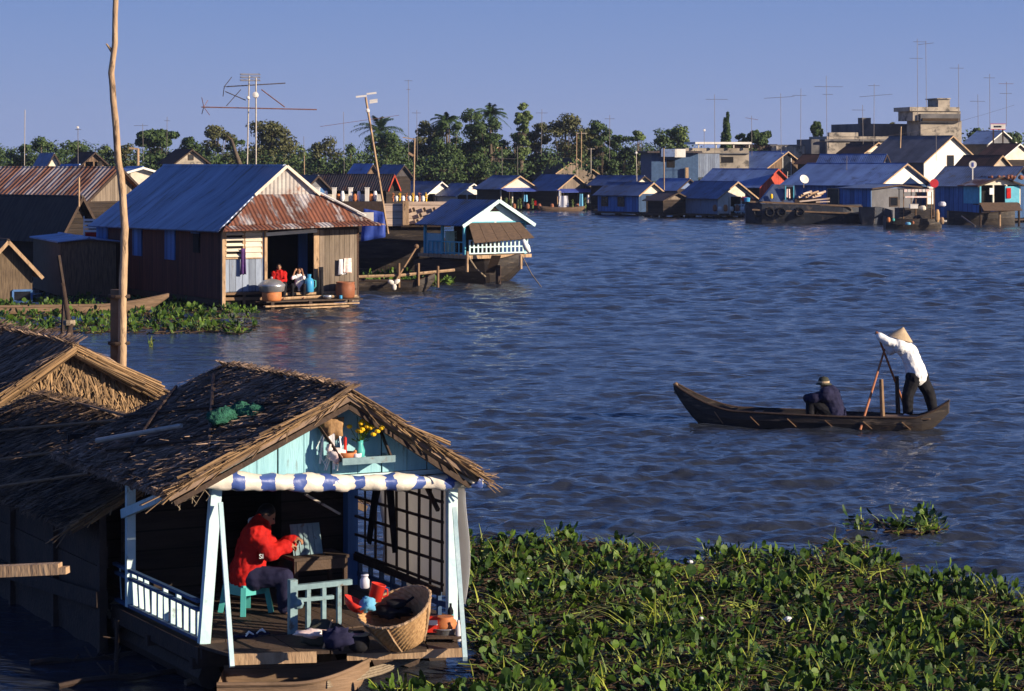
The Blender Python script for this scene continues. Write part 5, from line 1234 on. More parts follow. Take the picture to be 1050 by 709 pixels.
m.build('body', 'plastic_blue', c5); m = MB(); m.tube([(.13, 0, .42), (.22, 0, .40), (.22, 0, .2), (.16, 0, .14)], .025, 6); m.build('handle', 'plastic_aqua', c5); m = MB(); m.lathe([(.07, .56), (.07, .62)], n=12); m.build('cap', 'plastic_blue', c5)
# aluminium cauldron on its clay stove
c5 = thing('cauldron', 'big aluminium cauldron with domed lid at the left of the landing stage', 'pot', LW(pf, V(.30, .15, .28)))
m = MB(); m.lathe([(.30, .28), (.42, .34), (.45, .50), (.46, .52)], n=26); m.smooth = True; m.build('pot_body', 'aluminium', c5)
m = MB(); m.lathe([(.47, .52), (.44, .56), (.30, .68), (.10, .74), (.02, .75)], n=26); m.smooth = True; ld = m.build('lid', 'aluminium', c5); m = MB(); m.ball((0, 0, .78), .04, n=8); m.build('knob', 'aluminium', ld)
m = MB(); m.lathe([(.30, 0), (.33, .05), (.33, .30), (.28, .33)], n=20); m.smooth = True; m.build('stove', 'clay_orange', c5)
m = MB(); m.lathe([(.26, 0), (.32, .06), (.34, .35), (.31, .52), (.33, .56), (.29, .56), (.27, .48)], n=24); rest('water_jar', 'clay', m, 'brown glazed water jar at the right end of the landing stage', 'jar', LW(pf, V(3.15, .35, .28)), 0, None, True)
m = MB(); m.lathe([(.10, 0), (.16, .05), (.17, .13), (.16, .13)], n=18); rest('small_pot', 'aluminium', m, 'small metal pot on the boards left of the brown jar', 'pot', LW(pf, V(2.45, .3, .28)), 0, None, True)
m = MB(); m.lathe([(.05, 0), (.06, .02), (.055, .12)], n=10); rest('bottle', 'plastic_blue', m, 'little blue bottle between the small pot and the brown jar', 'bottle', LW(pf, V(2.85, .1, .28)), 0, None, True)
# hanging clothes
def hang(nm, mt, label, px0, px1, py0, py1, d, t_=h5, cat='cloth', grp=None, slant=0.0):
    p = FP(t_, px0, py0, d); q = FP(t_, px1, py1, d); m = MB(); nx, nz_ = 9, 9; vs = []
    for i in range(nx):
        for k in range(nz_):
            u = i / (nx - 1); v = k / (nz_ - 1); xx_ = p.x + (q.x - p.x) * (u * (1 - .18 * (1 - v)) + .09 * (1 - v)) + slant * v
            vs.append(V(xx_, d + .03 * math.sin(u * 9 + px0) * (.4 + v), p.z + (q.z - p.z) * v - .04 * abs(math.sin(u * 5 + px0)) * v))
    m.add(vs, [(i * nz_ + k, (i + 1) * nz_ + k, (i + 1) * nz_ + k + 1, i * nz_ + k + 1) for i in range(nx - 1) for k in range(nz_ - 1)], .5); m.smooth = True
    o = m.build(nm, mt, None, (0, 0, 0)); o.location = t_.location; o.rotation_euler = t_.rotation_euler
    c = sum(vs, V(0, 0, 0)) / len(vs)
    for v in o.data.vertices: v.co -= c
    o.location = LW(t_, c); md = o.modifiers.new('s', 'SOLIDIFY'); md.thickness = .02; return tag(o, label, cat, grp)
hang('hanging_shirt', 'cloth_white', 'white shirt hanging on the grey board wall, the left of two', 347, 354, 266, 281, -.12, cat='shirt')
hang('hanging_shirt', 'cloth_pink', 'pinkish white shirt hanging on the grey board wall, the right of two', 352, 361, 265, 279, -.17, cat='shirt')
hang('hanging_cloth', 'cloth_purple', 'long purple cloth hanging below the louvred window', 247, 252, 255, 281, -.15)
hang('hanging_garment', 'cloth_black', 'long dark garment hanging beside the right door post', 326, 332, 274, 302, -.22, cat='garment')
m = MB(); m.tube([FP(h5, 232, 234, -.3), FP(h5, 262, 236, -.3) + V(0, 0, -.1), FP(h5, 290, 234, -.3)], .012, 5); tag(m.build('clothes_line', 'rope', None, (0, 0, 0)), 'sagging line strung under the rusty eave above the louvres', 'line'); COL.objects[-1].location = h5.location; COL.objects[-1].rotation_euler = h5.rotation_euler

# ---------------------------------------------------------------- antennas
def antenna(label, px, top, base, Y, aer=(), lean=0.0, r=None, mt='metal', dish=None, group=None, extra=None):
    b = W(px, base, Y); tp_ = W(px + lean, top, Y); r = r or .00011 * Y
    t = thing('antenna', label, 'antenna', b, 0, group)
    m = MB(); m.tube([V(0, 0, 0), tp_ - b], r, 6); m.build('mast', mt, t)
    for (y, xl, xr, n, el, dy, col) in aer:     # row, left/right extent in px, number of elements, half length (px), tilt, material
        u = (base - y) / (base - top); c = (tp_ - b) * u; s = Y / F
        l_ = c + V((xl) * s, 0, -dy * s); q = c + V((xr) * s, .25 * abs(xr - xl) * s, dy * s)
        m = MB(); m.tube([l_, q], r * .8, 5)
        for i in range(n):
            p = l_.lerp(q, (i + .3) / n); h_ = el * s * (1 - .35 * i / n)
            m.tube([p + V(-.35 * h_, h_ * .9, .15 * h_), p - V(-.35 * h_, h_ * .9, .15 * h_)], r * .55, 4)
        m.build('aerial', col, t)
    if dish:
        m = MB(); c = (tp_ - b) * ((base - dish[0]) / (base - top)); m.lathe([(dish[1] * Y / F, -.03), (dish[1] * Y / F, .12), (.03, .14)], c + V(0, -.1, 0), 12, Matrix.Rotation(R(80), 3, 'X')); m.build('junction_box' if len(dish) < 3 else 'dish', 'white', t)
    return t
YA = 86.5
t = antenna('tall left mast on the rust roofed house carrying the short dark aerial', 253.5, 78, 171, 87.2, ((87, -22, 36, 16, 3.0, 2, 'metal'),), 2.0, .026, 'metal_pale', (101, 1.6))
m = MB(); s = YA / F; c = W(230, 89, 87.2) - t.location
for dx, dy in ((-2, 10), (7, -10), (3, 0)): m.tube([c, c + V(dx * s, .2, -dy * s)], .015, 4)
m.tube([W(231, 94, 87.2) - t.location, W(252, 103, 87.2) - t.location], .018, 4); m.tube([W(247, 92, 87.2) - t.location, W(232, 109, 87.2) - t.location], .014, 4); m.build('reflector', 'metal', t)
t = antenna('tall right mast on the rust roofed house carrying the long red aerial', 262.5, 80, 171, YA, ((111, -56, 60, 30, 2.0, -1, 'metal_rust'),), 0, .028, 'metal_pale', (98, 3.0))
m = MB(); c = W(209, 110, YA) - t.location
for dx, dy in ((-3, -10), (3, -7), (5, 8), (-3, 7)): m.tube([c, c + V(dx * s, .25, -dy * s)], .014, 4)
m.tube([W(268, 92, YA) - t.location, W(292, 110, YA) - t.location], .02, 4); m.build('reflector', 'metal_rust', t)
m = MB(); 
for y in (77, 80, 83): m.tube([W(247, y, YA) - t.location, W(267, y, YA) - t.location, W(266, y - 1, YA + .9) - t.location, W(246, y - 1, YA + .9) - t.location, W(247, y, YA) - t.location], .014, 4)
m.build('loop_aerial', 'metal_pale', t)
t = antenna('leaning pale mast with a small white aerial behind the rust roofed house', 398, 100, 240, 97, (), -23, .05, 'wood_pale', (114, 2.0))
for (y, xl, xr) in ((99, 365, 376), (96, 376, 386), (103, 379, 387), (105, 379, 387)):
    m = MB(); m.bar(W(xl, y + .6, 97) - t.location, W(xr, y - .6, 97) - t.location, .04, .07); m.build('aerial', 'white', t)

# ================================================================ LEFT BANK: shed, hut, rusty roof house, canoe
gable_house('thatch_shed', 'dark thatch walled shed with flat blue metal roof at the left', 62, 119, 34, 89, 249, 246, 20, 'shed', 'straw_wall', 'straw_wall', 'straw_wall', 'tin_bright', base=.05, raft=False, over=.12, trimw=.05)
t = gable_house('thatch_hut', 'little straw walled hut with sunlit gable half outside the left edge', -20, 33, -60, 84, 277, 248, 25, 'hut', 'straw_wall', 'straw_wall', 'straw_wall', 'thatch_dark', 'wood_pale', base=.1, raft=False, over=.3, wins=((.62, .98, .02, .35, 'paint_blue'),))
t = gable_house('rusty_roof_house', 'long low house under streaked rusty corrugated roofing at the far left', 84, 150, -80, 112, 207, 173, 62, 'house', 'plank_dark', 'plank_grey', 'plank_dark', 'tin_rust_side', 'wood_dark', base=.3, raft=False)
t = gable_house('grey_thatch_house', 'dark grey roofed hut behind the blue roofed thatch shed', 62, 96, -40, 100, 236, 203, 50, 'hut', 'plank_dark', 'plank_dark', 'plank_dark', 'roof_thatch', base=.2, raft=False)
m = MB(); q = W(94, 235, 94)
for i in range(6): m.bx(-.28, .28, 0, .03, .0 + i * .14, .09 + i * .14, a=random.random())
m.bx(-.32, -.28, -.01, .04, -.1, .9); m.bx(.28, .32, -.01, .04, -.1, .9)
rest('crate', 'white', m, 'white slatted panel between the blue roofed shed and the big house', 'panel', q - V(0, 0, .4))
m = MB(); m.bx(-.27, .27, -.01, .0, 0, .3); rest('red_cloth', 'cloth_red', m, 'red cloth hung on the white slatted panel', 'cloth', q + V(0.02, -.02, -.42))
m = MB(); m.tube([W(81, 182, 92), W(81, 212, 92)], .04, 6); tag(m.build('post', 'wood_pale'), 'thin pale post sticking up before the streaked rusty roof', 'post')
CB = W(-70, 327, 79); CE = W(183, 308, 81)
cn = thing('canoe', 'long slim wooden canoe lying in the hyacinth at the left', 'boat', (CB.x, 78.5, 0), math.atan2(2.0, CE.x - CB.x)); CL = CE.x - CB.x
def cprof(u): 
    hw = .38 * math.sin(math.pi * (u * .95 + .03)) ** .5 + .02; gz = .26 + .34 * max(0, (u - .72) / .28) ** 1.5 ; kz = -.1 + .60 * max(0, (u - .86) / .14) ** 1.3
    return hw, gz, min(kz, gz - .05), u * CL
hull(cn, CL, .4, cprof, mt='hull_wood')

# ================================================================ CENTRE HOUSEBOAT with awning
random.seed(61)
a6 = 36; x0, Wd, L, ze, zr = solve_house(476, 538, 436, 99, 229, 206, R(a6))
h6 = thing('awning_houseboat', 'blue posted houseboat with white gable and lowered brown awning', 'houseboat', (x0, 99, 0), R(a6)); fz = CH - (262 - HZ) * 99 / F
ze = CH - (228 - HZ) * 99 / F; sl = (zr - ze) / (Wd / 2)
m = MB(); m.slab([(0, 0, ze), (Wd, 0, ze), (Wd / 2, 0, zr - .03)], (0, 1, 0), .05); m.build('gable', 'paint_pale', h6)
m = MB(); m.slab([(Wd * .42, -.02, ze + .42), (Wd * .58, -.02, ze + .42), (Wd / 2, -.02, ze + .62)], (0, 1, 0), .015); m.build('gable_vent', 'void', h6)
m = MB(); o_ = .3; e = ze - o_ * sl
m.slab([(-o_, -o_, e), (Wd / 2, -o_, zr), (Wd / 2, L + o_, zr), (-o_, L + o_, e)], (-sl, 0, 1), .04); m.slab([(Wd + o_, -o_, e), (Wd + o_, L + o_, e), (Wd / 2, L + o_, zr), (Wd / 2, -o_, zr)], (sl, 0, 1), .04)
rf = m.build('roof', 'tin_far', h6)
for p, q in (((-o_, -o_ - .03, e), (Wd / 2, -o_ - .03, zr)), ((Wd + o_, -o_ - .03, e), (Wd / 2, -o_ - .03, zr))): m = MB(); m.bar(p, q, .14, .04, up=(0, 1, 0)); m.build('bargeboard', 'paint_pale', rf)
for x, y in ((0, 0), (Wd, 0), (0, L * .55), (0, L), (Wd, L), (Wd / 2, 0)): m = MB(); m.bar((x, y, fz - .1), (x, y, ze), .1); m.build('post', 'paint_cyan' if (x, y) != (Wd / 2, 0) else 'paint_pale', h6)
m = MB(); m.bar((0, 0, ze - .04), (0, L, ze - .04), .08, .1); m.bar((0, 0, ze - .04), (Wd, 0, ze - .04), .08, .1); m.build('eave_beam', 'paint_cyan', h6)
m = MB(); m.bx(-.1, Wd + .1, -.35, L + .4, fz - .14, fz); m.build('deck', 'wood_pale', h6)
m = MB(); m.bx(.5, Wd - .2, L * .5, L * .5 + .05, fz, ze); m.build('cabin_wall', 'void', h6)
m = MB(); m.bx(0.02, .06, L * .56, L, fz, ze - .5); m.bx(.06, .6, L * .5, L * .5 + .04, fz, ze - .4); m.build('cabin_side', 'paint_aqua', h6)
m = MB()
for z in (.05, .30, .58): m.bx(.05, Wd - .05, -.30, -.25, fz + z, fz + z + .05)
for i in range(15): x = .08 + (Wd - .16) * i / 14; m.bx(x - .035, x + .035, -.295, -.255, fz + .05, fz + .6)
m.build('front_railing', 'paint_pale', h6)
m = MB()
for z in (.05, .5): m.bx(-.06, -.02, 0, L * .9, fz + z, fz + z + .05)
for i in range(9): y = L * .9 * i / 8; m.bx(-.055, -.025, y - .03, y + .03, fz, fz + .5)
m.build('side_railing', 'paint_cyan', h6)
# awning panels (five mats)
AT0, AT1 = FP(h6, 480, 228, -.1), FP(h6, 533, 225, -.1); AB0, AB1 = FP(h6, 486, 250, -.55), FP(h6, 541, 240, -.55)
AT0.z = AT1.z = ze - .05; AB1.z = AB0.z + .16; AB1.x = max(AB1.x, Wd + .1)
for i in range(5):
    u0, u1 = i / 5, (i + .97) / 5; m = MB(); m.slab([AT0.lerp(AT1, u0), AT0.lerp(AT1, u1), AB0.lerp(AB1, u1), AB0.lerp(AB1, u0)], (0, -1, .6), .03); m.build('awning_panel', 'mat_brown', h6)
# hull under it
hb6 = MB(); 
t = thing('barge', 'dark planked barge hull carrying the awning houseboat', 'boat', LW(h6, V(Wd * .42, 1.3, 0)), R(a6 - 50))
def bprof(u):
    hw = 1.25 * min(1, (1 - u) * 3 + .2) ** .6; gz = fz - .22 + .25 * max(0, (u - .7) / .3) ** 2; kz = -.3 + .9 * max(0, (u - .72) / .28) ** 1.4
    return hw, gz, min(kz, gz - .1), (u - .5) * 4.2
hull(t, 4.2, 1, bprof, seg=24)
for k, (p, q, r_, lb) in enumerate(((W(480, 263, 98), W(498, 284, 98.6), .03, 'rope'), (W(535, 262, 98), W(556, 296, 96.5), .02, 'rope'))):
    m = MB(); m.tube([p, p.lerp(q, .5) + V(0, 0, -.12), q], r_, 5); tag(m.build('mooring_rope', 'rope'), ('rope slanting under the deck of the awning houseboat', 'mooring rope running out to the right of the awning houseboat')[k], 'rope')
for k, (px, y0, y1, Y_, r_, lb) in enumerate(((479, 258, 275, 98, .06, 'short stake below the left corner of the awning deck'), (511, 272, 292, 98, .11, 'thick dark pile standing in the water under the awning houseboat'), (534, 262, 272, 97.5, .06, 'short stake below the right corner of the awning deck'))):
    m = MB(); m.tube([W(px, y1 + 4, Y_), W(px, y0, Y_)], r_, 8); tag(m.build('pile', 'wood_dark' if k == 1 else 'wood_pale'), lb, 'pile')
m = MB(); m.slab([W(504, 262, 97.6), W(514, 262, 97.6), W(507, 280, 98.2), W(498, 280, 98.2)], (0, -1, 0), .05); tag(m.build('woven_mat', 'mat_brown'), 'dark woven mat hanging under the deck of the awning houseboat', 'mat')
m = MB(); pts = [W(536, 246, 98), W(540, 254, 98), W(543, 259, 98)]; m.tube(pts, [.08, .14, .06], 8); m.smooth = True; tag(m.build('white_cloth', 'cloth_white'), 'white cloth fluttering at the right corner of the awning deck', 'cloth')
# cargo barge with bleached planks behind
t = thing('cargo_boat', 'large dark cargo boat with bleached plank bulwark behind the awning houseboat', 'boat', W(410, 282, 106).xy.to_3d(), R(4))
def gprof(u):
    hw = 1.7 * min(1, u * 4 + .25) ** .5; gz = 1.55 + .5 * max(0, 1 - u / .2); return hw, gz, -.3 + .8 * max(0, 1 - u / .1), (u - .5) * 8
hull(t, 8, 1, gprof, seg=20, mt='hull_dark')
def bb_(px0, px1, y0, y1, Y_, th, mt, nm='bulwark', par=t):
    m = MB(); p, q = W(px0, y1, Y_), W(px1, y0, Y_); m.bx(p.x, q.x, Y_, Y_ + th, p.z, q.z); m.v = [tuple(TL(par, v)) for v in m.v]; return m.build(nm, mt, par)
bb_(394, 414, 209, 232, 104.2, .15, 'bleached'); bb_(418, 470, 207, 231, 104.4, .15, 'bleached'); bb_(413, 419, 206, 231, 104.0, .2, 'wood_pale')
bb_(372, 455, 232, 262, 104.6, .3, 'hull_dark', 'side_planking'); bb_(372, 462, 230, 233, 104.4, .2, 'wood_dark', 'rail')
for i in range(9):
    px = 425 + (i % 5) * 7 + (i // 5) * 4; py = 213 + (i % 3) * 6; p = TL(t, W(px, py + 4, 104.3)); q = TL(t, W(px - 1.5, py, 104.3)); m = MB(); m.bar(p, q, .07, .1); m.build('cleat', 'wood_dark', t)
m = MB(); q = W(384, 280, 101.5)
vs = []
for i in range(8):
    for k in range(8): u, v = i / 7, k / 7; p = W(373 + 22 * u - 3 * v * (1 - u), 214 + 34 * v * (1 - .25 * u) + 4 * u, 101.5); vs.append(p + V(0, .05 * math.sin(u * 11 + v * 3), 0))
m.add(vs, [(i * 8 + k, (i + 1) * 8 + k, (i + 1) * 8 + k + 1, i * 8 + k + 1) for i in range(7) for k in range(7)], .5); m.smooth = True
o = m.build('blue_tarp', 'tarp_blue'); o.modifiers.new('s', 'SOLIDIFY').thickness = .02; tag(o, 'deep blue tarpaulin hung between the rust roofed house and the cargo boat', 'tarp')
m = MB(); p, q = W(366, 230, 100.5), W(383, 218, 100.5); m.bx(p.x, q.x, 100.5, 100.56, p.z, q.z); tag(m.build('white_board', 'white'), 'white board beside the blue tarpaulin at the rusty roof corner', 'board')
# small moored boat with motor shaft and railing
t = thing('moored_boat', 'small dark boat moored beside the rust roofed house with a white propeller', 'boat', W(366, 298, 93).xy.to_3d(), R(2)); sL = (W(446, 290, 93) - t.location).x
def mprof(u): hw = .55 * min(1, (1 - u) * 4 + .15) ** .6; gz = .42 + .3 * max(0, (u - .7) / .3) ** 1.5; return hw, gz, -.15 + .6 * max(0, (u - .8) / .2) ** 1.4, u * sL
hull(t, sL, .5, mprof, seg=24)
m = MB(); c = TL(t, W(404, 291, 92.2)); 
for an in (.6, 2.7, 4.8): m.ball(c + V(.12 * math.cos(an), 0, .12 * math.sin(an)), (.15, .04, .09), Matrix.Rotation(-an, 3, 'Y'), 8)
m.smooth = True; m.build('propeller', 'white', t)
m = MB(); m.tube([c, TL(t, W(427, 254, 93.5))], .035, 6); m.ball(TL(t, W(427, 253, 93.5)), .1, n=8); m.build('motor_shaft', 'wood', t)
m = MB(); m.tube([W(366, 284, 92.3), W(410, 282.5, 92.6), W(466, 277, 93.5)], .06, 6); tag(m.build('rail_pole', 'wood_pale'), 'long pale pole laid level above the small moored boat', 'pole')
for px, y0, y1 in ((409, 270, 287), (429, 270, 285), (449, 273, 287)):
    m = MB(); m.tube([W(px, y1 + 8, 92.5), W(px, y0, 92.5)], .06, 6); tag(m.build('stake', 'wood'), {409: 'left', 429: 'middle', 449: 'right'}[px] + ' one of three stakes holding the level pole over the moored boat', 'stake', 'stakes holding the level pole')
m = MB(); c = G(385, 268); random.seed(9)

# ================================================================ FAR SHORE HOUSES
GH = gable_house
grp = None
# --- left and centre
GH('far_house', 'small beige gabled house among trees left of the big pole', 66, 93, 52, 150, 180, 170, 35, gable='plank_brown', wall='plank_brown', roof='tin_bright', raft=False)
GH('far_house', 'distant gabled house half hidden by trees above the big blue roof', 180, 211, 166, 232, 166, 154, 35, gable='concrete', wall='concrete', roof='roof_brown', raft=False, base=.6, wins=((.42, .58, 1.15, 1.6),))
GH('far_house', 'tiny pale walled house in the trees at the far left', 50, 59, 38, 235, 166, 158, 30, gable='white_warm', wall='white_warm', roof='tin_far', raft=False, base=.6)
GH('far_house', 'low dark roofed house in the trees left of the tall pole', 86, 106, 74, 225, 166, 157, 35, wall='white_warm', gable='plank_brown', roof='roof_brown', raft=False, base=.6, openf=True)
GH('flat_shed', 'pale flat topped shed right behind the tall pole', 133, 157, 120, 140, 176, 172.5, 25, 'shed', 'white_warm', 'white', 'concrete', 'tin_bright', 'white', wins=((.1, .9, .1, .8),))
GH('far_house', 'dark low house between the tall pole and the pale flat shed', 104, 131, 96, 148, 186, 178, 30, wall='plank_dark', gable='plank_brown', roof='tin_bright')
GH('far_house', 'low house with blue front wall right behind the rusty roof', 312, 335, 283, 165, 193, 181, 40, wall='paint_blue', gable='tin_grey', roof='tin_grey', base=.3)
GH('long_house', 'long low brown roofed house with a red ridge line behind the rusty roof', 396, 404, 321, 172, 190, 180, 62, wall='plank_dark', gable='plank_dark', roof='tin_dark', base=.3, trim='red_wall')
GH('far_house', 'small blue roofed house with brown gable in front of the palm tree', 374, 387, 358, 246, 179, 169, 40, gable='plank_brown', roof='tin_bright', base=.5, raft=False)
GH('far_house', 'dark blue roofed house right of the palm tree', 404, 421, 386, 246, 181, 170, 40, gable='tin_dark', wall='plank_dark', roof='tin_far', base=.5, raft=False)
GH('far_house', 'beige gable with small window behind the dark thatched gable', 438, 462, 424, 292, 174, 164, 40, gable='concrete', wall='concrete', roof='tin_bright', base=.6, raft=False, wins=((.4, .6, 1.15, 1.6),))
GH('far_house', 'dark thatched gable house in the middle of the shore houses', 432, 468, 408, 280, 186, 174, 40, gable='straw_wall', wall='plank_dark', roof='roof_brown', base=.6, raft=False)
GH('far_house', 'tall brown roofed house rising under the trees in the centre', 497, 527, 470, 300, 163, 147, 48, gable='roof_brown', wall='plank_dark', roof='roof_brown', base=.6, raft=False, trim='wood_pale')
GH('far_house', 'small grey gable between two blue roofed houses in the centre', 518, 537, 505, 282, 181, 173, 40, gable='plank_brown', wall='plank_dark', roof='tin_bright', base=.6, raft=False)
GH('far_house', 'large grey brown plank gable with dark roof behind the tarpaulin houses', 563, 617, 548, 272, 182, 163, 30, gable='plank_grey', wall='plank_grey', roof='tin_dark', base=.6, raft=False, trim='wood_pale')
GH('white_gable_house', 'left white gabled floating house behind the bleached plank boat', 437, 465, 392, 256, 199, 187, 42, gable='white', wall='white_warm', roof='tin_far', openf=True, trim='white')
GH('white_gable_house', 'right white gabled floating house behind the bleached plank boat', 468, 500, 448, 254, 200, 189, 36, gable='white', wall='white_warm', roof='tin_far', openf=True, trim='white')
ha = GH('tarpaulin_house', 'floating house with white gable and blue tarpaulin over its porch', 513, 549, 489, 248, 193, 181, 38, gable='white_warm', wall='plank_dark', roof='tin_far', openf=True, trim='wood_pale', skirt=(1.6, 'tarp_blue'))
hb_ = GH('tarpaulin_house', 'floating house with brown gable and narrow blue tarpaulin', 571, 604, 541, 247, 194, 180, 36, gable='plank_grey', wall='plank_dark', roof='tin_far', openf=True, trim='wood_pale', skirt=(1.2, 'tarp_blue'))
# --- blue houses
GH('blue_house', 'blue walled floating house under a wide slate blue roof', 655, 680, 613, 221, 199, 188, 42, gable='white_warm', wall='paint_blue', sidew='paint_blue', roof='tin_far', trim='wood_pale', swins=((.35, .5, .3, .8), (.75, .9, .3, .8)), door=(.3, .7, .9))
GH('far_house', 'small cream gable behind the blue walled floating house', 649, 668, 606, 243, 189, 181, 40, gable='white_warm', wall='plank_dark', roof='tin_far', base=.5)
GH('far_house', 'low blue roofed house behind the two blue walled floating houses', 694, 716, 668, 236, 194, 184, 42, gable='tin_far', wall='plank_dark', roof='tin_bright', base=.4)
hc = GH('porch_house', 'floating house with cream gable and white posted sunlit porch beside the cargo boat', 736, 772, 697, 212, 202, 187, 36, gable='white_warm', wall='plank_dark', sidew='paint_bluegrey', roof='tin_far', trim='wood_pale', openf=True)
GH('plank_hut', 'grey plank fronted hut between the blue house and the porch house', 680, 706, 664, 214, 205, 198, 36, 'hut', gable='plank_grey', wall='plank_dark', sidew='plank_dark', roof='tin_dark')
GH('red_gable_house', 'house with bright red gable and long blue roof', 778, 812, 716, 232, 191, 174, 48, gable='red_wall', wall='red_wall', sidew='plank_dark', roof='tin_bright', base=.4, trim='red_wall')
GH('plank_gable_house', 'blue roofed house with tall brown plank gable and white window', 784, 827, 748, 262, 173, 156, 44, gable='plank_brown', wall='plank_brown', roof='tin_bright', base=.6, raft=False, wins=((.42, .62, .78, 1.45, 'white'),), trim='wood_pale')
GH('dark_roof_house', 'house with steep dark brown roof left of the brown plank gable', 786, 802, 738, 285, 168, 149, 62, gable='plank_dark', wall='plank_dark', roof='roof_brown', base=.6, raft=False, trim='white_warm')
hm = GH('long_blue_house', 'long blue floating house with bright blue roof and white gable', 901, 951, 806, 200, 189, 168.5, 47, gable='white', wall='paint_blue', sidew='paint_blue', roof='tin_bright', trim='wood_pale', swins=((.42, .54, .35, .85, 'wood_pale'),), over=.4)
GH('lean_shed', 'low blue shed built against the front of the long blue house', 893, 946, 864, 195, 193.5, 190, 47, 'shed', gable='tin_bright', wall='tin_grey', sidew='paint_blue', roof='tin_far', wins=((.35, .5, .4, .7),))
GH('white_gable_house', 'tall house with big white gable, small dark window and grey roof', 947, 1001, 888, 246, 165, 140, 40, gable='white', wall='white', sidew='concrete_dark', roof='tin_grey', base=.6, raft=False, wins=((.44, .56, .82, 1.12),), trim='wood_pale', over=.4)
GH('far_house', 'small cream gabled house before the crumbling concrete building', 886, 911, 862, 258, 156, 146.5, 36, gable='white_warm', wall='concrete', roof='roof_brown', base=.6, raft=False, trim='wood_pale')
GH('far_house', 'low blue roof with pale stripes behind the long blue house', 900, 912, 838, 226, 173, 159, 55, gable='tin_far', wall='plank_dark', roof='tin_bright', base=.6, raft=False)
GH('far_house', 'small dark roofed house between the plank gable and the concrete wall', 836, 852, 818, 256, 167, 159, 50, gable='plank_dark', wall='plank_dark', roof='roof_brown', base=.6, raft=False)
GH('far_house', 'dark roofed house with small cream gable at the right edge', 1012, 1038, 978, 236, 175, 160, 44, gable='concrete', wall='plank_dark', roof='roof_brown', base=.5, trim='wood_pale')
GH('far_house', 'pale gabled house cut by the right edge of the picture', 1024, 1062, 1000, 252, 164, 148, 44, gable='white_warm', wall='plank_dark', roof='roof_brown', base=.5, trim='white', raft=False)
GH('far_house', 'blue grey roofed house right of the concrete tower', 1012, 1040, 990, 275, 147, 135, 50, gable='tin_grey', wall='concrete_dark', roof='tin_bright', base=.6, raft=False, trim='white')
GH('dark_blue_house', 'dark blue floating house with wide blue roof at the right', 1030, 1060, 957, 196, 190, 172, 55, gable='paint_blue', wall='paint_blue', roof='tin_far', swins=((.2, .3, .2, .8),))
hs = GH('stilt_hut', 'turquoise sided hut with rusty roof and brown mat railing at the right edge', 1004, 1046, 988, 187, 190, 182, 20, 'hut', gable='white_warm', wall='void', sidew='paint_cyan', roof='tin_rust', base=1.7, raft=False, openf=True)
W1, L1, z1, z2 = dims(hs)
m = MB(); m.bx(W1 * .62, W1 - .1, -.08, -.02, 1.75, z1 - .1); m.build('side_panel', 'paint_cyan', hs); m = MB(); m.bx(.0, .14, -.08, -.02, 1.75, z1); m.build('corner_board', 'paint_cyan', hs)
m = MB(); m.slab([(-.05, -.75, 1.15), (W1 * .92, -.75, 1.15), (W1 * .92, -.1, 1.75), (-.05, -.1, 1.75)], (0, -.6, 1), .05); m.build('mat_railing', 'mat_brown', hs)
for x in (.1, W1 / 2, W1 - .1): m = MB(); m.tube([(x, 0, -.8), (x, 0, 1.7)], .09, 6); m.build('stilt', 'wood_pale' if x == W1 / 2 else 'wood_dark', hs)
for i, (u, mt_, lb) in enumerate(((.70, 'cloth_red', 'red cloth hanging on the turquoise side of the stilt hut'), (.28, 'cloth_white', 'white cloth hanging in the dark opening of the stilt hut'))):
    m = MB(); m.bx(-.18, .18, -.02, .02, 0, .8 - .3 * i); rest('hanging_cloth', mt_, m, lb, 'cloth', LW(hs, V(W1 * u, -.14, 2.1 + .3 * i)), R(20))
# gangway of rubble and lumps on its roof
m = MB(); random.seed(5)
for i in range(14): m.ball((random.uniform(-1.4, 1.4), random.uniform(-.3, .3), random.uniform(.03, .12)), random.uniform(.1, .2), n=7)
rest('roof_clutter', 'clay', m, 'row of reddish lumps laid along the roof of the stilt hut', 'clutter', W(1030, 183, 187.5))

# laundry, pots and people-sized clutter on the sunny porches
def box_item(nm, mt, label, px, py0, py1, wpx, Y, cat, grp=None, kind='cloth'):
    s = Y / F; c = W(px, py1, Y); h_ = (py1 - py0) * s; w_ = wpx * s; m = MB()
    if kind == 'cloth':
        n = 7; vs = []
        for i in range(n):
            for k in range(5): u, v = i / (n - 1), k / 4; vs.append(V((u - .5) * w_ * (1 - .25 * (1 - v)), .05 * math.sin(u * 9 + px), h_ * (1 - v) - .06 * h_ * math.sin(u * 5 + px) * v))
        m.add(vs, [(i * 5 + k, (i + 1) * 5 + k, (i + 1) * 5 + k + 1, i * 5 + k + 1) for i in range(n - 1) for k in range(4)], .5); m.smooth = True
    elif kind == 'jar': m.lathe([(w_ * .3, 0), (w_ * .5, h_ * .2), (w_ * .5, h_ * .7), (w_ * .3, h_), (w_ * .25, h_ * .95)], n=12); m.smooth = True
    elif kind == 'plant':
        m.lathe([(w_ * .2, 0), (w_ * .3, h_ * .35), (w_ * .25, h_ * .35)], n=8)
        for i in range(40):
            a_ = random.uniform(0, 6.28); q = V(math.cos(a_) * w_ * .4 * random.random(), math.sin(a_) * w_ * .4 * random.random(), h_ * random.uniform(.4, 1)); m.ball(q, (w_ * .12, w_ * .12, w_ * .07), n=4)
    else: m.bx(-w_ / 2, w_ / 2, -.2, .2, 0, h_); m.bx(-w_ / 2 - .03, w_ / 2 + .03, -.23, .23, h_, h_ + .04)
    o = rest(nm, mt, m, label, cat, c, 0, grp)
    if kind == 'cloth': o.modifiers.new('s', 'SOLIDIFY').thickness = .03
    return o
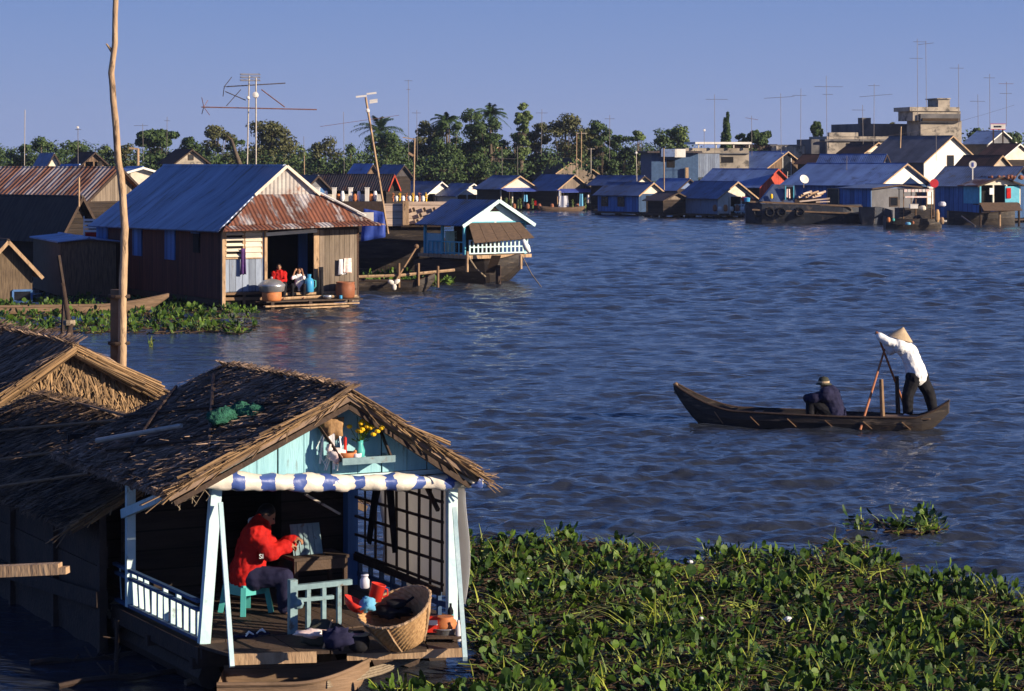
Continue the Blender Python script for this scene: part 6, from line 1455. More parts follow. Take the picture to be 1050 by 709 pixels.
box_item('hanging_sheet', 'tarp_white', 'large pale green sheet hung on the porch of the brown gabled tarpaulin house', 578, 201, 213, 11, 245.5, 'sheet')
box_item('hanging_cloth', 'white', 'narrow white cloth hanging left of the pale green sheet', 574, 196, 205, 3, 245.6, 'cloth')
box_item('hanging_cloth', 'cloth_blue', 'light blue cloth hanging under the blue tarpaulin of the white gabled house', 539, 200, 207, 4, 246, 'cloth')
box_item('hanging_cloth', 'cloth_blue', 'blue cloth hanging at the right post of the brown gabled tarpaulin house', 596, 199, 212, 4, 244, 'cloth')
box_item('hanging_cloth', 'cloth_red', 'small red cloth low on the porch of the white gabled tarpaulin house', 549, 206, 211, 3, 245, 'cloth')
box_item('hanging_cloth', 'cloth_pink', 'pink cloth hanging in the right corner of the brown gabled porch', 603, 200, 208, 3, 245, 'cloth')
for k, px in enumerate((519, 524, 531, 534, 546, 587, 600)):
    box_item('potted_plant', 'leaf_pale', ('first', 'second', 'third', 'fourth', 'fifth')[k] + ' potted plant from the left on the porch of the white gabled tarpaulin house' if k < 5 else ('potted plant beside the pale green sheet', 'potted plant at the blue cloth on the right post')[k - 5], px, 203 + k % 3, 214, 4.5, 244.8, 'plant', 'potted plants on the porches', 'plant')
for k, px in enumerate((527, 541, 553, 566, 592)):
    box_item('jar', 'clay', ('leftmost', 'second', 'middle', 'fourth', 'rightmost')[k] + ' brown jar in the row along the tarpaulin houses', px, 209, 214.5, 4, 243.6, 'jar', 'brown jars along the tarpaulin houses', 'jar')
m = MB(); a_ = W(553, 214, 241.5); b_ = W(600, 215, 240.5); 
t = thing('canoe', 'small pale canoe moored in front of the two tarpaulin houses', 'boat', (a_.x, a_.y, 0), 0)
Lc = b_.x - a_.x
hull(t, Lc, .4, lambda u: (.5 * math.sin(math.pi * (u * .9 + .05)) ** .5, .35 + .3 * abs(u - .5) ** 2 * 2, -.1 + .4 * max(0, abs(u - .5) * 2 - .8) / .2, u * Lc), mt='hull_wood', seg=14)
# goods piled on the long brown roofed house's deck (behind the blue tarpaulin)
random.seed(77)
gr_ = 'white and orange goods on the deck of the long brown house'
dk_ = MB(); p = W(320, 207, 165); q = W(393, 207, 165); dk_.bx(p.x, q.x, 164.6, 167, .2, p.z + .02); tag(dk_.build('goods_deck', 'wood_dark'), 'dark deck carrying the goods of the long brown roofed house', 'deck')
for k in range(16):
    px = 326 + k * 4.2; kk = k % 4
    box_item('goods', ('white', 'clay_orange', 'cloth_white', 'white_warm')[kk], '%s %s among the goods behind the rusty roof, %s' % (('tall', 'low', 'round', 'short')[kk], ('white box', 'orange jar', 'white jar', 'cream box')[kk], ('at the far left end', 'in the left half', 'in the right half', 'at the right end')[k // 4]), px, (193, 199, 196, 200)[kk], 206.5, 4, 165 + .2 * (k % 3), 'goods', gr_, ('box', 'jar', 'jar', 'box')[kk])
for k in range(11):
    px = 403 + k * 3.4
    box_item('goods', ('clay_orange', 'white', 'flower', 'cloth_white')[k % 4], '%s bundle in the heap on the bleached boat, %s' % (('orange', 'white', 'yellow', 'pale round')[k % 4], ('at its left', 'in its middle', 'at its right')[min(2, k // 4)]), px, 198 + 3 * (k % 2), 207, 4, 106 + .3 * (k % 3), 'goods', 'coloured bundles heaped on the bleached boat', 'jar' if k % 2 else 'plant')
# porch house details
for k, (px, mt_) in enumerate(((733, 'clay'), (738, 'white'), (744, 'clay_orange'), (750, 'white_warm'), (756, 'clay'), (761, 'white'))):
    box_item('jar', mt_, ('leftmost brown', 'left white', 'orange', 'cream', 'right brown', 'rightmost white')[k] + ' jar on the sunlit porch deck beside the cargo boat', px, 210 + (k % 2) * 2, 217, 4.5, 210.5, 'jar', 'jars on the sunlit porch', 'jar')
m = MB(); W2, L2, z3, z4 = dims(hc)
for i in range(7): x = .2 + W2 * .45 + i * .3; m.bar((x, -.1, .4), (x, -.1, 1.15), .07)
m.bx(W2 * .45, W2 - .05, -.13, -.07, 1.1, 1.18); m.bx(W2 * .45, W2 - .05, -.13, -.07, .5, .58); m.build('railing', 'paint_pale', hc)
m = MB(); m.bx(0.06, W2 * .30, -.02, .03, .4, z3); m.build('side_panel', 'white_warm', hc)

# ---------------------------------------------------------------- concrete buildings
def block(name, label, parts, Y, cat='building', a=25, depth=8):
    """parts: (part name, px0, px1, y top, y bottom, material, dY, depth)"""
    c = W(parts[0][1], HZ, Y); t = thing(name, label, cat, (c.x, Y, 0), R(a))
    for (nm, p0, p1, yt, yb, mt_, dy, dep) in parts:
        q0 = FP(t, p0, yt, dy); q1 = FP(t, p1, yb, dy); zt = CH - (yt - HZ) * Y / F; zb_ = CH - (yb - HZ) * Y / F
        m = MB(); m.bx(q0.x, q1.x, dy, dy + dep, zb_, zt); m.build(nm, mt_, t)
    return t
block('concrete_tower', 'tall square concrete tower with dark upper storey and rooftop tank', (('lower_wall', 944, 986, 124, 165, 'concrete', 0, 4), ('upper_storey', 936, 985, 114, 124, 'concrete', -.1, 4.3), ('roof_slab', 933, 984, 110, 114.2, 'concrete', -.3, 4.8), ('water_tank', 962, 974, 101.5, 109.9, 'concrete', 1.5, 3), ('tank_slab', 961, 975, 100.3, 101.4, 'concrete', 1.3, 3.4), ('crumbled_ledge', 944, 985, 117, 125.5, 'concrete_dark', -.5, .4), ('rubble_band', 946, 984, 121.5, 124.5, 'debris', -.62, .12)), 272, a=13)
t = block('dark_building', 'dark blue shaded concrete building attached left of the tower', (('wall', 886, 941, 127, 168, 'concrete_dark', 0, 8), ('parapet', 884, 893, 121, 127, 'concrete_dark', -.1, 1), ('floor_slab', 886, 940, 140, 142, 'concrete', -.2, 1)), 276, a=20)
t = block('ruined_building', 'crumbling pale concrete building with ragged roofline left of the tower', (('wall', 848, 911, 140, 160, 'concrete', 0, 6), ('parapet', 850, 880, 136, 140, 'concrete', -.05, .5), ('slab', 846, 912, 143, 145, 'concrete_dark', -.3, .35), ('window', 868, 873, 147, 153, 'void', -.06, .1), ('window', 890, 896, 148, 154, 'void', -.06, .1), ('side_wing', 832, 850, 143, 160, 'concrete_dark', .5, 5)), 266, a=12)
t = block('concrete_wall', 'long stained concrete wall with pilasters behind the plank gable', (('wall', 792, 858, 150, 163, 'concrete', 0, .6), ('cap', 790, 860, 148.5, 150, 'concrete_dark', -.1, .8)) + tuple(('pilaster', 796 + 9 * i, 798 + 9 * i, 150, 163, 'concrete', -.25, .25) for i in range(7)), 268, 'wall', a=6)
t = block('terrace_building', 'concrete terrace building with white flat canopy near the conifer', (('wall', 703, 768, 152, 176, 'concrete', 0, 6), ('canopy', 713, 771, 145.8, 148, 'white', -.8, 5), ('canopy_post', 716, 717, 148, 152, 'white_warm', -.6, .2), ('canopy_post', 734, 735, 148, 152, 'white_warm', -.6, .2), ('canopy_post', 752, 753, 148, 152, 'white_warm', -.6, .2), ('canopy_post', 768, 769, 148, 152, 'white_warm', -.6, .2), ('ledge', 702, 769, 157, 158, 'concrete_dark', -.3, .3), ('window', 740, 752, 161, 167, 'void', -.05, .1)), 262, a=10)
t = block('blue_building', 'dark blue building with white corner box left of the terrace building', (('wall', 668, 716, 157, 186, 'paint_shade_blue', 0, 5), ('roof_slab', 664, 720, 155, 157, 'tin_dark', -.8, 6.5), ('white_box', 692, 703, 153, 161.5, 'white', -.9, .8), ('balcony', 678, 694, 153, 161, 'tin_far', -.9, .8), ('window', 684, 692, 164, 172, 'void', -.05, .1), ('pillar', 703, 706, 172, 186, 'wood_pale', -.5, .3), ('lower_wall', 715, 738, 158, 182, 'paint_bluegrey', .2, 4)), 258, a=10)
# satellite dish, round signs, name board
t = thing('satellite_dish', 'white satellite dish standing on the long bright blue roof', 'dish', W(824, 189, 202))
m = MB(); m.lathe([(.02, .01), (.22, .04), (.40, .15), (.38, .15), (.2, .05)], (0, 0, .35), 20, Matrix.Rotation(R(62), 3, 'X') @ Matrix.Rotation(R(18), 3, 'Y')); m.smooth = True; m.build('reflector', 'white', t)
m = MB(); m.tube([(0, 0, -.3), (0, 0, .35)], .04, 6); m.build('stand', 'metal', t)
t = thing('round_sign', 'round white sign with blue bar on a post before the dark roof at the right', 'sign', W(997.5, 184, 191))
m = MB(); m.lathe([(.30, -.03), (.30, .03)], (0, 0, 1.15), 24, Matrix.Rotation(R(90), 3, 'X')); m.build('disc', 'white', t); m = MB(); m.bx(-.06, .06, -.07, -.033, .98, 1.32); m.build('blue_bar', 'tarp_blue', t); m = MB(); m.bar((0, .06, -1.5), (0, .06, .9), .09); m.build('post', 'white', t)
t = thing('round_sign', 'round red disc on a pole at the stern of the cluttered motor boat', 'sign', W(958, 200, 180))
m = MB(); m.lathe([(.32, -.03), (.32, .03)], (0, 0, .85), 24, Matrix.Rotation(R(90), 3, 'X')); m.build('disc', 'sign_red', t); m = MB(); m.lathe([(.2, -.04), (.2, -.032)], (0, 0, .85), 20, Matrix.Rotation(R(90), 3, 'X')); m.build('disc_centre', 'cloth_pink', t); m = MB(); m.bar((0, .05, -2.6), (0, .05, .5), .09); m.build('pole', 'wood', t)
t = thing('name_board', 'white name board with dark lettering on a roof at the upper right', 'sign', W(1024, 138, 262))
p = W(1016, 132.5, 262) - t.location; q = W(1031, 127.5, 262) - t.location; m = MB(); m.bx(p.x, q.x, 0, .1, p.z, q.z); m.build('board', 'white', t)
m = MB(); 
for i in range(5): x = p.x + .35 + i * .17; m.bx(x, x + .10, -.03, -.002, p.z + .17, p.z + .36)
m.build('lettering', 'cloth_black', t); m = MB(); m.bx(p.x - .05, q.x + .05, -.02, .12, q.z, q.z + .05); m.bx(p.x - .05, q.x + .05, -.02, .12, p.z - .06, p.z); m.build('edge', 'sign_red', t)
m = MB(); m.bx(p.x + .2, p.x + .35, .0, .1, -2, p.z); m.bx(q.x - .35, q.x - .2, .0, .1, -2, p.z); m.build('board_post', 'wood_dark', t)
# ---------------------------------------------------------------- cargo boats on the right
t = thing('cargo_boat', 'big dark blue cargo boat with tyres along its side and cabin at the bow', 'boat', (W(762, 228, 198).x, 196, 0), R(-3)); Lb = W(885, 228, 194).x - t.location.x
def cp(u): hw = 1.9 * min(1, (u + .04) * 6) ** .5 * min(1, (1.05 - u) * 5) ** .5; gz = 1.55 + .9 * max(0, 1 - u / .14) ** 1.5 - .1 * u + .2 * max(0, u - .8); return hw, gz, -.4 + .5 * max(0, 1 - u / .06), u * Lb
hb8, sc8 = hull(t, Lb, 1, cp, seg=30, mt='hull_blue')
m = MB(); m.slab([(Lb * .10, -1.5, 1.5), (Lb * .45, -1.5, 1.5), (Lb * .42, -1.2, 3.05), (Lb * .24, -1.2, 3.1)], (0, 1, 0), 2.6); m.build('cabin', 'tin_far', t)
m = MB(); m.bx(Lb * .34, Lb * .41, -1.54, -1.4, 2.0, 2.9); m.build('cabin_opening', 'void', t)  # near-black box, the cabin's inner shade as a colour
m = MB(); m.bx(Lb * .335, Lb * .345, -1.58, -1.5, 1.9, 3.0); m.build('cabin_frame', 'paint_cyan', t); m = MB(); m.bx(Lb * .405, Lb * .415, -1.58, -1.5, 1.9, 3.0); m.build('cabin_frame', 'paint_cyan', t)
m = MB(); m.bar((Lb * .02, -1.7, 1.75), (Lb, -1.95, 1.35), .08, .14); m.bar((Lb * .05, -1.75, 1.1), (Lb * .98, -1.98, .8), .08, .12); m.build('rubbing_strake', 'hull_wood', t)
for i, u in enumerate((.10, .20, .30, .46)):
    m = MB(); c = V(Lb * u, -1.93 if u > .15 else -1.65, .9); m.tube([c + V(.32 * math.cos(k * .5236), 0, .32 * math.sin(k * .5236)) for k in range(13)], .10, 6); m.build('tyre_fender', 'cloth_black', t)
m = MB(); m.bx(Lb * .42, Lb * .64, -1.5, -.2, 1.4, 2.0); m.build('cargo_frame', 'wood_dark', t)
for k in range(9):
    m = MB(); x = Lb * (.45 + .02 * k); m.tube([(x, -1.7, 2.1 + .12 * (k % 3)), (x + .7, -1.2, 2.25 + .15 * (k % 3))], .09, 6)
    rest('log', 'wood_pale' if k % 2 else 'bleached', m, '%s log in the pile on the dark blue cargo boat' % ('lowest front', 'second', 'third', 'fourth', 'middle', 'sixth', 'seventh', 'eighth', 'rearmost')[k], 'log', t.location, R(-3), 'logs piled on the cargo boat')
m = MB(); m.bar((Lb * .46, -1.75, 1.75), (Lb * .72, -1.8, 2.0), .08, .12); m.bar((Lb * .6, -1.8, 1.7), (Lb * .72, -1.8, 1.75), .08, .1); m.build('loose_planks', 'bleached', t)
box_item('hanging_cloth', 'cloth_pink', 'pink and white cloth in the cabin opening of the dark blue cargo boat', 808, 194, 203, 4, 193.8, 'cloth')
box_item('fuel_can', 'flower', 'yellow can on the bow deck of the dark blue cargo boat', 791, 199, 204, 3, 193.8, 'can', None, 'jar')
m = MB(); m.lathe([(.3, 0), (.34, .25), (.1, .3)], n=14); rest('bow_basin', 'plastic_red', m, 'red basin on the bow post of the dark blue cargo boat', 'basin', W(764, 206, 194.6))
m = MB(); m.lathe([(.22, 0), (.26, .3), (.1, .35)], n=12); rest('bow_basin', 'plastic_blue', m, 'light blue basin beside the red one at the cargo boat bow', 'basin', W(766, 207, 194.0))
t = thing('river_boat', 'blunt bluish grey boat moored between the cargo boat and the motor boat', 'boat', (W(890, 232, 190).x, 190, 0), R(70))
hull(t, 6, 1, lambda u: (1.0 * min(1, u * 3 + .3) ** .5, 1.0 + .4 * (1 - u), -.3, u * 5), seg=12, mt='hull_blue')
t = thing('motor_boat', 'cluttered dark motor boat with awning poles moored before the long blue house', 'boat', (W(906, 236, 179).x, 178.5, 0), R(3)); Lm_ = W(966, 236, 178).x - t.location.x
hull(t, Lm_, 1, lambda u: (1.1 * math.sin(math.pi * (u * .85 + .08)) ** .5, .75 + .5 * max(0, u - .8) + .35 * max(0, .15 - u) * 4, -.3, u * Lm_), seg=18)
m = MB(); m.bx(Lm_ * .22, Lm_ * .80, -.8, .8, .6, 1.55); m.build('cabin', 'hull_dark', t)
for x in (.30, .52, .8):
    for y in (-.8, .8): m = MB(); m.bar((Lm_ * x, y, .6), (Lm_ * x, y, 2.95), .06); m.build('awning_pole', 'wood', t)
m = MB(); m.bx(Lm_ * .28, Lm_ * .84, -.95, .95, 2.9, 2.96); m.build('awning', 'tin_dark', t)
random.seed(12)
for k in range(8): m = MB(); x = Lm_ * (.30 + .065 * k); m.bx(x, x + .22, -1.0, -.96, 2.72, 2.92); m.build('fringe', 'white' if k % 2 else 'cloth_pink', t)
m = MB(); m.bx(Lm_ * .32, Lm_ * .78, -.98, -.94, 2.3, 2.42); m.build('shelf_rail', 'cloth_pink', t)
for k, (px, py, mt_, lb, wd, hh) in enumerate(((937, 212, 'white', 'white crate on the cabin of the cluttered motor boat', 8, 4), (946, 214, 'white_warm', 'cream sack on the cabin of the cluttered motor boat', 7, 5), (916, 225, 'plastic_aqua', 'green pot at the bow of the cluttered motor boat', 3, 3), (911, 226, 'clay_orange', 'orange bundle at the bow of the cluttered motor boat', 4, 5), (931, 229, 'cloth_blue', 'blue bundle on the deck of the cluttered motor boat', 6, 3), (936, 228, 'clay', 'brown pot amid the deck of the cluttered motor boat', 3, 3), (961, 226, 'wicker', 'tall straw bundle at the stern of the cluttered motor boat', 5, 13), (966, 228, 'wood_pale', 'pale basket at the very stern of the cluttered motor boat', 4, 7), (966, 210, 'tarp_white', 'pale blue umbrella like bundle above the stern', 8, 5))):
    box_item('cargo', mt_, lb, px, py - hh + 2, py + 2, wd, 177.2 if k < 8 else 178, 'cargo', None, 'box' if k == 0 else 'jar')
t = thing('river_boat', 'low dark boat lying in shade under the dark blue house at the right', 'boat', (W(972, 228, 190).x, 190, 0), R(3))
hull(t, 5.2, 1, lambda u: (.9 * math.sin(math.pi * (u * .9 + .05)) ** .5, .9 + .4 * abs(u - .5), -.3, u * 5.2), seg=14, mt='hull_dark')
# poles in the water and clutter in the shade at the right
m = MB(); m.tube([W(986, 222, 186), W(1000, 232, 184)], .06, 6); tag(m.build('gang_pole', 'metal'), 'slanting grey pole dipping into the water at the right', 'pole')

# ================================================================ TREES
def crown_leaves(m, c, r, n, sz, flat=1.0):
    c = Vector(c)
    for i in range(n):
        d = Vector((random.gauss(0, 1), random.gauss(0, 1), random.gauss(0, 1) * flat)).normalized()
        rad = random.random() ** .35
        p = c + Vector((d.x * r[0], d.y * r[1], d.z * r[2])) * rad
        nn = (d + Vector((random.gauss(0, .5), random.gauss(0, .5), random.gauss(0, .5) + .3))).normalized()
        x = nn.orthogonal().normalized(); x = (Quaternion(nn, random.uniform(0, 6.28)) @ x); y = nn.cross(x); s = sz * random.uniform(.5, 1.3)
        m.add([p - x * s * .5, p + y * s * .32, p + x * s * .5, p - y * s * .3], [(0, 1, 2, 3)], random.random())
def tree(name, label, px, hw, top, Y, kind='round', mt='leaf_far', group=None, dens=1.25, low=.08):
    s = Y / F; ht = CH - (top - HZ) * s - .5; w_ = hw * s * (1.3 if kind == 'round' else 1.12); b = W(px, HZ, Y); b.z = .5
    t = thing(name, label, 'tree', b, random.uniform(0, 6.28), group)
    T = MB(); C = MB(); lean = V(random.gauss(0, .3), random.gauss(0, .3), 0)
    if kind == 'palm':
        T.tube([V(0, 0, 0), lean * .6 + V(0, 0, ht * .5), lean + V(0, 0, ht * .86)], [.2, .16, .13], 7); c = lean + V(0, 0, ht * .86)
        for i in range(26):
            a_ = i * 2.4 + random.gauss(0, .2); el_ = random.uniform(-.3, 1.25); L_ = w_ * random.uniform(1.0, 1.35); d = V(math.cos(a_) * math.cos(el_), math.sin(a_) * math.cos(el_), math.sin(el_)); side = V(-math.sin(a_), math.cos(a_), 0)
            prev = c
            for k in range(1, 9):
                u = k / 8; p = c + d * L_ * u + V(0, 0, -.45 * L_ * u * u)
                for sg in (-1, 1):
                    for jj in range(2):
                        q = prev.lerp(p, jj / 2); e = q + (side * sg * .8 + d * .5).normalized() * (.9 * (1 - u * .55)) * min(1, w_ / 2.2) + V(0, 0, -.28 - .2 * random.random())
                        x = (p - prev).normalized() * .07; C.add([q - x, q + x, e], [(0, 1, 2)], random.random())
                prev = p
    else:
        T.tube([V(0, 0, 0), lean * .5 + V(0, 0, ht * .4), lean + V(0, 0, ht * .85)], [.03 * ht + .05, .02 * ht + .03, .04], 7)
        n = int(3600 * dens * min(1.8, max(.35, hw * (175 - top) / 500)))
        cl = int(7 + hw * .8)
        if kind == 'conifer':
            for i in range(16): u = i / 15; crown_leaves(C, lean * u + V(random.gauss(0, .1), 0, ht * (.12 + .86 * u)), (w_ * (1.02 - u) ** .8 + .1, w_ * (1.02 - u) ** .8 + .1, ht * .06), n // 14, .34)
        elif kind == 'umbrella':
            for i in range(cl): a_ = random.uniform(0, 6.28); rr = w_ * .75 * random.random() ** .5; q = V(math.cos(a_) * rr, math.sin(a_) * rr, ht * random.uniform(.80, .95) - .1 * rr); crown_leaves(C, q, (w_ * .3, w_ * .3, ht * .055), n // cl, .42); T.tube([lean * .5 + V(0, 0, ht * .45), q], [.08, .03], 5)
            for i in range(cl // 2): a_ = random.uniform(0, 6.28); rr = w_ * .5 * random.random(); crown_leaves(C, V(math.cos(a_) * rr, math.sin(a_) * rr, ht * random.uniform(.35, .7)), (w_ * .3, w_ * .3, ht * .08), n // cl, .42)
        else:
            lo = .38 if kind == 'slim' else low
            if kind == 'slim': cl = 16
            for i in range(cl * 2):
                u = random.random(); z = lo + (.93 - lo) * u
                prof_ = max(.35, math.sin(math.pi * min(1, (.22 + .66 * (u if kind != 'slim' else u * .9)))) ** .6)
                a_ = random.uniform(0, 6.28); rr = w_ * .85 * prof_ * random.random() ** .5; q = lean * z + V(math.cos(a_) * rr, math.sin(a_) * rr, ht * z); r_ = (w_ * random.uniform(.20, .42) + .12) * (.6 + .5 * prof_)
                crown_leaves(C, q, (r_, r_, r_ * random.uniform(.5, .9)), n // (cl * 2), .34)
                if i % 2: T.tube([lean * .3 + V(0, 0, ht * lo * .9), q], [.07, .03], 5)
    T.smooth = True; T.build('trunk', 'bark', t); C.build('crown', mt, t); return t
random.seed(101)
TR = [
 (22, 14, 146, 285, 'round', 'leaf_far', 'rounded green tree at the far left edge of the tree line'),
 (43, 17, 141, 280, 'round', 'leaf_far', 'broad dark tree above the streaked rusty roof'),
 (78, 16, 142, 282, 'round', 'leaf_far', 'dark bushy tree above the small beige gabled house'),
 (101, 12, 147, 286, 'round', 'leaf_pale', 'pale feathery tree just left of the tall pole'),
 (131, 12, 146, 285, 'round', 'leaf_olive', 'low tree just right of the tall pole'),
 (162, 22, 132, 280, 'umbrella', 'leaf_far', 'flat crowned spreading tree right of the tall pole'),
 (197, 15, 136, 284, 'round', 'leaf_far', 'green tree above the distant gabled house'),
 (222, 15, 127, 278, 'round', 'leaf_olive', 'olive tree left of the dead leaning trunk'),
 (248, 12, 139, 286, 'round', 'leaf_far', 'low green tree behind the twin antenna masts'),
 (277, 24, 123, 272, 'round', 'leaf_olive', 'big brown green tree right of the twin antenna masts'),
 (305, 12, 147, 288, 'round', 'leaf_pale', 'pale green low tree right of the big brown green tree'),
 (332, 15, 140, 284, 'round', 'leaf_olive', 'olive tree left of the broad dark palm cluster'),
 (356, 13, 146, 286, 'round', 'leaf_far', 'dark shrubby tree at the left foot of the broad palm'),
 (392, 24, 121, 276, 'palm', 'leaf_palm', 'broad dark palm behind the leaning pale mast'),
 (397, 22, 133, 268, 'round', 'leaf_far', 'dense dark green bushes under the broad palm'),
 (420, 14, 143, 286, 'round', 'leaf_far', 'dark tree right of the broad palm'),
 (441, 15, 121, 278, 'round', 'leaf_olive', 'bushy tree left of the tall palm pair'),
 (460, 13, 110, 284, 'palm', 'leaf_palm', 'left palm of the tall pair in the centre'),
 (462, 15, 120, 272, 'round', 'leaf_far', 'dark tree under the left palm of the pair'),
 (482, 17, 110, 276, 'round', 'leaf_far', 'dense dark green tree between the two tall palms'),
 (501, 15, 102, 286, 'palm', 'leaf_palm', 'right and tallest palm of the pair in the centre'),
 (504, 17, 114, 274, 'round', 'leaf_far', 'dark tree under the tallest palm'),
 (532, 8, 100, 278, 'slim', 'leaf_pale', 'slender tall tree standing alone above the centre houses'),
 (527, 14, 131, 280, 'round', 'leaf_far', 'low dark tree at the foot of the slender tree'),
 (550, 15, 123, 284, 'round', 'leaf_olive', 'feathery olive tree right of the slender tree'),
 (577, 21, 116, 280, 'round', 'leaf_olive', 'broad rusty green tree behind the large plank gable'),
 (600, 15, 125, 284, 'round', 'leaf_olive', 'olive tree just right of the broad rusty green tree'),
 (617, 13, 122, 280, 'round', 'leaf_far', 'dark rounded tree at the right end of the dense clump'),
 (637, 13, 136, 284, 'round', 'leaf_far', 'low green tree behind the blue walled house'),
 (653, 9, 130, 280, 'round', 'leaf_pale', 'pale bamboo like tree above the blue walled house'),
 (674, 15, 132, 282, 'round', 'leaf_far', 'wide green tree left of the terrace building'),
 (697, 13, 126, 284, 'round', 'leaf_pale', 'light green tree touching the terrace building'),
 (740, 6, 124, 284, 'conifer', 'leaf_far', 'left cone of the dark conifer pair'),
 (747, 7, 118, 280, 'conifer', 'leaf_far', 'right and taller cone of the dark conifer pair'),
 (760, 8, 134, 284, 'round', 'leaf_far', 'small dark tree right of the conifer pair'),
 (779, 12, 133, 282, 'umbrella', 'leaf_far', 'small flat topped tree above the steep brown roof'),
 (838, 6, 124, 290, 'umbrella', 'leaf_far', 'tiered dark tree above the crumbling building'),
 (832, 7, 140, 286, 'round', 'leaf_far', 'bush on the skyline left of the crumbling building'),
 (899, 9, 123, 292, 'round', 'leaf_far', 'rooftop greenery left of the concrete tower'),
 (918, 11, 124, 292, 'round', 'leaf_olive', 'bushy tree touching the left side of the tower'),
 (1001, 9, 128, 288, 'round', 'leaf_far', 'round tree right of the concrete tower'),
 (1016, 10, 130, 284, 'round', 'leaf_olive', 'olive bush left of the white name board'),
 (1036, 13, 132, 280, 'round', 'leaf_far', 'dark tree under the white name board at the right edge'),
]
for (px, hw, top, Y, kd, mt_, lb) in TR:
    tree({'palm': 'palm_tree', 'conifer': 'conifer_tree'}.get(kd, 'broadleaf_tree'), lb, px, hw, top, Y, kd, mt_, 'trees along the far bank')
# the wood behind them, reading as one mass
m = MB(); random.seed(55)
for i in range(330):
    px = random.uniform(-160, 725); Y = random.uniform(300, 350); top = (151 if px < 380 else 146) + 10 * noise.noise(V(px * .03, 0, 0)) + random.uniform(0, 22); r_ = random.uniform(.9, 2.3)
    q = W(px, top, Y); q.z = max(q.z - r_ * .6, 1.2); crown_leaves(m, q, (r_ * 1.3, r_, r_), 130, .38)
for i in range(40):
    px = random.uniform(985, 1200); q = W(px, random.uniform(140, 160), random.uniform(300, 330)); crown_leaves(m, q, (2.2, 1.6, 1.6), 55, .55)
tag(m.build('distant_wood', 'leaf_far'), 'continuous dark belt of trees closing the view behind the houses', 'wood', None, 'stuff')
m = MB(); random.seed(56)
for i in range(120):
    px = random.uniform(-200, 735); q = W(px, random.uniform(160, 178), random.uniform(262, 276)); q.z = max(q.z, 1.0); crown_leaves(m, q, (1.6, 1.2, 1.2), 70, .36)
tag(m.build('undergrowth', 'leaf_far'), 'dark scrubby undergrowth between the shore houses and the trees', 'undergrowth', None, 'stuff')
m = MB(); p, q = W(237, 143, 150), W(247, 172, 150); m.tube([q, p.lerp(q, .5), p], [.16, .12, .09], 8); m.tube([p, p + V(-.3, 0, .25)], [.07, .03], 6); m.smooth = True
tag(m.build('dead_trunk', 'bark'), 'bare leaning dead tree trunk behind the ridge of the big blue roof', 'trunk')

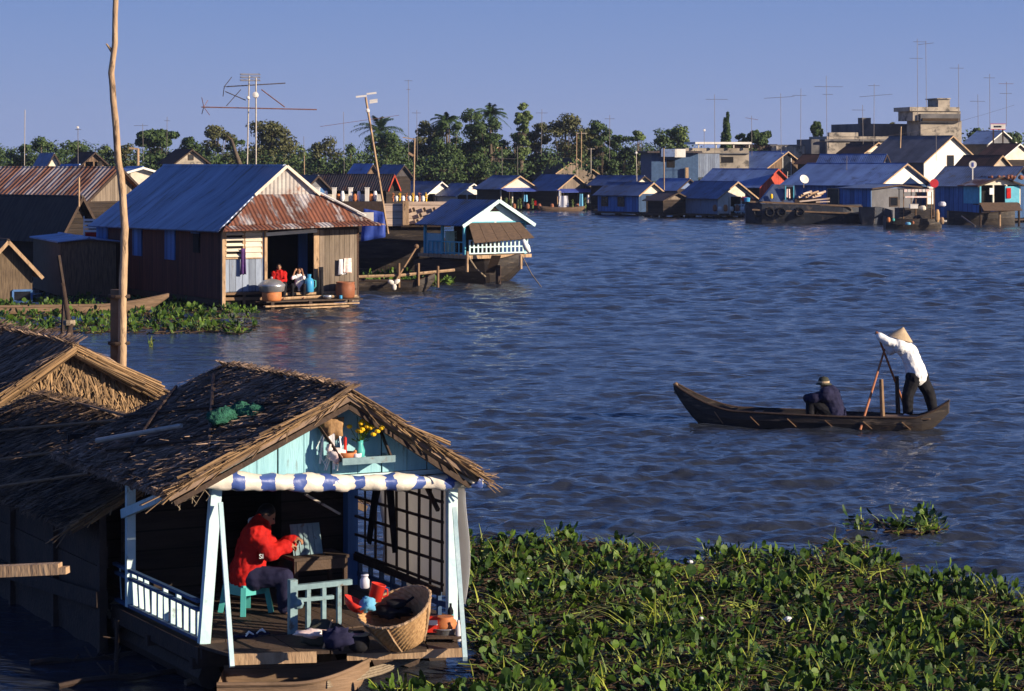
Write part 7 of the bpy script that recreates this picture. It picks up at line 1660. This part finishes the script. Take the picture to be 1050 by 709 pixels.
# ================================================================ AERIALS ON THE SKYLINE
AG = 'aerial masts on the skyline'
AL = [
 (25, 113, 170, 200, (), 'thin bare mast at the far left skyline', .1), (80, 129, 176, 220, ((133, -3, 3, 3, 1.5, 0, 'metal'),), 'mast with white cap above the bushy tree at the left', .05),
 (147, 127, 165, 230, ((129, -9, 5, 5, 1.5, 0, 'metal'),), 'small thin aerial right of the tall pole', .0), (171, 120, 165, 235, ((124, -3, 3, 3, 1.2, 0, 'metal'),), 'short aerial above the flat crowned tree', 0),
 (353, 115, 180, 180, ((124, -24, 56, 18, 2.2, 6, 'metal_rust'),), 'thin mast carrying one very long tilted red aerial', 0), (419, 82, 165, 230, ((83, -4, 4, 3, 1, 0, 'metal'), (92, -2, 2, 2, 1.5, 0, 'metal_rust')), 'tall thin mast with small cross bar right of the broad palm', 0),
 (428, 113, 165, 235, ((116, -5, 4, 4, 1.5, 0, 'metal'),), 'faint low aerial left of the tall palms', 0), (555, 112, 160, 240, ((116, -6, 6, 4, 1.5, 0, 'metal'),), 'thin aerial behind the slender tree', 0),
 (625, 118, 165, 240, ((122, -5, 5, 4, 1.5, 0, 'metal'),), 'faint aerial right of the dense tree clump', 0), (722, 132, 160, 240, (), 'pole with pale disc left of the conifer pair', 0),
 (733, 97, 158, 245, ((102, -9, 14, 7, 1.6, 0, 'metal'),), 'tall aerial mast left of the conifer pair', 0), (771, 119, 160, 245, ((122, -6, 7, 5, 3, -1, 'metal_rust'),), 'rusty aerial above the flat topped tree', 0),
 (801, 96, 158, 250, ((100, -17, 15, 9, 1.6, 1, 'metal'),), 'wide single boom aerial on the skyline right of the conifers', 0), (821, 91, 150, 240, ((98, -9, 6, 5, 1.5, 0, 'metal'),), 'thin mast left of the ruined building', 0),
 (848, 78, 150, 240, ((89, -12, 18, 8, 1.8, 0, 'metal'), (97, -4, 7, 4, 1.5, 0, 'metal')), 'tall two boom aerial above the crumbling building', 0), (885, 108, 148, 250, ((113, -11, 3, 5, 1.5, 0, 'metal'),), 'short mast with left pointing boom by the rooftop greenery', 0),
 (896, 86, 150, 245, ((88, -6, 6, 4, 1.4, 0, 'metal'), (98, -15, 20, 9, 1.6, 1.5, 'metal')), 'wide boomed aerial left of the concrete tower', 0), (941, 40, 124, 262, ((43, -4, 10, 4, 1.4, 0, 'metal'), (60, -8, 6, 5, 1.6, 0, 'metal')), 'tallest thin mast rising above the concrete tower', 0),
 (950, 42, 112, 264, ((45, -8, 9, 6, 1.4, 1, 'metal'),), 'second tall mast standing right behind the tower', 0), (983, 66, 130, 262, ((70, -9, 6, 5, 1.6, 0, 'metal'),), 'tall mast at the right corner of the tower', 0),
 (1003, 97, 130, 262, ((104, -8, 8, 5, 1.6, 0, 'metal'),), 'short aerial right of the tower', 0), (1015, 76, 132, 262, ((80, -6, 6, 4, 1.6, 0, 'metal'),), 'thin tall mast left of the name board', 0),
 (1032, 84, 130, 258, ((86, -8, 8, 5, 1.6, 0, 'metal_rust'), (96, -7, 6, 4, 1.5, 0, 'metal')), 'two boom aerial at the right edge', 0),
 (596, 135, 172, 225, ((137, -5, 6, 4, 1.0, 0, 'metal_pale'),), 'right one of the short pale twin poles on the large plank gable', .2), (591, 136, 170, 226, (), 'left one of the short pale twin poles on the large plank gable', .2),
 (606, 152, 178, 225, ((153, -4, 4, 3, 1.0, 0, 'metal_pale'),), 'small aerial on the slope of the large plank gable', .1), (515, 150, 184, 262, ((163, -10, 14, 5, 1.2, 0, 'metal'),), 'thin mast before the tall brown roofed house', 0),
 (531, 150, 186, 250, ((151, -3, 14, 5, 1.2, 1, 'metal'),), 'thin mast right of the tall brown roofed house', 0), (681, 152, 195, 216, (), 'pale wooden mast in front of the dark blue building', .3),
 (653, 155, 186, 240, (), 'thin pole with a lamp above the small cream gable', .1), (923, 130, 152, 250, (), 'plain brown pole in front of the dark blue shaded building', .4), (868, 160, 189, 205, (), 'thin pole on the ridge of the long bright blue roof', .0),
 (807, 176, 194, 228, (), 'short white pole beside the red gable', .1), (960, 133, 165, 244, (), 'thin pole before the concrete tower wall', 0), (312, 140, 178, 210, (), 'thin bare pole right of the big brown green tree', 0), (472 - 160, 160, 184, 170, (), 'short dark pole above the blue fronted low house', .2),
]
for (px, top, base_, Y, aer, lb, xr) in AL:
    antenna(lb + (', wood' if False else ''), px, top, base_, Y, aer, random.uniform(-.8, .8), (.00010 + xr * .0006) * Y, 'metal' if xr < .1 else ('wood_pale' if xr >= .2 else 'metal_pale'), (top + 2, 1.2, 1) if px in (722, 80, 653) else None, AG)
t = thing('utility_pole', 'pale wooden pole with a slanting arm behind the white gabled houses', 'pole', W(424, 205, 228)); s = 228 / F
m = MB(); m.tube([V(0, 0, 0), V(.1, 0, 63 * s)], .085, 7); m.build('shaft', 'wood_pale', t); m = MB(); m.bar(V(.1, 0, 62 * s), V(-11 * s, 0, 64 * s), .09); m.bar(V(0, 0, 45 * s), V(-5 * s, 0, 48 * s), .2); m.build('arm', 'wood_pale', t)
t = thing('utility_pole', 'thick pale T topped pole right behind the tall wooden pole', 'pole', W(141.5, 170, 160)); s = 160 / F
m = MB(); m.tube([V(0, 0, 0), V(0, 0, 17 * s)], .09, 7); m.build('shaft', 'wood_pale', t); m = MB(); m.bar(V(.05, 0, 17 * s), V(-9 * s, 0, 18 * s), .12); m.build('arm', 'wood_pale', t)
m = MB(); a_, b_ = W(830, 146, 255), W(1040, 108, 262); m.tube([a_.lerp(b_, i / 12) + V(0, 0, -.9 * math.sin(math.pi * i / 12)) for i in range(13)], .012, 4); tag(m.build('power_cable', 'metal'), 'thin power cable sagging across the skyline at the right', 'cable')
for t in [o for o in COL.objects if 'dims' in o]: cleanup(t)

# thin afternoon haze over the river
hz = MB(); hz.bx(-1300, 1300, -60, 2600, -2.2, 60)
mh = bpy.data.materials.new('haze'); mh.use_nodes = True; n_ = mh.node_tree.nodes; l_ = mh.node_tree.links; n_.remove(n_['Principled BSDF'])
pv = n_.new('ShaderNodeVolumePrincipled'); pv.inputs['Color'].default_value = (.62, .72, 1.0, 1); pv.inputs['Density'].default_value = .00012; pv.inputs['Anisotropy'].default_value = .2
l_.new(pv.outputs[0], n_['Material Output'].inputs['Volume']); M['haze'] = mh
tag(hz.build('haze', 'haze', None, (0, 0, 0)), kind='stuff')
